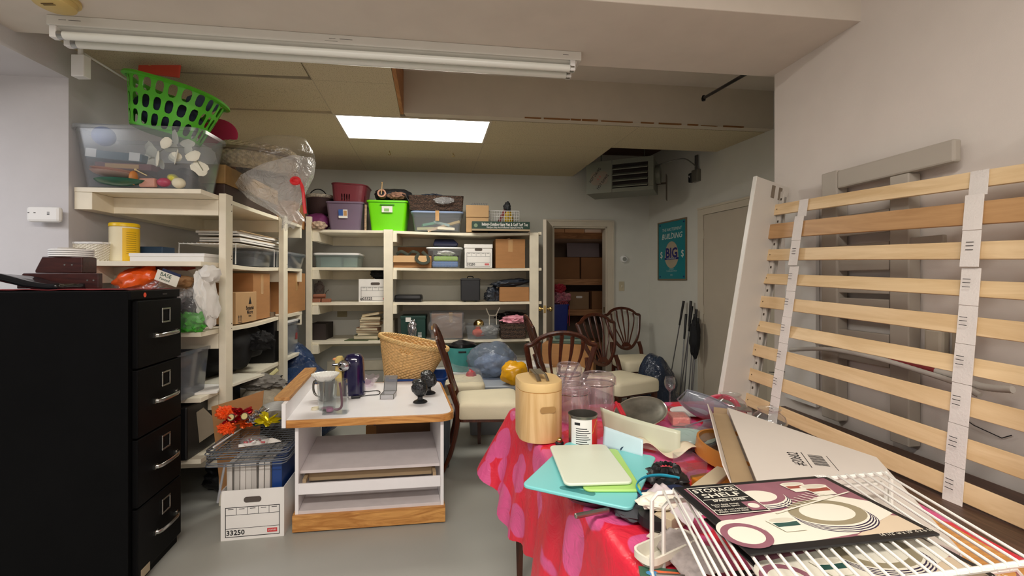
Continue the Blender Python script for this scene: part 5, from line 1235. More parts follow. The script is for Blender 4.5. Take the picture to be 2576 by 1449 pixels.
for (x_,z_,t_) in ((.100,.20,math.radians(52)),(.185,.12,math.radians(-128+180))):
    TXT('HOT DAWG', .042, m_ink, ht, (x_,-.0032,z_), (math.pi/2, 0, 0) if False else (math.pi/2,-t_,0), 'logo_lettering', sx=.8, bold=.0006)
TXT('= =', .05, m_red, ht, (.145,-.0032,.165), (math.pi/2,-math.radians(52),0), 'logo_lettering', sx=.8)
eb = T('electrical_box', 'grey electrical box with black switch on the upper right wall by the heater', 'box', RW.at(1756,0,1.37+262/1150*4.83), RW.rz)
O('box', B().box(-.045,-.05,-.06,.05,0,.065), M('zinc_grey', (128,126,116), .45, .5), eb, bev=.005)
O('switch', B().box(-.095,-.055,-.055,-.045,-.005,.045), m_black, eb, bev=.010)
O('switch_toggle', B().box(-.085,-.0565,.01,-.062,-.0552,.016).box(-.073,-.0565,-.006,-.067,-.0552,.016), m_white, eb)
for x_ in (-.02,.0,.02): O('conduit', B().tube([(x_,-.02,.065),(x_,-.02,.22)],.006 if x_ else .009,8), M('conduit_grey', (120,118,112), .4, .6), eb)
e0 = Vector(eb.location); hw = ht.matrix_world if False else None
ce = [Vector((hA.x,hA.y,2.33))+Matrix.Rotation(hr,3,'Z')@Vector((hl+.02,.15,.28)), P(1700,402,4.8), P(1725,400,4.82), P(1750,418,4.84), e0+Vector((-.02,-.02,.07))]
one('flexible_conduit', B().tube(cr(ce,8),.006,8), MC['conduit_grey'], 'thin grey conduit arching from the heater to the electrical box', 'conduit', smooth=True)
# ------------------------------------------------------------------ wall fittings
th = T('thermostat', 'round white thermostat on the back wall right of the doorway', 'thermostat', BK.at(1569,0,zat(BK,1569,652,0)), BK.rz)
O('base', B().lathe([(.046,0),(.046,.012),(.040,.026),(.030,.030)],28).xf(TR(0,0,0,math.pi/2)), m_white, th, smooth=True)
O('dial', B().lathe([(.026,.030),(.026,.034),(.001,.035)],24).xf(TR(0,0,0,math.pi/2)), M('dial_grey', (150,152,146), .4), th, smooth=True)
sw = T('light_switch', 'cream light switch plate right of the doorway', 'switch', BK.at(1563.5,0,zat(BK,1563,720,0)), BK.rz)
O('plate', B().box(-.035,-.006,-.058,.035,0,.058), M('switch_cream', (196,186,158), .4), sw, bev=.002)
O('toggle', B().box(-.005,-.018,-.012,.005,-.006,.012), m_cream, sw, bev=.002)
# poster
ps0, ps1 = RW.s(1655,-.01), RW.s(1727,-.01)
pz0, pz1 = 1.37+.0, zat(RW,1655,562,0)
pw, ph = ps1-ps0, pz1-pz0
po = T('poster', 'teal framed poster with a pale egg shape and white lettering on the right wall', 'poster', RW.w((ps0+ps1)/2,-.001,pz0), RW.rz)
b = B()
for (x0,x1,za,zb) in ((-pw/2,pw/2,0,.016),(-pw/2,pw/2,ph-.016,ph),(-pw/2,-pw/2+.016,.016,ph-.016),(pw/2-.016,pw/2,.016,ph-.016)): b.box(x0,-.014,za,x1,0,zb)
O('frame', b, M('poster_frame_tan', (120,104,80), .4), po)
O('sheet', B().box(-pw/2+.016,-.008,.016,pw/2-.016,-.002,ph-.016), M('poster_teal', (6,124,134), .35, var=.03), po)
m_pw = M('poster_white', (206,214,206), .5)
TXT('THE ABCTEEMENT', .048, m_pw, po, (0,-.0085,ph*.85), R90, sx=.95, shear=.2)
TXT('IS', .02, m_pw, po, (0,-.0085,ph*.795), R90)
TXT('BUILDING', .088, m_pw, po, (0,-.0085,ph*.735), R90, sx=1.0, shear=.25, bold=.001)
O('egg_shape', B().prism([(.078*1.75*math.cos(a)*(1 if math.sin(a)<0 else .93),.155*math.sin(a)) for a in [k*math.pi/20 for k in range(40)]],0,.001).xf(TR(0,-.0085,ph*.425,math.pi/2)), M('egg_tan', (170,158,134), .5), po)
m_nv = M('poster_navy', (20,20,104), .5)
TXT('BIG', .155, m_nv, po, (0,-.0105,ph*.45), R90, bold=.005, sx=.98)
O('navy_bar', B().box(-.135,-.0108,ph*.345,.135,-.0098,ph*.378), m_nv, po)
TXT('COMPANY', .026, m_pw, po, (0,-.0115,ph*.362), R90, sx=1.5)
for x_ in (-.205,.205): TXT('$', .11, m_pw, po, (x_,-.0085,ph*.43), R90)
for i_,z_ in enumerate((.185,.155)): TXT(('COMMUNITY','The building project of the year')[i_], .016, m_pw, po, (0,-.0085,ph*z_), R90)
TXT('mmc.', .022, m_pw, po, (0,-.0085,ph*.09), R90)
for x_ in (-.23,.23):
    for z_ in (.06,.94): O('corner_pin', B().lathe([(.01,0),(.008,.004)],12).xf(TR(x_,-.0085,ph*z_,math.pi/2)), m_nv, po)
# monoxide detector on the left stub wall
sr = math.atan2(.33,2.775)
cd_ = T('gas_detector', 'white rectangular gas detector on the left wall above the filing cabinet', 'detector', P(120,560,2.46), sr)
O('case', B().box(-.080,-.032,.0,.080,0,.082), m_white, cd_, bev=.014)
O('vents', B().box(.022,-.0325,.038,.034,-.032,.041).box(.022,-.0325,.044,.034,-.032,.047).box(.022,-.0325,.050,.034,-.032,.053), m_black, cd_, kind='stuff')
O('indicator', B().box(-.07,-.0325,.046,-.062,-.032,.050).box(-.042,-.0325,.046,-.032,-.032,.050), M('indicator_grey', (90,90,92), .5), cd_)
# ------------------------------------------------------------------ things on the filing cabinet
m_mhg = WOOD('dark_red_wood', (48,20,18), (74,34,28), .35, 0, 2, 8)
zc = 1.3235
one('red_cloth', B().grid(lambda u,v: (-.42+u*.62, -.05+v*.44, .002+.004*noise.noise(Vector((u*8,v*5,0)))+(.0035 if v<.1 else 0)), 30, 12), M('dark_red_cloth', (128,40,44), .8), 'dark red cloth spread over the top of the filing cabinet', 'cloth', (-1.93,2.02,zc), math.radians(11.8), sol=.003, smooth=True)
dw = T('wooden_plaque', 'dark red wooden board standing on the filing cabinet behind the black sheet', 'plaque', P(148,724,2.14), .2); dw.location.z = zc+.008
O('board', B().loft([[(x,y,z) for x,z in ((-.165,0),(.16,0),(.16,.072),(-.14,.072),(-.165,.04))] for y in (0,.03)]), m_mhg, dw, bev=.003)
for x_ in (.115,.14): O('screw', B().lathe([(.004,0),(.004,.001)],10).xf(TR(x_,-.0003,.038,math.pi/2)), m_chr, dw)
dw2 = T('wooden_plaque', 'dark red wooden trapezoid block on top of the longer board', 'plaque', P(150,686,2.15), .2); dw2.location.z = zc+.081
O('block', B().loft([[(x,y,z) for x,z in ((-.098,0),(.092,0),(.092,.076),(-.07,.076),(-.098,.012))] for y in (0,.10)]), m_mhg, dw2, bev=.004)
for x_ in (.02,.05): O('screw', B().lathe([(.004,0),(.004,.001)],10).xf(TR(x_,-.0003,.038,math.pi/2)), m_chr, dw2)
wp = T('lid_stack', 'stack of round white plastic lids on the trapezoid block', 'lids', (dw2.location.x-.01,dw2.location.y+.07,dw2.location.z+.0765))
for k in range(4): O('lid', B().lathe([(.076,0),(.083,.002),(.083,.008),(.076,.0095)],32,c=(0,0,k*.0097)), m_white, wp, smooth=True, ang=30)
O('top_ring', B().lathe([(.05,.039),(.05,.044),(.044,.044),(.044,.039)],28,cap0=False,cap1=False), m_gry, wp)
bsn = one('black_folder', B().grid(lambda u,v: (-.15+u*.32, -.05+v*.17, .012+.045*(1-u)*(1-.3*v)+.010*math.sin(u*6)+.004*noise.noise(Vector((u*6,v*6,2)))), 24, 10), M('glossy_black_vinyl', (14,14,17), .12), 'glossy black vinyl folder at the left of the filing cabinet top', 'folder', (P(80,720,2.03).x,1.98,zc+.008), .2, sol=.028, smooth=True)
# ------------------------------------------------------------------ closet contents
cz = lambda px, n, z: BK.at(px, n, z)
for i,(a_,b_,lbl) in enumerate(((1391,1420,'pale carton at the left on the top closet shelf'),(1421,1470,'pale carton in the middle of the top closet shelf'))):
    s_ = (BK.s(b_,.75)-BK.s(a_,.75)); carton('cardboard_box', lbl, cz((a_+b_)/2,.75,2.031), BK.rz, s_, .3, .24, M('carton_peach', (206,176,140), .7), tape=False)
one('paper_box', B().box(-.125,0,0,.125,.3,.17), m_white, 'white box at the right of the top closet shelf', 'box', cz(1493,.75,2.031), BK.rz, bev=.02)
carton('cardboard_box', 'wide brown carton on the closet shelf at eye height, left', cz(1425,.75,1.391), BK.rz, .38, .36, .30, m_cb2, tape=False)
carton('cardboard_box', 'wide brown carton on the closet shelf at eye height, right', cz(1495,.75,1.391), BK.rz, .38, .36, .30, m_cb2, tape=False)
one('paper_sheet', B().box(-.25,0,0,.22,.01,.20), M('grey_lilac_card', (128,116,120), .7), 'grey card standing on the eye level cartons in the closet', 'sheet', cz(1470,.82,1.70), rot=(-.1,0,BK.rz))
bx_ = carton('cardboard_box', 'tan file carton with a hand hole on the lower closet shelf', cz(1457,.73,.966), BK.rz, .28, .34, .24, M('carton_tan_dull', (150,120,88), .7), tape=False)
O('hand_hole', B().prism(rr(.09,.03,.014,4),0,.002).xf(TR(0,-.001,.17,math.pi/2)), m_paper, bx_)
carton('cardboard_box', 'dark carton right of the file carton on the lower closet shelf', cz(1510,.73,.966), BK.rz, .24, .34, .25, m_cb2, tape=False)
bb = T('waste_bin', 'tall blue plastic bin just inside the closet doorway', 'bin', cz(1403,.36,.66), BK.rz)
O('tub', B().bin(.24,.24,.40,.85,.03,.004,.01), M('royal_blue_plastic', (30,50,140), .4), bb, smooth=True, ang=35)
carton('cardboard_box', 'brown carton under the blue bin in the closet', cz(1400,.34,.0), BK.rz, .26, .30, .655, m_cb2, tape=False)
one('gift_ribbons', crumple((0,0,0),(.13,.11,.09),131,.35,3,4,.9), M('pink_white_ribbon', (178,110,126), .5, var=.6, sc=30), 'pink and white gift ribbons heaped in the blue closet bin', 'ribbons', cz(1408,.46,1.13), smooth=True)
one('gift_ribbons', crumple((0,0,0),(.08,.07,.06),132,.35,3,4,.9), M('crimson_ribbon', (170,40,60), .5), 'crimson ribbon bow on top of the gift ribbons in the closet', 'ribbons', cz(1406,.46,1.26), smooth=True)
rb_ = B()
for k in range(5): rb_.tube(cr([(k*.02,0,0),(k*.025+.02,-.02,-.08),(k*.02+.04,-.03,-.2-.03*k)],5),.006,5,ry=.002)
one('ribbon_tails', rb_, MC['crimson_ribbon'], 'thin red ribbon tails hanging over the blue closet bin', 'ribbons', cz(1408,.33,1.10))
# ------------------------------------------------------------------ on the kitchen cart
ZC = .621
def gc(px, py, z=ZC): return G(px, py, z)
q = gc(822,1008); 
pm = T('tankard', 'grey pewter tankard with a handle behind the clear jar on the cart', 'tankard', (q.x-.01,q.y+.02,ZC))
m_pew = M('pewter', (112,110,104), .35, .85, bump=.5, bsc=60)
O('body', B().lathe([(.040,0),(.044,.006),(.036,.02),(.040,.06),(.046,.13),(.050,.135),(.044,.13),(.034,.02)],28), m_pew, pm, smooth=True)
O('handle', B().tube(cr([(-.04,0,.11),(-.075,0,.115),(-.082,0,.07),(-.07,0,.035),(-.038,0,.02)],6),.007,8), m_pew, pm, smooth=True)
q = gc(823,1030); jr = T('glass_jar', 'clear glass jar in front of the pewter tankard on the cart', 'jar', (q.x,q.y,ZC+.0005))
O('glass', B().lathe([(.044,0),(.048,.006),(.050,.03),(.054,.15),(.051,.165),(.049,.165),(.051,.15),(.047,.03),(.044,.008)],36), m_glass, jr, smooth=True)
O('paper_disc', B().lathe([(.03,.0085),(.03,.010)],24), M('lilac_disc', (170,110,140), .5), jr)
md = T('milk_glass_dish', 'white milk glass dish with a scalloped rim on top of the clear jar', 'dish', (q.x-.01,q.y,ZC+.168))
b = B(); b.grid(lambda u,v: ((.038+.037*v)*(1+.03*v*math.cos(24*u*2*math.pi))*math.cos(u*2*math.pi),(.038+.037*v)*(1+.03*v*math.cos(24*u*2*math.pi))*math.sin(u*2*math.pi),.004+.036*v**1.5), 96, 6, True)
O('bowl', b, M('milk_glass', (240,240,234), .15), md, smooth=True, sol=.003)
O('foot', B().lathe([(.038,0),(.040,.003),(.038,.006)],28), MC['milk_glass'], md, smooth=True)
q = gc(845,1038); pt = T('measuring_pitcher', 'clear square plastic pitcher with a purple handle at the front of the cart', 'pitcher', (q.x+.0,q.y,ZC+.0005), .15)
O('body', B().bin(.12,.085,.185,1.14,.02,.003,0), m_glass, pt, smooth=True, ang=35)
m_pur = M('plum_plastic', (98,30,66), .3)
O('purple_handle', B().tube(cr([(-.01,0,.02),(.015,0,.018),(.032,0,.04),(.030,-.005,.11),(.022,-.005,.17)],6),.007,8), m_pur, pt, smooth=True)
O('purple_cup', B().lathe([(.018,0),(.020,.004),(.020,.014),(.017,.018)],20,c=(-.035,.01,.006)), M('mauve_plastic', (170,98,140), .35), pt, smooth=True)
q = gc(876,996); co = T('can_opener', 'upright electric can opener, navy body with a yellow front', 'can opener', (q.x,q.y+.02,ZC), .1)
m_nvg = M('glossy_navy', (24,18,64), .12, coat=.5); m_yel = M('butter_yellow', (230,204,128), .3)
O('navy_body', B().loft([[(x*k+.028,y*k,z) for x,y in rr(.135,.12,.045,5)] for z,k in ((.008,1.06),(.10,1.0),(.20,.95),(.245,.86),(.265,.62),(.272,.2))]), m_nvg, co, smooth=True, ang=60)
O('yellow_front', B().loft([[(-.060+x*.5-.04*(1 if z>.2 else 0)*0,y*.6-.01,z) for x,y in rr(.085*k,.10,.02,4)] for z,k in ((.008,1.25),(.10,1.1),(.2,1.0),(.235,1.1),(.255,.7))]), m_yel, co, smooth=True, ang=60)
O('base_plate', B().prism(rr(.17,.13,.03,4,-.01,0),0,.0075), m_white, co)
O('chrome_lever', B().lathe([(.034,0),(.036,.012),(.026,.024),(.012,.028),(.012,.04)],22).xf(TR(-.018,-.06,.205,math.pi/2)).tube([(-.09,-.055,.21),(-.02,-.07,.215)],.008,8), M('chrome', (200,200,204), .08, 1), co, smooth=True)
O('orange_button', B().blob((-.085,-.01,.238),(.018,.02,.010),0,1,0,2), M('peach_plastic', (236,160,110), .4), co, smooth=True)
O('bottom_cap', B().blob((0,0,0),(.001,.001,.001),0,1,0,1), m_white, co) if False else None
cd2 = T('power_cord', 'black cord and plug looping on the cart beside the can opener', 'cord', (0,0,0))
pts = [gc(899,985),gc(925,986),gc(948,984),gc(956,988),gc(950,994),gc(925,996),gc(900,1000)]
O('cord', B().tube(cr([(p_.x,p_.y,ZC+.004) for p_ in pts],6),.003,6), m_black, cd2, smooth=True)
p_ = gc(896,1002); O('plug', B().box(-.03,-.011,0,.025,.011,.016).xf(TR(p_.x,p_.y,ZC,0,0,.35)), m_black, cd2, bev=.004)
q = gc(925,972); gb2 = T('glass_bowl', 'faceted clear glass bowl at the back of the cart', 'bowl', (q.x,q.y,ZC+.0005))
b = B(); b.grid(lambda u,v: ((.03+.045*v**.8)*(1+.09*math.cos(9*u*2*math.pi)*v)*math.cos(u*2*math.pi),(.03+.045*v**.8)*(1+.09*math.cos(9*u*2*math.pi)*v)*math.sin(u*2*math.pi),.003+.065*v+.006*v*math.cos(9*u*2*math.pi)), 90, 8, True)
O('bowl', b, CLEAR('crystal', (250,246,250), .08, (240,230,240), .02, 1.9), gb2, sol=.005)
O('lilac_core', B().blob((0,0,.03),(.022,.022,.018),.3,5,3,3), CLEAR('lilac_glass', (220,190,216), .25, (196,160,190), .05, 1.6), gb2, smooth=True)
q = gc(973,1004); cb_ = T('trinket_box', 'small glass and metal box with its lid raised on the cart', 'box', (q.x,q.y,ZC), .05)
O('glass_walls', B().bin(.082,.10,.026,1,.001,.0015,0).xf(TR(0,.05,0)), M('frosted_grey', (196,196,198), .3), cb_)
lid = B().box(-.041,0,0,.041,.0025,.10).xf(TR(0,.10,.026,-.25))
O('raised_lid', lid, CLEAR('lid_glass', (220,222,224), .35, (180,182,184), .05), cb_)
fb = B()
for x_ in (-.041,.041):
    fb.tube([(x_,0,.027),(x_,.10,.027)],.002,6).tube([(x_,0,0),(x_,0,.027)],.002,6).tube([(x_,.10,.027),(x_,.124,.122)],.002,6)
fb.tube([(-.041,0,.027),(.041,0,.027)],.002,6).tube([(-.041,.124,.122),(.041,.124,.122)],.002,6).tube([(-.041,.10,.027),(.041,.10,.027)],.002,6)
O('metal_edging', fb, m_pew, cb_)
m_dk = M('dark_carved_stone', (40,42,44), .18, bump=.9, bsc=70, bd=.006)
def head(label, loc, rz, s_):
    t = T('carved_head', label, 'figurine', loc, rz)
    O('foot', B().lathe([(.040*s_,0),(.042*s_,.004),(.036*s_,.010),(.016*s_,.020),(.014*s_,.034*s_)],28), m_dk, t, smooth=True)
    b = B(); b.blob((0,0,.082*s_),(.043*s_,.048*s_,.050*s_),.12,3,140,4)
    O('head', b, m_dk, t, smooth=True)
    O('face', B().blob((.004,-.040*s_,.080*s_),(.022*s_,.014*s_,.026*s_),.1,3,141,3).blob((.006,-.054*s_,.078*s_),(.006*s_,.008*s_,.009*s_),0,1,0,2).blob((.004,-.048*s_,.062*s_),(.010*s_,.006*s_,.004*s_),0,1,0,2), m_dk, t, smooth=True)
    O('headdress', B().blob((-.006,.010,.112*s_),(.036*s_,.042*s_,.024*s_),.25,4,142,3,ridge=.6).blob((-.03*s_,.0,.085*s_),(.02*s_,.03*s_,.03*s_),.2,4,144,3), m_dk, t, smooth=True)
    return t
q = gc(1057,1012); head('black carved footed head nearest us on the cart', (q.x,q.y,ZC), .3, 1.05)
q = gc(1078,990); head('black carved head behind the other one on the cart', (q.x,q.y,ZC), .9, 1.12)
one('tape_ring', B().lathe([(.022,0),(.022,.012),(.017,.012),(.017,0)],24,cap0=False,cap1=False), M('ivory_ring', (226,218,190), .5), 'ivory ring beside the clear jar on the cart', 'ring', (gc(793,1030).x,gc(793,1030).y,ZC), smooth=True)
# ------------------------------------------------------------------ behind the cart: carton, blue tray, wicker laundry basket
carton('cardboard_box', 'brown carton behind the cart that carries the blue tray', (-.80,3.42,0), .12, .42, .42, .545, M('carton_brown', (120,86,60), .8), tape=False)  # one even dull brown over the whole carton
bt2 = T('plastic_tray', 'blue plastic tray under the wicker laundry basket', 'tray', (-.715,3.42,.548), .10)
O('tub', B().bin(.44,.34,.085,.92,.03,.004,.012).xf(TR(0,.17,0)), m_blue, bt2, smooth=True, ang=35)
wl_ = T('wicker_laundry_basket', 'honey coloured wicker laundry basket tilted on the blue tray', 'basket', (-.835,3.57,.585), 0, rot=(math.radians(0),math.radians(13),.1))
m_wic = M('honey_wicker', (222,182,122), .5, var=.22, sc=55)
NA = 120
def wf(u, v):
    a = u*2*math.pi; k = .60+.40*v
    o_ = .0055*math.cos(a*NA/4+math.pi*round(v*26))*1.0
    return ((.262*k+o_)*math.cos(a),(.19*k+o_)*math.sin(a),.004+.300*v)
def wskip(a, v): return False
b = B(); nu, nv = NA*2, 26
V = [[None]*(nv+1) for _ in range(nu)]
for i in range(nu):
    for j in range(nv+1): V[i][j] = b.b.verts.new(wf(i/nu, j/nv))
for i in range(nu):
    for j in range(nv):
        a = ((i+.5)/nu*360) % 360
        if 252 < a < 276 and 20 <= j < 23: continue          # hand hole
        b.face([V[i][j],V[(i+1)%nu][j],V[(i+1)%nu][j+1],V[i][j+1]])
O('woven_wall', b, m_wic, wl_, sol=.006)
O('base', B().loft([[Vector(wf(k/60,0))+Vector((0,0,z)) for k in range(60)] for z in (-.004,.004)]), m_wic, wl_)
tw = []
for k in range(3):
    tw = [( .270*math.cos(a)*(1+.018*math.cos(a*26+k*2.1)), .198*math.sin(a)*(1+.018*math.cos(a*26+k*2.1)), .310+.010*math.sin(a*26+k*2.1)) for a in [i*math.pi/120 for i in range(240)]]
    O('braided_rim', B().tube(tw,.008,6,True), M('honey_rim', (222,186,124), .5, var=.15, sc=60), wl_, smooth=True)
hh = B()
for k in range(5): a0 = math.radians(254+k*4.4); hh.tube([(.250*math.cos(a0),.180*math.sin(a0),.240),(.256*math.cos(a0+.08),.185*math.sin(a0+.08),.278)],.004,6)
O('handle_weave', hh, MC['honey_rim'], wl_)
sb2 = carton('cardboard_box', 'small open carton of blue ornaments under the back of the cart', (-1.06,3.62,0), .1, .19, .2, .22, m_cb, open_=True, tape=False)
one('ornament', crumple((0,0,0),(.06,.05,.05),151,.2,3,3,.5), M('cobalt_foil', (40,70,190), .2, .6), 'cobalt blue foil ornament in the small carton', 'ornament', (-1.06,3.70,.22), smooth=True)
one('ornament', B().blob((0,0,0),(.03,.03,.035),.05,1,0,3), m_white, 'white ball ornament in the small carton', 'ornament', (-1.02,3.66,.205), smooth=True)
tote('storage_bin', 'clear low bin beside the carton behind the cart', (-.505,3.30,0), .12, .14,.26,.40, m_clear2, M('pink_lid', (190,130,160), .4))
# ------------------------------------------------------------------ banker's box with binders and cooling racks
bx = bankers('open white file box numbered 33250 on the floor beside the filing cabinet', (-1.375,2.424,0), math.radians(9.6), .311, .40, .262, '33250', lid=False, open_=True)
fr2 = FR(-1.375,2.424,math.radians(9.6))
random.seed(21)
for k in range(7):
    x_ = -.135+k*.030
    o = one('binder', B().box(0,0,0,.026,.30,.385), M('binder_white_%d'%(k%3), [(206,202,196),(190,186,180),(214,210,204)][k%3], .6), 'white binder in the open file box, '+['first from the left','second from the left','third from the left','fourth from the left','fifth from the left','sixth from the left','next to the blue one'][k], 'binder', fr2.w(x_,.03,.006), fr2.rz, 'white binders in the open file box', bev=.002)
    o.rotation_euler = (0, random.uniform(-.02,.02), fr2.rz)
one('binder', B().box(0,0,0,.05,.32,.385), M('cobalt_binder', (28,66,134), .35), 'thick blue binder at the right of the open file box', 'binder', fr2.w(.082,.04,.006), fr2.rz, bev=.003)
one('grey_stick', B().tube([(0,0,0),(.035,.0,.20)],.006,8), M('grey_rod', (150,152,156), .4), 'grey rod leaning at the left corner of the file box', 'rod', fr2.w(-.165,-.012,.21), fr2.rz)
m_rk = M('grey_coated_wire', (124,130,138), .4, .3)
def rackmesh(w_, d_, big):
    b = B(); b.tube([Vector((x,y,0)) for x,y in rr(w_,d_,.03,4)],.003,6,True)
    if big:
        for k in range(1,11): b.tube([(-w_/2+w_*k/11,-d_/2,.001),(-w_/2+w_*k/11,d_/2,.001)],.0014,4)
        for k in range(1,13): b.tube([(-w_/2,-d_/2+d_*k/13,-.001),(w_/2,-d_/2+d_*k/13,-.001)],.0014,4)
    return b
for k in range(8):
    t = T('cooling_rack', 'grey wire grid panel, '+['lowest in the pile on the file box','second from the bottom of the pile','third from the bottom of the pile','fourth from the bottom of the pile','fifth from the bottom of the pile','sixth from the bottom of the pile','just below the top one of the pile','topmost of the pile, holding the bows'][k], 'rack', fr2.w(-.025+random.uniform(-.005,.005),.23+random.uniform(-.01,.01),.398+k*.0115+(.006 if k>3 else 0)), 0, 'grey wire panels on the file box')
    t.rotation_euler = (0, random.uniform(-.008,.012), fr2.rz+random.uniform(-.03,.03))
    O('edge_wire', rackmesh(.40,.50,False), m_rk, t, smooth=True)
    O('grid_wires', rackmesh(.40,.50,True), m_rk, t, kind='stuff') if k in (3,7) else None
# cardboard flaps behind
cf = T('cardboard_flaps', 'torn brown carton flaps standing behind the file box', 'cardboard', (-1.68,2.69,0), .22)
O('sheet', B().loft([[(x,y,z) for x,z in ((-.02,0),(.14,0),(.20,.71),(.12,.685),(-.08,.63))] for y in (0,.006)]), m_cb, cf)
O('folded_piece', B().box(.0,-.03,.36,.07,-.012,.60), m_cb3, cf)
O('folded_piece', B().box(.05,-.05,.38,.085,-.031,.56), m_cb, cf)
# bows and foil on the racks
ZR = .490
def gr(px, py, z=ZR): return G(px, py, z)
m_foil = {'red':M('red_foil',(176,24,36),.15,.7),'silver':M('silver_foil2',(206,206,210),.12,.95),'gold':M('yellow_foil',(214,196,24),.18,.6),'amber':M('amber_foil',(206,84,24),.2,.6),'teal':M('teal_foil',(30,96,110),.2,.6)}
def bow(label, px, py, key, r_, seed, z=ZR+.03):
    random.seed(seed); p_ = P(px, py-20, 2.50+random.uniform(0,.08)); r_ *= 1.15; t = T('gift_bow', label, 'bow', p_)
    for k in range(9):
        a = random.uniform(0,6.28); e = random.uniform(-.3,.9)
        O('loop', B().blob((r_*.5,0,0),(r_*.55,r_*.28,r_*.10),.35,3,seed+k,2), m_foil[key], t, smooth=False, rot=(random.uniform(-.6,.6),-e,a))
    return t
bow('crimson foil bow at the left of the rack pile', 590, 1075, 'red', .05, 3)
bow('dark red foil bow behind the round tags', 603, 1060, 'red', .055, 4, ZR+.06)
bow('silver foil bow in the middle of the pile of bows', 628, 1075, 'silver', .05, 5, ZR+.05)
bow('silver foil bow at the back near the newspaper', 655, 1062, 'silver', .045, 6, ZR+.05)
bow('yellow foil bow at the right of the pile of bows', 672, 1080, 'gold', .055, 7)
bow('amber foil bow in the centre of the pile of bows', 612, 1085, 'amber', .05, 8)
bow('dark teal foil bow below the silver ones', 640, 1090, 'teal', .04, 9, ZR+.02)
for px_,py_,lb_ in ((566,1052,'upper orange curly bow beside the cardboard'),(571,1100,'lower orange curly bow at the left of the racks')):
    p_ = gr(px_,py_,ZR+.05)
    one('curly_bow', B().blob((0,0,0),(.04,.035,.032),.5,9,px_,4,ridge=.8), M('orange_shred', (236,84,14), .6, bump=1, bsc=120), lb_, 'bow', P(px_,py_-(14 if py_<1080 else 24),2.50))
for px_,py_,lb_ in ((582,1050,'round cream tag with a dark ring, left one among the bows'),(616,1047,'round cream tag with a dark ring, right one among the bows')):
    p_ = P(px_,py_,2.48); t = T('round_tag', lb_, 'tag', p_, 0, rot=(math.pi/2-.3,0,0))
    O('rim', B().lathe([(.020,0),(.020,.004),(.001,.004)],22), M('tag_rim', (120,90,80), .3, .5), t)
    O('face', B().lathe([(.016,.0042),(.016,.006)],22), M('tag_face', (214,200,140), .4), t)
fan = T('paper_fan', 'white slatted paper fan lying across the top wire rack', 'fan', gr(600,1125,ZR+.004), .55)
for k in range(7): O('fan_slat', B().box(0,-.004,0,.20-.006*k,.010,.0015).xf(TR(0,0,.0016*k,0,0,-.10+k*.045)), m_paper, fan)
one('white_rod', B().tube([(gr(537,1128).x,gr(537,1128).y,ZR+.006),(gr(612,1080).x,gr(612,1080).y,ZR+.012)],.0045,8), m_white, 'thin white rod at the left edge of the top wire rack', 'rod')
p_ = gr(640,1120,ZR); cbg = T('candy_bag', 'small clear bag of red and white candy on the top wire rack', 'bag', (p_.x,p_.y,ZR+.002))
O('film', crumple((0,0,.022),(.075,.045,.024),161,.2,3,3,.5,flat=.022), m_bag, cbg, smooth=True, ang=180)
for k in range(7): O('sweet', B().tube([(0,0,0),(.02,0,.004)],.005,6), [m_red,m_white,M('wine_red',(120,20,50),.3)][k%3], cbg, loc=(-.05+.015*k,-.01+.012*(k%2),.018+.006*(k%3)), rot=(0,.3,k*1.1))
one('newspaper', B().grid(lambda u,v: (u*.22,v*.16,.05*math.sin(u*2.2)+.02*v), 12, 8), M('newsprint', (176,176,174), .8, var=.2, sc=40, stretch=(1,8,1)), 'curled newsprint sheet behind the bows', 'paper', gr(618,1060,ZR+.05), .3, sol=.003, smooth=True)
# knit bag and slatted cream chair back near the first post
one('knit_bag', crumple((0,0,.16),(.16,.13,.17),171,.15,3,4,.3,flat=.16), M('cream_knit', (196,186,164), .95, bump=1, bsc=50), 'cream knitted bag on the floor box behind the bows', 'bag', (-1.74,3.22,.335), smooth=True)
one('storage_box', B().box(-.2,-.15,0,.2,.15,.33), M('dull_grey_box', (96,92,88), .8), 'dull grey box under the knitted bag', 'box', (-1.78,3.28,0), bev=.01)
one('wire_bundle', crumple((0,0,0),(.14,.10,.05),173,.3,3,4,.8), M('grey_netting', (110,106,100), .7, bump=1, bsc=60), 'tangled grey netting on the knitted bag', 'netting', (-1.74,3.20,.655), smooth=True)
cc = T('slatted_planter', 'pale yellow slatted curved chair back beside the knitted bag', 'chair', P(668,940,3.25), .2); cc.location.z = .255; cc.location.x -= .06
for k in range(5): O('slat', B().box(-.009,-.004,0,.009,.004,.40).xf(TR(-.02+k*.022,.012*k,0,0,.10+.01*k)), M('pale_yellow_paint', (214,208,150), .5), cc, bev=.002)
O('top_rail', B().tube(cr([(-.02,0,.39),(.03,.0,.40),(.08,.02,.43),(.125,.04,.47)],6),.014,8,ry=.008), MC['pale_yellow_paint'], cc, smooth=True)
one('plastic_crate', B().box(-.12,-.1,0,.12,.1,.25), m_gry, 'grey crate under the pale yellow slatted piece', 'crate', (P(668,940,3.25).x+.02,3.27,0), bev=.01)
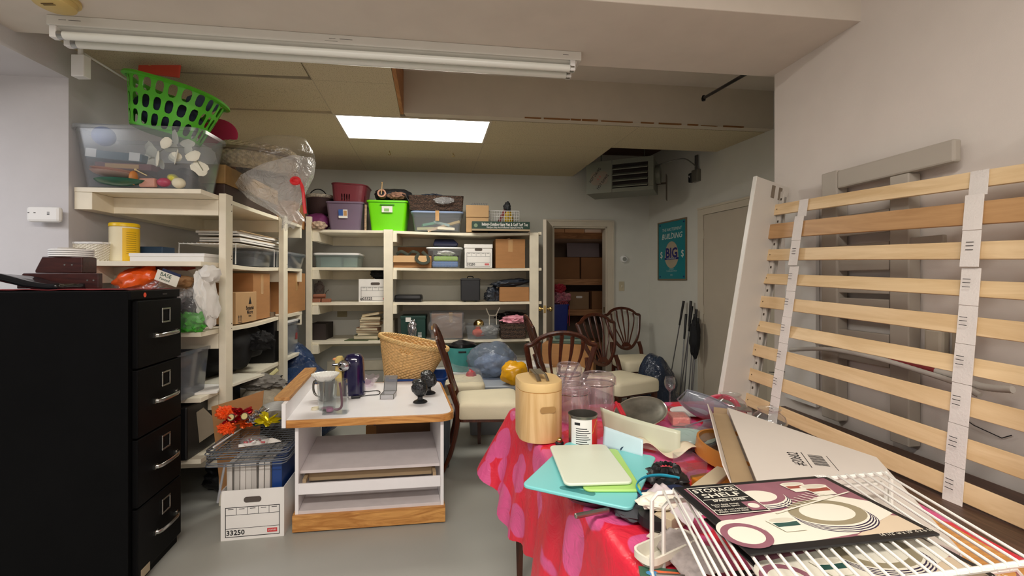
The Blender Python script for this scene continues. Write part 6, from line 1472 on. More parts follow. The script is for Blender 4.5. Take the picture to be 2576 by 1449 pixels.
# blue bags
for (px_,Y_,z_,r_,sd_,lb_) in ((770,3.98,.30,(.30,.24,.33),181,'large blue plastic bag on the floor left of the shelving post'),(712,3.60,.24,(.17,.16,.25),182,'blue plastic bag in front of the second post'),(735,4.30,.40,(.20,.15,.22),183,'blue bag with clothes on the bottom corner shelf')):
    x_ = (px_-PX0)/F*Y_; t = T('plastic_bag', lb_, 'bag', (x_,Y_,0 if sd_<183 else .36))
    O('film', crumple((0,0,r_[2]-.02),r_,sd_,.12,2,4,.5,flat=r_[2]-.02), m_bluebag, t, smooth=True, ang=180)
    O('stuffing', crumple((0,0,r_[2]-.03),(r_[0]*.8,r_[1]*.8,r_[2]*.85),sd_+5,.2,3,4,.4,flat=r_[2]-.03), M('blue_clothes', (44,66,110), .7, var=.5, sc=12), t, smooth=True)
# ------------------------------------------------------------------ floor goods in front of the back shelving
wt2 = tote('storage_tote', 'white lidded tote under the teal tub', (-.53,4.72,0), .12, .52,.38,.40, m_paper, m_white)
tt = T('tub', 'soft teal rubber tub with handles beneath the fourth back shelf', 'tub', (-.53,4.86,.42), .12)
O('wall', B().lathe([(.13,0),(.15,.02),(.185,.24),(.190,.25),(.182,.25),(.145,.02)],36), M('teal_rubber', (98,204,202), .45), tt, smooth=True)
O('handle_slot', B().box(-.04,-.190,.205,.04,-.172,.222), m_black, tt, bev=.003)
one('black_cloth', crumple((0,0,0),(.15,.13,.06),191,.2,3,3,.5), m_blkbag, 'black plastic stuffed in the teal tub', 'plastic', (-.53,4.86,.67), smooth=True)
gt_ = tote('storage_tote', 'grey lidded tote holding the blue and yellow bags', (-.16,4.02,0), .08, .50,.38,.42, M('grey_tote', (150,156,164), .4), M('grey_blue_lid', (168,176,186), .35))
t = T('plastic_bag', 'big translucent blue bag on the grey tote', 'bag', (-.20,4.42,.44))
O('film', crumple((0,0,.15),(.24,.16,.17),201,.12,2,4,.5,flat=.15), CLEAR('pale_blue_film', (206,216,230), .30, (168,184,206), .1, 1.5, bump=1, bsc=9), t, smooth=True, ang=180)
O('stuffing', crumple((.02,.02,.11),(.17,.11,.10),202,.2,3,4,.4,flat=.11), M('pale_blue_clothes', (160,172,192), .7, var=.5, sc=12), t, smooth=True)
carton('cardboard_box', 'plain carton under the translucent blue bag', (-.17,4.44,0), .1, .45, .30, .43, m_cb2, tape=False)
one('yellow_bag', crumple((0,0,.09),(.12,.09,.12),205,.22,2,4,.35,flat=.09), M('amber_yellow_bag', (236,172,24), .25, bump=.6, bsc=20), 'crumpled yellow plastic bag on the grey tote', 'bag', (-.01,4.10,.445), rot=(0,.35,0), smooth=True)
one('red_cloth', crumple((0,0,.05),(.05,.05,.07),206,.3,3,3,.5,flat=.05), m_red, 'small red cloth at the left end of the grey tote', 'cloth', (-.37,4.12,.44), smooth=True)
tote('storage_tote', 'white lidded tote behind the mahogany chair backs', (.20,4.55,0), .1, .42,.32,.50, m_paper, m_white)
cush = T('upholstered_stool', 'cream upholstered stool half covered in clear plastic behind the side-on chair', 'stool', (-.50,3.98,0), .15)
O('seat', B().loft([[(x*k,y*k,z) for x,y in rr(.50,.46,.07,4)] for z,k in ((.425,.98),(.435,1),(.485,1),(.505,.95),(.512,.6))]), m_seat, cush, smooth=True, ang=60)
for sx in (-1,1):
    for sy in (-1,1): O('leg', B().loft([[(sx*.20+a*.7,sy*.18+b_*.7,0) for a,b_ in rr(.035,.035)],[(sx*.20+a,sy*.18+b_,.424) for a,b_ in rr(.04,.04)]]), m_cherry, cush)
one('plastic_cover', B().grid(lambda u,v: (-.26+.5*u,-.24+.46*v,.01+.20*max(0,(v-.35))*(1-u*.9)+.012*noise.noise(Vector((u*4,v*4,1)))), 24, 20), m_bag, 'clear plastic sheet draped over the cream stool', 'plastic sheet', (-.50,3.98,.522), .15, smooth=True)
c7 = carton('cardboard_box', 'tan carton behind the arched chair carrying green books', (.56,4.62,0), -.25, .52, .36, .72, m_cb, tape=False)
for k in range(3): one('book', B().box(-.17+.02*k,0,0,.17-.01*k,.24,.024), M('sage_book_%d'%k, [(84,106,92),(120,140,124),(60,90,84)][k], .5), ['lowest green book on the tan carton','middle green book on the tan carton','top green book on the tan carton'][k], 'book', (.55+.01*k,4.66,.722+.0255*k), -.25+.1*k, 'green books on the tan carton', bev=.003)
t = T('plastic_bag', 'blue translucent rubbish bag on the floor by the golf clubs', 'bag', (1.38,4.38,0))
O('film', crumple((0,0,.30),(.20,.19,.33),211,.14,2,4,.5,flat=.30), CLEAR('dark_blue_film', (120,134,160), .35, (70,84,108), .1, 1.5, bump=1, bsc=9), t, smooth=True, ang=180)
O('stuffing', crumple((0,0,.18),(.15,.14,.17),212,.3,3,4,.4,flat=.18), M('plum_grey_clothes', (96,70,84), .7, var=.5, sc=12), t, smooth=True)
# golf clubs
m_shaft = M('steel_shaft', (120,122,126), .3, .9)
proto = None
clubs = [(1720,757,1688,940),(1726,790,1712,970),(1738,757,1722,985),(1741,770,1716,960),(1748,790,1732,990),(1752,778,1738,1000),(1756,800,1742,985)]
for i,(xa,ya,xb,yb) in enumerate(clubs):
    a = pp(RW,xa,ya,-.05); c = pp(RW,xb,yb,-.16); k = (a.z-.04)/(a.z-c.z); c = a+(c-a)*k
    d = c-a; l_ = d.length
    t = T('golf_club', ['golf club leaning farthest left with its long black grip','golf club second from the left','golf club with the tallest grip in the middle of the bunch','golf club just right of the tallest one','golf club third from the door casing','golf club second from the door casing','golf club nearest the door casing'][i], 'golf club', a, 0, 'golf clubs leaning on the right wall')
    t.rotation_mode = 'QUATERNION'; t.rotation_quaternion = d.to_track_quat('Z','Y')
    O('grip', B().tube([(0,0,0),(0,0,.27)],[.014,.010],10), m_black, t, smooth=True)
    O('shaft', B().tube([(0,0,.27),(0,0,l_)],.0055,8), m_shaft, t, smooth=True)
    O('club_head', B().blob((.03,0,l_),(.045,.012,.022),0,1,0,2), m_shaft, t, smooth=True)
one('club_covers', crumple((0,0,0),(.05,.06,.20),221,.2,3,4,.4), M('black_cover_cloth', (20,22,26), .8), 'dark cloth club covers hanging in the golf club bunch', 'covers', pp(RW,1748,850,-.12), smooth=True)
# ------------------------------------------------------------------ on the table
ZT = TZ+.006
def g2(px, py, z=ZT): return G(px, py, z)
m_bam = WOOD('bamboo', (206,166,108), (232,198,144), .4, 2, 2.2, 12, .6, .02)
cn = T('canister', 'oval bamboo canister with a metal strap handle on its lid', 'canister', (.103,1.80,ZT), math.radians(9))
ov = lambda k, z, w_=.168, d_=.235: [(x*k,y*k,z) for x,y in rr(w_,d_,.0835,10)]
O('body', B().loft([ov(.985,0),ov(1,.006),ov(1,.185)]), m_bam, cn, smooth=True, ang=50)
O('lid', B().loft([ov(.97,.1852),ov(.995,.188),ov(1,.190),ov(1,.214),ov(.985,.220)]), M('bamboo_lid', (232,198,138), .4, var=.03), cn, smooth=True, ang=50)
m_nk = M('brushed_nickel', (186,176,156), .3, 1)
O('handle', B().tube([(-.012,.085,.223),(-.016,.060,.243),(-.016,-.050,.243),(-.012,-.075,.222)],.0025,6,ry=.010).tube([(.022,.085,.223),(.018,.060,.243),(.018,-.050,.243),(.022,-.075,.222)],.0025,6,ry=.006), m_nk, cn)
O('handle_grip', B().box(-.014,-.045,.2425,.018,.055,.2445), m_nk, cn)
O('recessed_grip', B().prism(rr(.062,.024,.0118,6),0,.0015).xf(TR(.0,0,0,math.pi/2,0,0)).xf(TR(.012,-.1168,.125,0,0,.12)), M('recess_shadow', (170,132,80), .6), cn, bev=.002)
m_jar = CLEAR('acrylic_jar', (250,244,246), .08, (240,232,234), .06, 2.0)
def jar(label, x, y, r, h, two=False):
    t = T('storage_jar', label, 'jar', (x,y,ZT))
    O('wall', B().lathe([(r*.90,0),(r*.95,.004),(r*.96,h*.78),(r*.93,h*.80),(r*.90,h*.78),(r*.89,.008)],36), m_jar, t, smooth=True, ang=40)
    O('band', B().lathe([(r*.965,h*.74),(r*.985,h*.745),(r*.985,h*.765),(r*.965,h*.77)],36,cap0=False,cap1=False), M('chrome2', (190,190,192), .15, .9), t, smooth=True)
    O('lid', B().lathe([(r*.98,h*.80),(r*1.03,h*.82),(r*1.03,h*.90),(r*.98,h*.92),(r*.99,h*.94),(r*.92,h*.99),(r*.70,h),(.001,h*.985)],36), m_jar, t, smooth=True, ang=40)
    O('lid_ring', B().lathe([(r*.85,h*.985),(r*.86,h*1.01),(r*.82,h*1.01),(r*.81,h*.985)],36,cap0=False,cap1=False), m_jar, t, smooth=True)
    O('clasp', B().box(r*.98,-.012,h*.72,r*1.06,.012,h*.93), m_jar, t, bev=.002)
    return t
jar('clear acrylic jar with chrome band right of the bamboo canister', .265, 1.97, .070, .160)
jar('taller clear acrylic jar behind the shorter one', .388, 2.07, .077, .182)
jar('narrow clear acrylic jar at the back, its lid rising above the other two', .268, 2.155, .058, .212)
q = Vector((.197,1.63)); cnn = T('tin_can', 'open tin with a white and red label beside the canister', 'can', (q.x+.055,q.y,ZT), .3)
m_tin = M('tin_metal', (150,146,138), .3, .9)
O('wall', B().lathe([(.048,0),(.050,.003),(.050,.125),(.0525,.127),(.0525,.130),(.049,.130),(.0485,.004)],36), m_tin, cnn, smooth=True, ang=40)
arc = lambda a0,a1,r,z0,z1: (lambda u,v: (r*math.cos(a0+(a1-a0)*u),r*math.sin(a0+(a1-a0)*u),z0+(z1-z0)*v))
O('label', B().grid(arc(-2.9,-1.35,.0508,.006,.120),20,1), m_paper, cnn, smooth=True)
O('red_label', B().grid(arc(-1.345,-.55,.0508,.006,.120),12,1), M('label_scarlet', (206,36,30), .4), cnn, smooth=True)
O('black_label', B().grid(arc(-.545,.2,.0509,.006,.120),12,1), m_black, cnn, smooth=True)
O('gold_swoosh', B().grid(lambda u,v: (.0512*math.cos(-1.3+.9*u),.0512*math.sin(-1.3+.9*u),.07+.04*math.sin(u*2.6)+.004*v),16,1), M('gold_print', (226,176,60), .4), cnn)
b = B()
for k in range(10): b.grid(arc(-2.5,-1.6+.12*((k*7)%3-1),.0512,.088-k*.0075,.0905-k*.0075),10,1)
b.grid(arc(-2.6,-2.2,.0512,.101,.110),8,1)
O('small_print', b, m_ink, cnn, kind='stuff')
lb5 = T('figurine', 'small black and gold ladybird figurine at the foot of the canister', 'figurine', (g2(1403,1108).x,1.66,ZT))
O('body', B().blob((0,0,.012),(.016,.014,.012),0,1,0,3), m_black, lb5, smooth=True)
O('gold_face', B().blob((0,-.006,.026),(.011,.011,.010),0,1,0,3), m_brass, lb5, smooth=True)
# sheets
def sheet(name, pts, m, label, cat, th_=.002, bow=0):
    a, b_, c, d = [P(*p_) for p_ in pts]                  # tl, tr, br, bl
    n = (b_-a).cross(d-a).normalized()
    bb = B().grid(lambda u,v: (a*(1-u)+b_*u)*(1-v)+(d*(1-u)+c*u)*v+n*bow*math.sin(math.pi*u), 16, 6)
    o = one(name, bb, m, label, cat, sol=th_, smooth=True); return o
sheet('cutting_mat', [(1510,1024,1.82),(1712,1084,1.56),(1711,1146,1.54),(1521,1100,1.78)], M('sage_cream_sheet', (204,208,182), .3), 'pale sage flexible cutting sheet propped behind the teal board', 'sheet', .002, -.03)
sheet('cutting_mat', [(1520,1072,1.60),(1618,1106,1.50),(1617,1150,1.48),(1516,1125,1.58)], M('ice_blue_sheet', (196,220,226), .3), 'ice blue sheet with a dark emblem propped behind the teal board', 'sheet')
one('emblem', B().prism([(.018*math.cos(a),.011*math.sin(a)) for a in [k*math.pi/8 for k in range(17)]],0,.002).xf(TR(0,0,0,math.pi/2)), M('emblem_slate', (44,60,84), .4), 'dark dome emblem on the ice blue sheet', 'emblem', P(1574,1131,1.532), -.2)
# cutting boards
def slab(name, c0, c1, c2, c3, z, th_, m, label, rad=.02, slot=None, tilt=0):
    """corners in order: front-left, front-right, back-right, back-left as pixels at height z"""
    p_ = [G(x,y,z) for x,y in (c0,c1,c2,c3)]; c = sum(p_, Vector())/4
    u = ((p_[1]-p_[0])+(p_[2]-p_[3]))/2; v = ((p_[3]-p_[0])+(p_[2]-p_[1]))/2
    w_, d_ = u.length, v.length; r_ = math.atan2(u.y,u.x)
    t = T(name, label, 'cutting board', (c.x,c.y,z-th_), r_)
    O('board', B().prism(rr(w_,d_,rad,5),0,th_), m, t, bev=.003, smooth=True, ang=35)
    return t, w_, d_
m_teal = M('aqua_board', (126,208,208), .35, var=.01); m_lime2 = M('lime_board', (176,220,120), .35, var=.01); m_ivory = M('ivory_board', (220,228,208), .35, var=.01)
t, w_, d_ = slab('cutting_board', (1330,1222),(1607,1283),(1637,1145),(1412,1108), .80, .010, m_teal, 'large aqua plastic cutting board at the front of the table')
O('handle_slot', B().prism(rr(.10,.022,.010,5),.0102,.0106), M('slot_teal', (70,140,140), .5), t, loc=(-.0,-d_/2+.032,0))
slab('cutting_board', (1475,1232),(1618,1232),(1552,1128),(1430,1128), .8085, .008, m_lime2, 'lime green cutting board between the aqua and ivory boards')
slab('cutting_board', (1412,1218),(1581,1211),(1534,1117),(1389,1119), .8190, .009, m_ivory, 'small ivory cutting board on top of the others')
sk = T('skillet', 'black round pan underneath the aqua board', 'pan', (g2(1500,1250).x,g2(1500,1250).y+.03,ZT))
O('pan', B().lathe([(.09,0),(.115,.022),(.118,.022),(.093,.004)],36), m_black, sk, smooth=True)
kn_ = one('knife', B().box(-.05,-.006,0,.05,.006,.012), m_tin, 'silver knife handle sticking out under the aqua board', 'knife', g2(1490,1296,.775), .35, bev=.004)
# silver tray, tongs, plate, napkins
sv = T('silver_tray', 'tarnished oval silver tray propped up behind the sage sheet', 'tray', P(1612,1040,1.93), 0, rot=(.36,-.22,-.15))
O('tray', B().lathe([(.001,-.004),(.070,-.004),(.088,.004),(.104,.008),(.106,.011),(.101,.011),(.086,.007),(.069,.0),(.001,0)],48,sx=1.02,sy=.95), M('tarnished_silver', (128,126,116), .42, .8, var=.4, sc=12), sv, smooth=True)
O('beaded_rim', B().tube([(.106*1.02*math.cos(a),.106*.95*math.sin(a),.010) for a in [k*math.pi/24 for k in range(48)]],.0035,6,True), M('silver_rim', (190,186,176), .2, .95), sv, smooth=True)
tgs = T('tongs', 'red handled tongs beside the silver tray', 'tongs', (0,0,0))
for (a_,b_) in (((1549,1012),(1566,1045)),((1556,1016),(1572,1046))):
    O('red_grip', B().tube([P(a_[0],a_[1],1.90),P(b_[0],b_[1],1.84)],.0065,8), m_red, tgs, smooth=True)
    O('metal_tip', B().tube([P(b_[0],b_[1],1.84),P(b_[0]+8,b_[1]+18,1.83)],.002,6), m_chr, tgs)
one('bottle_cap', B().blob((0,0,.012),(.010,.010,.014),.1,2,1,2), m_red, 'small red knob at the far edge of the table', 'knob', (g2(1597,1018).x,2.17,ZT), smooth=True)
one('side_plate', B().lathe([(.05,0),(.075,.006),(.082,.008),(.075,.010),(.05,.004)],36), m_white, 'round white plate lying at the far side of the table', 'plate', (g2(1705,1018).x,2.08,ZT), smooth=True)
nk = T('napkin_pack', 'wrapped pack of coral pink napkins on the cloth', 'napkins', (g2(1712,1068).x,g2(1712,1068).y+.02,ZT), -.1)
O('napkins', B().box(-.035,-.045,0,.035,.045,.035), M('coral_paper', (232,150,136), .7, bump=.3, bsc=90), nk, bev=.005)
O('wrapper', B().box(-.040,-.050,.0,.040,.052,.038), CLEAR('cellophane', (250,245,245), .10, (236,226,226), .08, 1.5, bump=1, bsc=30), nk, bev=.008)
# clear scoops
def scoop(label, px, py, Y, rot, L=.20):
    t = T('plastic_scoop', label, 'scoop', P(px,py,Y), 0, rot=rot)
    b = B().grid(lambda u,v: ((u-.5)*L, (.045+.025*math.sin(math.pi*u))*math.cos(math.pi+math.pi*v), (.05)*(math.sin(math.pi+math.pi*v))*math.sin(math.pi*min(1,u*1.15+.05))**.5), 20, 14)
    O('shell', b, m_scoop, t, smooth=True, sol=.002)
    O('lip', B().tube([((u-.5)*L,(.047+.025*math.sin(math.pi*u))*s_,.001) for s_ in (1,) for u in [k/14 for k in range(15)]]+[((u-.5)*L,-(.047+.025*math.sin(math.pi*u)),.001) for u in [1-k/14 for k in range(15)]],.003,6,True), m_scoop, t, smooth=True)
m_scoop = CLEAR('cloudy_plastic', (214,218,224), .32, (176,182,192), .12, 1.5)
scoop('cloudy plastic scoop lying on its side at the back of the table', 1778, 1022, 1.95, (-.75,.42,-.15), .22)
scoop('cloudy plastic scoop below the other one', 1782, 1066, 1.84, (-.5,.15,.5), .17)
bg = T('tote_handle', 'pink handbag handle arching behind the scoops', 'handle', (0,0,0)) if False else None
one('handbag_strap', B().tube(cr([P(1772,1010,2.12),P(1795,1000,2.12),P(1822,998,2.11),P(1848,1010,2.09),P(1862,1034,2.05)],6),.012,8,ry=.004), M('rose_red_strap', (184,44,70), .3), 'rose red strap arching behind the plastic scoops', 'strap', smooth=True)
one('silver_foil_sheet', B().box(-.06,-.03,0,.06,.03,.006), m_tin, 'strip of silver foil behind the white carton', 'foil', g2(1850,1030,.80), -.3)
wg = T('wine_glass', 'small clear wine glass at the far edge of the table', 'glass', (P(1687,1000,2.16).x,2.17,ZT))
O('glass', B().lathe([(.024,0),(.024,.002),(.004,.006),(.003,.07),(.006,.078),(.022,.095),(.026,.118),(.022,.145),(.0205,.145),(.024,.118),(.020,.097),(.002,.082)],28), m_glass, wg, smooth=True, ang=60)
def fishbowl(label, x, y, s_):
    t = T('glass_bowl', label, 'bowl', (x,y,ZT))
    O('bowl', B().lathe([(.035*s_,0),(.060*s_,.014*s_),(.070*s_,.038*s_),(.060*s_,.062*s_),(.043*s_,.076*s_),(.041*s_,.084*s_),(.046*s_,.092*s_),(.044*s_,.093*s_),(.038*s_,.084*s_),(.040*s_,.075*s_),(.058*s_,.061*s_),(.068*s_,.038*s_),(.058*s_,.016*s_),(.03*s_,.003)],40), m_glass, t, smooth=True, ang=80)
fishbowl('round clear glass bowl behind the white carton, farther one', .985, 2.06, 1.0)
fishbowl('round clear glass bowl behind the white carton, nearer one', 1.035, 1.84, .95)
# wrapped plates, ribbon, bag, pouch, boxes
pw_ = T('plate_stack', 'stack of glass plates in clear wrap between the sheet and the round wooden tray', 'plates', (.655,1.68,ZT))
for k in range(5): O('plate', B().lathe([(.06,0),(.085,.006),(.087,.009),(.06,.004)],32,c=(0,0,.006*k)), M('greenish_glass', (176,206,196), .15), pw_, smooth=True)
O('wrap', crumple((0,0,.03),(.10,.10,.035),301,.12,3,3,.3,flat=.028), m_bag, pw_, smooth=True, ang=180)
rbn = B(); rbn.grid(lambda u,v: (u*.26-.13, .02*math.sin(u*9)+.045*v, .015+.018*math.sin(u*11+v)+.008*v), 40, 4)
one('ribbon', rbn, M('cream_satin', (220,208,182), .4), 'wide cream satin ribbon curling behind the black drawstring bag', 'ribbon', (g2(1700,1155).x,g2(1700,1155).y,ZT+.01), -.15, sol=.002, smooth=True)
p_ = g2(1668,1195,.79); db = T('drawstring_bag', 'black drawstring bag with a gathered mouth right of the aqua board', 'bag', (p_.x,p_.y,ZT))
O('body', crumple((0,-.02,.022),(.065,.06,.024),311,.2,3,4,.5,flat=.022), m_blkbag, db, smooth=True)
O('gathered_mouth', B().grid(lambda u,v: ((.022+.018*v+.004*math.cos(14*2*math.pi*u))*math.cos(2*math.pi*u)+.01,(.020+.016*v+.004*math.cos(14*2*math.pi*u))*math.sin(2*math.pi*u),.045+.012*math.sin(math.pi*v)-.004*v), 84, 5, True), m_blkbag, db, smooth=True)
one('clear_box', B().bin(.07,.09,.05,.96,.006,.002,0), m_glass, 'small clear plastic box beside the drawstring bag', 'box', (g2(1735,1190).x,g2(1735,1190).y,ZT), .2)
p_ = g2(1672,1245,.79); pc = T('zip_pouch', 'navy zip pouch with a turquoise strap below the drawstring bag', 'pouch', (p_.x,p_.y-.02,ZT), .35)
O('pouch', B().loft([[(x*k,y*k,z) for x,y in rr(.17,.10,.02,4)] for z,k in ((0,.92),(.012,1),(.03,.96),(.038,.75))]), m_navy, pc, smooth=True, ang=60)
O('strap', B().tube(cr([(-.07,.01,.038),(-.065,.045,.05),(-.02,.07,.055),(.04,.075,.05),(.09,.06,.04)],6),.005,8,ry=.002), M('turquoise_strap', (40,156,186), .35), pc, smooth=True)
one('felt_scrap', crumple((0,0,.01),(.05,.035,.014),321,.3,3,3,.4,flat=.01), M('grey_felt', (70,72,76), .9), 'dark grey felt scrap under the pouch', 'cloth', g2(1600,1300,ZT), smooth=True)
pb1, pb2 = g2(1800,1178,.80), g2(1640,1300,.80)
d_ = pb2-pb1; 
tb2 = T('narrow_carton', 'long narrow beige carton lying diagonally behind the wire rack', 'box', ((pb1.x+pb2.x)/2+.02,(pb1.y+pb2.y)/2-.01,ZT), math.atan2(d_.y,d_.x))
O('body', B().box(-d_.length/2,-.02,0,d_.length/2,.025,.040), M('beige_card', (198,182,152), .6), tb2, bev=.002)
O('end_flap', B().box(d_.length/2+.001,-.018,.0,d_.length/2+.04,.02,.003), M('beige_card_light', (214,204,184), .6), tb2)
p_ = g2(1795,1205,.79); am = T('amber_box', 'amber plastic box behind the wire rack', 'box', (p_.x,p_.y-.01,ZT+.0), .35)
O('lid', B().box(-.055,-.035,.0,.055,.035,.028), M('amber_plastic', (206,150,64), .15), am, bev=.004)
O('clear_cover', B().box(-.058,-.038,.0,.058,.038,.033), CLEAR('amber_clear', (250,225,180), .08, (230,190,120), .05), am, bev=.004)
# oak hoop tray
sv2 = T('round_tray', 'round oak tray with a dark inside, partly under the white carton', 'tray', (.765,1.52,ZT+.004), 0, rot=(.05,.12,0))
O('hoop', B().lathe([(.140,0),(.148,0),(.148,.045),(.140,.045)],56,cap0=False,cap1=False).lathe([(.1395,.0),(.1395,.001)],4) if False else B().loft([[(r_*math.cos(a),r_*math.sin(a),z) for a in [k*math.pi/28 for k in range(56)]] for r_,z in ((.141,0),(.148,0),(.148,.050),(.141,.050))],False,False,True), M('oak_hoop', (190,124,52), .35, var=.12, sc=4), sv2, smooth=True, ang=40)
O('dark_base', B().lathe([(.1405,.004),(.1405,.010)],56), M('tray_dark', (92,66,46), .45, var=.2), sv2)
# big white carton with opened end
cz1 = .86
k1,k2,k3,k4 = G(1830,1025,cz1),G(2205,1150,cz1),G(2420,1388,cz1),G(1905,1212,cz1)
cc_ = (k1+k2+k3+k4)/4; wc2 = T('flat_carton', 'large flat white carton with one end open, lying across the right of the table', 'box', (cc_.x,cc_.y,.805), 0)
m_wc = M('white_carton', (214,206,196), .6, var=.02)
loc4 = [(q_.x-cc_.x,q_.y-cc_.y) for q_ in (k1,k2,k3,k4)]
def ring(k, z): return [(x*k,y*k,z) for x,y in loc4]
O('top_panel', B().loft([[(x,y,z) for x,y in loc4] for z in (.0515,.055)]), m_wc, wc2)
O('bottom_panel', B().loft([[(x,y,z) for x,y in loc4] for z in (0,.0035)]), m_wc, wc2)
def wallp(a, b_, z0, z1, m, nm, th_=.003):
    a, b_ = Vector(a), Vector(b_); n_ = (b_-a).normalized(); n_ = Vector((-n_.y,n_.x))*th_
    if n_.dot(a) > 0: n_ = -n_
    O(nm, B().prism([tuple(a),tuple(b_),tuple(b_+n_),tuple(a+n_)], z0, z1), m, wc2)
for i_ in (0,1,2): wallp(loc4[i_],loc4[i_+1],.0036,.0514,m_wc,'side_panel')
A1, A2 = Vector(loc4[0]), Vector(loc4[3]); e_ = (A2-A1).normalized(); out_ = Vector((e_.y,-e_.x)); 
if out_.dot(A1) < 0: out_ = -out_
m_inb = M('carton_inside_brown', (170,146,112), .7)
O('inner_wall', B().prism([tuple(A1+e_*.01-out_*.03),tuple(A2-e_*.01-out_*.03),tuple(A2-e_*.01-out_*.033),tuple(A1+e_*.01-out_*.033)],.0036,.0514), m_inb, wc2)
O('end_flap', B().prism([tuple(A1+e_*.02),tuple(A2),tuple(A2+out_*.055),tuple(A1+e_*.02+out_*.055)],.030,.033), m_inb, wc2, label='brown inside of the opened end flap')
O('flap_lip', B().loft([[( *(A1+e_*.02+out_*.055),.030),( *(A2-e_*.02+out_*.055),.030),( *(A2-e_*.03+out_*.075),.075),( *(A1+e_*.05+out_*.075),.075)],[( *(A1+e_*.02+out_*.058),.030),( *(A2-e_*.02+out_*.058),.030),( *(A2-e_*.03+out_*.078),.075),( *(A1+e_*.05+out_*.078),.075)]]), m_wc, wc2)
O('dust_flap', B().prism([tuple(A1),tuple(A1+out_*.05-e_*.01),tuple(A1+out_*.05-e_*.007),tuple(A1+e_*.003)],.0,.05), m_inb, wc2)
g_ = G(2060,1160,cz1)-cc_; ang_ = math.atan2(k4.y-k1.y,k4.x-k1.x)
b = B()
for k in range(13): b.box(-.045+k*.0065,-.018,.0552,-.045+k*.0065+.0035*(1 if k%3 else .6),.018,.0555)
br = O('barcode', b.xf(TR(g_.x,g_.y,0,0,0,ang_)), m_ink, wc2, kind='stuff')
O('printed_rules', B().box(-.06,-.032,.0552,.06,-.030,.0555).box(-.05,.030,.0552,.06,.0315,.0555).xf(TR(g_.x,g_.y,0,0,0,ang_)), m_ink, wc2, kind='stuff')
q_ = Matrix.Rotation(ang_,3,'Z')@Vector((.0,-.055,0)); TXT('#20602', .042, m_ink, wc2, (g_.x+q_.x,g_.y+q_.y,.0554), (0,0,ang_+math.pi), 'printed_number', sx=.8)
# ------------------------------------------------------------------ wire shelf and printed card
m_wire = M('white_coated_wire', (234,232,224), .3, var=.01)
RZ = .930
def wrack(label, ox, oy, rz_, z, n, w_=.585, d_=.315, only=None):
    t = T('wire_shelf', label, 'wire shelf', (ox,oy,z), rz_)
    y0, y1 = -d_, 0
    O('back_rail', B().tube([(0,y1,-.16),(0,y1,-.012),(.012,y1,0),(w_-.012,y1,0),(w_,y1,-.012),(w_,y1,-.16)],.0050,8), m_wire, t, smooth=True)
    O('front_rail', B().tube([(0,y0,-.16),(0,y0,-.012),(.012,y0,0),(w_-.012,y0,0),(w_,y0,-.012),(w_,y0,-.16)],.0050,8), m_wire, t, smooth=True)
    for x_ in (0,w_): O('foot_rail', B().tube([(x_,y0,-.16),(x_,y1,-.16)],.0035,8), m_wire, t, smooth=True)
    me = None
    for k in range(n):
        x_ = .025+(w_-.05)*k/(n-1)
        if only and not only(k): continue
        if me is None:
            o = O('wire', B().tube([(0,y0-.006,.001),(0,y0-.001,.006),(0,y1+.001,.006),(0,y1+.006,.001)],.0026,8), m_wire, t, smooth=True); o.location.x = x_; me = o
        else:
            o = me.copy(); C.objects.link(o); o.parent = t; o.location.x = x_
    return t
def skew(t):
    for o in t.children:
        if o.name.startswith('wire') or o.name.startswith('foot'):
            pass
        if not o.data.get('skewed'):
            for v_ in o.data.vertices: v_.co.x += .29*v_.co.y
            o.data['skewed'] = 1
BL_ = G(1640,1243,RZ)
skew(wrack('white coated wire shelf at the front right of the table, upper one', BL_.x, BL_.y, math.radians(10), RZ, 24))
skew(wrack('white coated wire shelf nested under the upper one', BL_.x+.031, BL_.y+.021, math.radians(9.5), RZ-.026, 22, .55, .30, only=lambda k: k < 7 or k > 19))
k1 = [G(1730,1226,.945),G(2108,1193,.945),G(2320,1345,.945),G(1840,1391,.945)]
cc2 = sum(k1, Vector())/4
u_ = ((k1[1]-k1[0])+(k1[2]-k1[3]))/2; v_ = ((k1[0]-k1[3])+(k1[1]-k1[2]))/2; cw_, chh = u_.length, v_.length
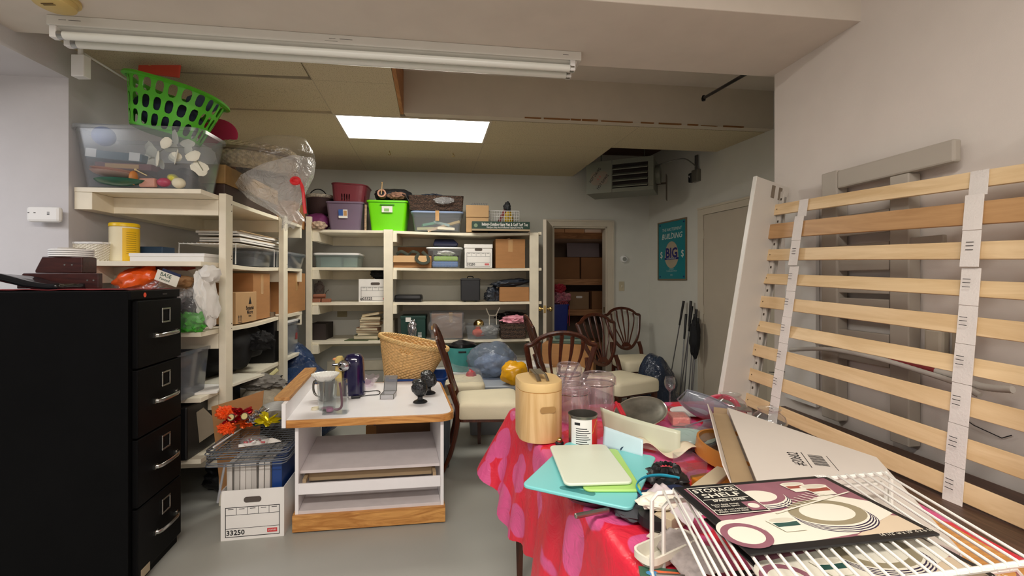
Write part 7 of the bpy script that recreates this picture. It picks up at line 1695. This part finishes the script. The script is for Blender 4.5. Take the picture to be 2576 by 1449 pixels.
def printed(label, loc, rz_, second=False):
    t = T('shelf_packaging', label, 'package', loc, rz_)
    W, D = cw_, chh
    O('card', B().box(-W/2,-D/2,-.004,W/2,D/2,0), m_black, t, bev=.001)
    L = [0]
    def lay(poly, m, name):
        L[0] += 1; z = .00005*L[0]
        return O(name, B().prism([((u-.5)*W,(.5-v)*D) for u,v in poly], z, z+.00004), m, t)
    m_mv = M('print_mauve', (140,92,104), .35, var=.12, sc=18); m_pc = M('print_cream', (226,222,206), .35, var=.02)
    lay([(.045,.05),(.965,.05),(.965,.93),(.045,.93)], m_mv, 'mauve_print')
    lay([(.045,.93),(.045,.60),(.42,.52),(.80,.33),(.965,.50),(.965,.70),(.62,.90),(.40,.93)], m_pc, 'cream_print')
    lay([(.60,.92),(.93,.72),(.965,.74),(.965,.93),(.62,.93)], M('print_sand', (206,188,162), .4), 'sand_print')
    def ell(cu,cv,ru,rv,m,name,a0=0,a1=2*math.pi,n=30): lay([(cu+ru*math.cos(a0+(a1-a0)*k/n),cv+rv*math.sin(a0+(a1-a0)*k/n)) for k in range(n if a1-a0>6 else n+1)], m, name)
    m_pn = M('print_navy', (42,30,62), .4); m_gn = M('print_greygold', (146,136,110), .4)
    for (cu,cv,ru,rv,ns) in ((.64,.60,.21,.20,4),(.40,.28,.16,.15,3),(.08,.80,.12,.17,3)):
        for k in range(ns):
            o_ = .022*(ns-k)
            cl_ = lambda c: c
            ell(cu,min(cv+o_,.93-rv*.99) ,ru,rv,m_pn,'plate_print'); ell(cu,min(cv+o_,.93-rv*.99)-.007,ru*.99,rv*.98,m_pc,'plate_print')
        ell(cu,cv,ru*.98,rv*.95,m_gn if cu>.5 else m_mv,'plate_print'); ell(cu,cv,ru*.70,rv*.66,m_pc,'plate_print')
    for (cu,cv,s_) in ((.70,.13,1),(.80,.20,1.15),(.34,.66,1.1)):
        lay([(cu-.075*s_,cv-.01),(cu+.075*s_,cv-.01),(cu+.05*s_,cv+.14*s_),(cu-.05*s_,cv+.14*s_)], m_pc, 'cup_print')
        lay([(cu-.060*s_,cv+.03*s_),(cu+.062*s_,cv+.03*s_),(cu+.056*s_,cv+.08*s_),(cu-.056*s_,cv+.08*s_)], M('print_brick', (150,74,60), .4) if cu>.5 else M('print_green', (44,80,74), .4), 'cup_print')
        ell(cu,cv,.075*s_,.035*s_,m_pc,'cup_print'); ell(cu,cv,.062*s_,.026*s_,M('print_shade', (206,200,182), .4),'cup_print')
    for k in range(9): lay([(.44+.035*k,.44-.02*k),(.448+.035*k,.44-.02*k),(.50+.035*k,.52-.02*k),(.492+.035*k,.52-.02*k)], m_pc, 'wire_print')
    lay([(.36,.56),(.94,.34),(.945,.352),(.365,.575)], m_pc, 'wire_print')
    lay([(.055,.065),(.355,.065),(.355,.525),(.055,.525)], m_pc, 'block_edge'); lay([(.06,.075),(.35,.075),(.35,.515),(.06,.515)], m_black, 'title_block')
    zt_ = .00005*(L[0]+2)
    tx = lambda s_,u,v,sz,al='CENTER',**k: TXT(s_, sz, m_pc, t, ((u-.5)*W,(.5-v)*D,zt_), (0,0,0), 'printed_title', al, **k)
    tx('STORAGE',.205,.135,.0215,sx=1.0,bold=.0003,ex=.00003); tx('SHELF',.205,.225,.0225,sx=1.35,bold=.0003,ex=.00003)
    lay([(.07,.283),(.34,.283),(.34,.290),(.07,.290)], m_pc, 'title_rule'); tx('SPACE SAVER',.215,.315,.0105,bold=.0002,sx=1.1,ex=.00003)
    [tx(a_,.16,b_,.0078,ex=.00003) for a_,b_ in (('Extra deep design',.375),('for added space',.405),('Made of rust-resistant',.455),('plastic coated steel',.485))]
    lay([(.26,.36),(.345,.36),(.345,.50),(.26,.50)], m_mv, 'inset_print'); ell(.302,.43,.03,.04,m_pc,'inset_print')
    lay([(.92,.015),(.985,.015),(.985,.06),(.92,.06)], m_paper, 'price_sticker'); 
    zt_ = .00005*(L[0]+2); TXT('$6.99', .009, m_gry, t, ((.952-.5)*W,(.5-.038)*D,zt_), (0,0,0), 'price', ex=.00003)
    tx('14 1/2" w x 10" d x 6 1/2" h',.86,.965,.0105,ex=.00003)
    return t
pk = printed('printed STORAGE SHELF card with dinner plates on top of the wire shelf', (cc2.x,cc2.y,.9445), math.atan2(u_.y,u_.x))
COPY(pk, 'second printed shelf card showing plates, under the wires of the upper shelf', (cc2.x+.03,cc2.y-.075,.917), math.atan2(u_.y,u_.x)-.03)
COPY(pk, 'third printed shelf card lying lowest, nearest us under both wire shelves', (cc2.x+.05,cc2.y-.15,.862), math.atan2(u_.y,u_.x)-.05)
# small things at the front left of the wire shelf
p_ = g2(1665,1372,.79); tr = T('long_tray', 'ivory plastic drawer tray in front of the wire shelf leg', 'tray', (p_.x+.01,p_.y,ZT), .55)
O('tub', B().bin(.16,.055,.03,.86,.02,.003,.002), m_cream, tr, smooth=True, ang=35)
mg = T('magazine', 'colourful illustrated booklet at the bottom edge of the table', 'magazine', (g2(1680,1445).x+.02,g2(1680,1445).y-.02,ZT+.0), -.15)
O('cover', B().box(-.08,-.09,0,.08,.03,.004), M('booklet_green', (60,96,76), .35), mg)
O('orange_panel', B().box(-.06,-.09,.0041,.08,.020,.0045), M('booklet_orange', (220,110,70), .35, var=.3, sc=50), mg)
O('yellow_flower', B().blob((.01,-.03,.0048),(.022,.016,.0006),.3,3,3,2), M('booklet_yellow', (240,204,40), .35), mg)
O('blue_flower', B().blob((-.055,.008,.0046),(.012,.009,.0006),.3,3,4,2), M('booklet_blue', (70,140,190), .35), mg)
one('pen', B().tube([(-.05,0,.008),(.05,-.01,.008)],.004,8), m_chr, 'silver pen lying on the colourful booklet', 'pen', (mg.location.x,mg.location.y,ZT+.004), 0, smooth=True)
one('paper_bag', B().grid(lambda u,v: (u*.11,v*.16,.012+.02*math.sin(u*3)+.01*noise.noise(Vector((u*6,v*6,4)))),14,14), M('speckled_lilac', (176,166,162), .8, var=.15, sc=70), 'speckled grey paper under the wire shelf at the front', 'paper', (g2(1700,1440).x+.01,g2(1700,1440).y-.06,ZT), .2, sol=.002, smooth=True)
one('paper_bag', B().grid(lambda u,v: (u*.07,v*.17,.03+.02*math.sin(u*3)+.01*noise.noise(Vector((u*6,v*6,9)))),14,14), M('pale_lilac_paper', (206,194,196), .7), 'pale lilac paper standing inside the wire shelves', 'paper', (g2(1720,1350).x,g2(1720,1350).y-.03,ZT+.01), .3, sol=.002, smooth=True)
br2 = T('scrub_brush', 'black round brush with a plastic wrapped cloth at the left end of the wire shelf', 'brush', (g2(1640,1322).x+.01,g2(1640,1322).y,ZT))
O('brush', B().lathe([(.035,0),(.045,.01),(.042,.03),(.02,.038)],24), m_black, br2, smooth=True)
O('wrapped_cloth', crumple((.01,.01,.055),(.05,.03,.018),331,.2,3,4,.5), m_cream, br2, smooth=True)
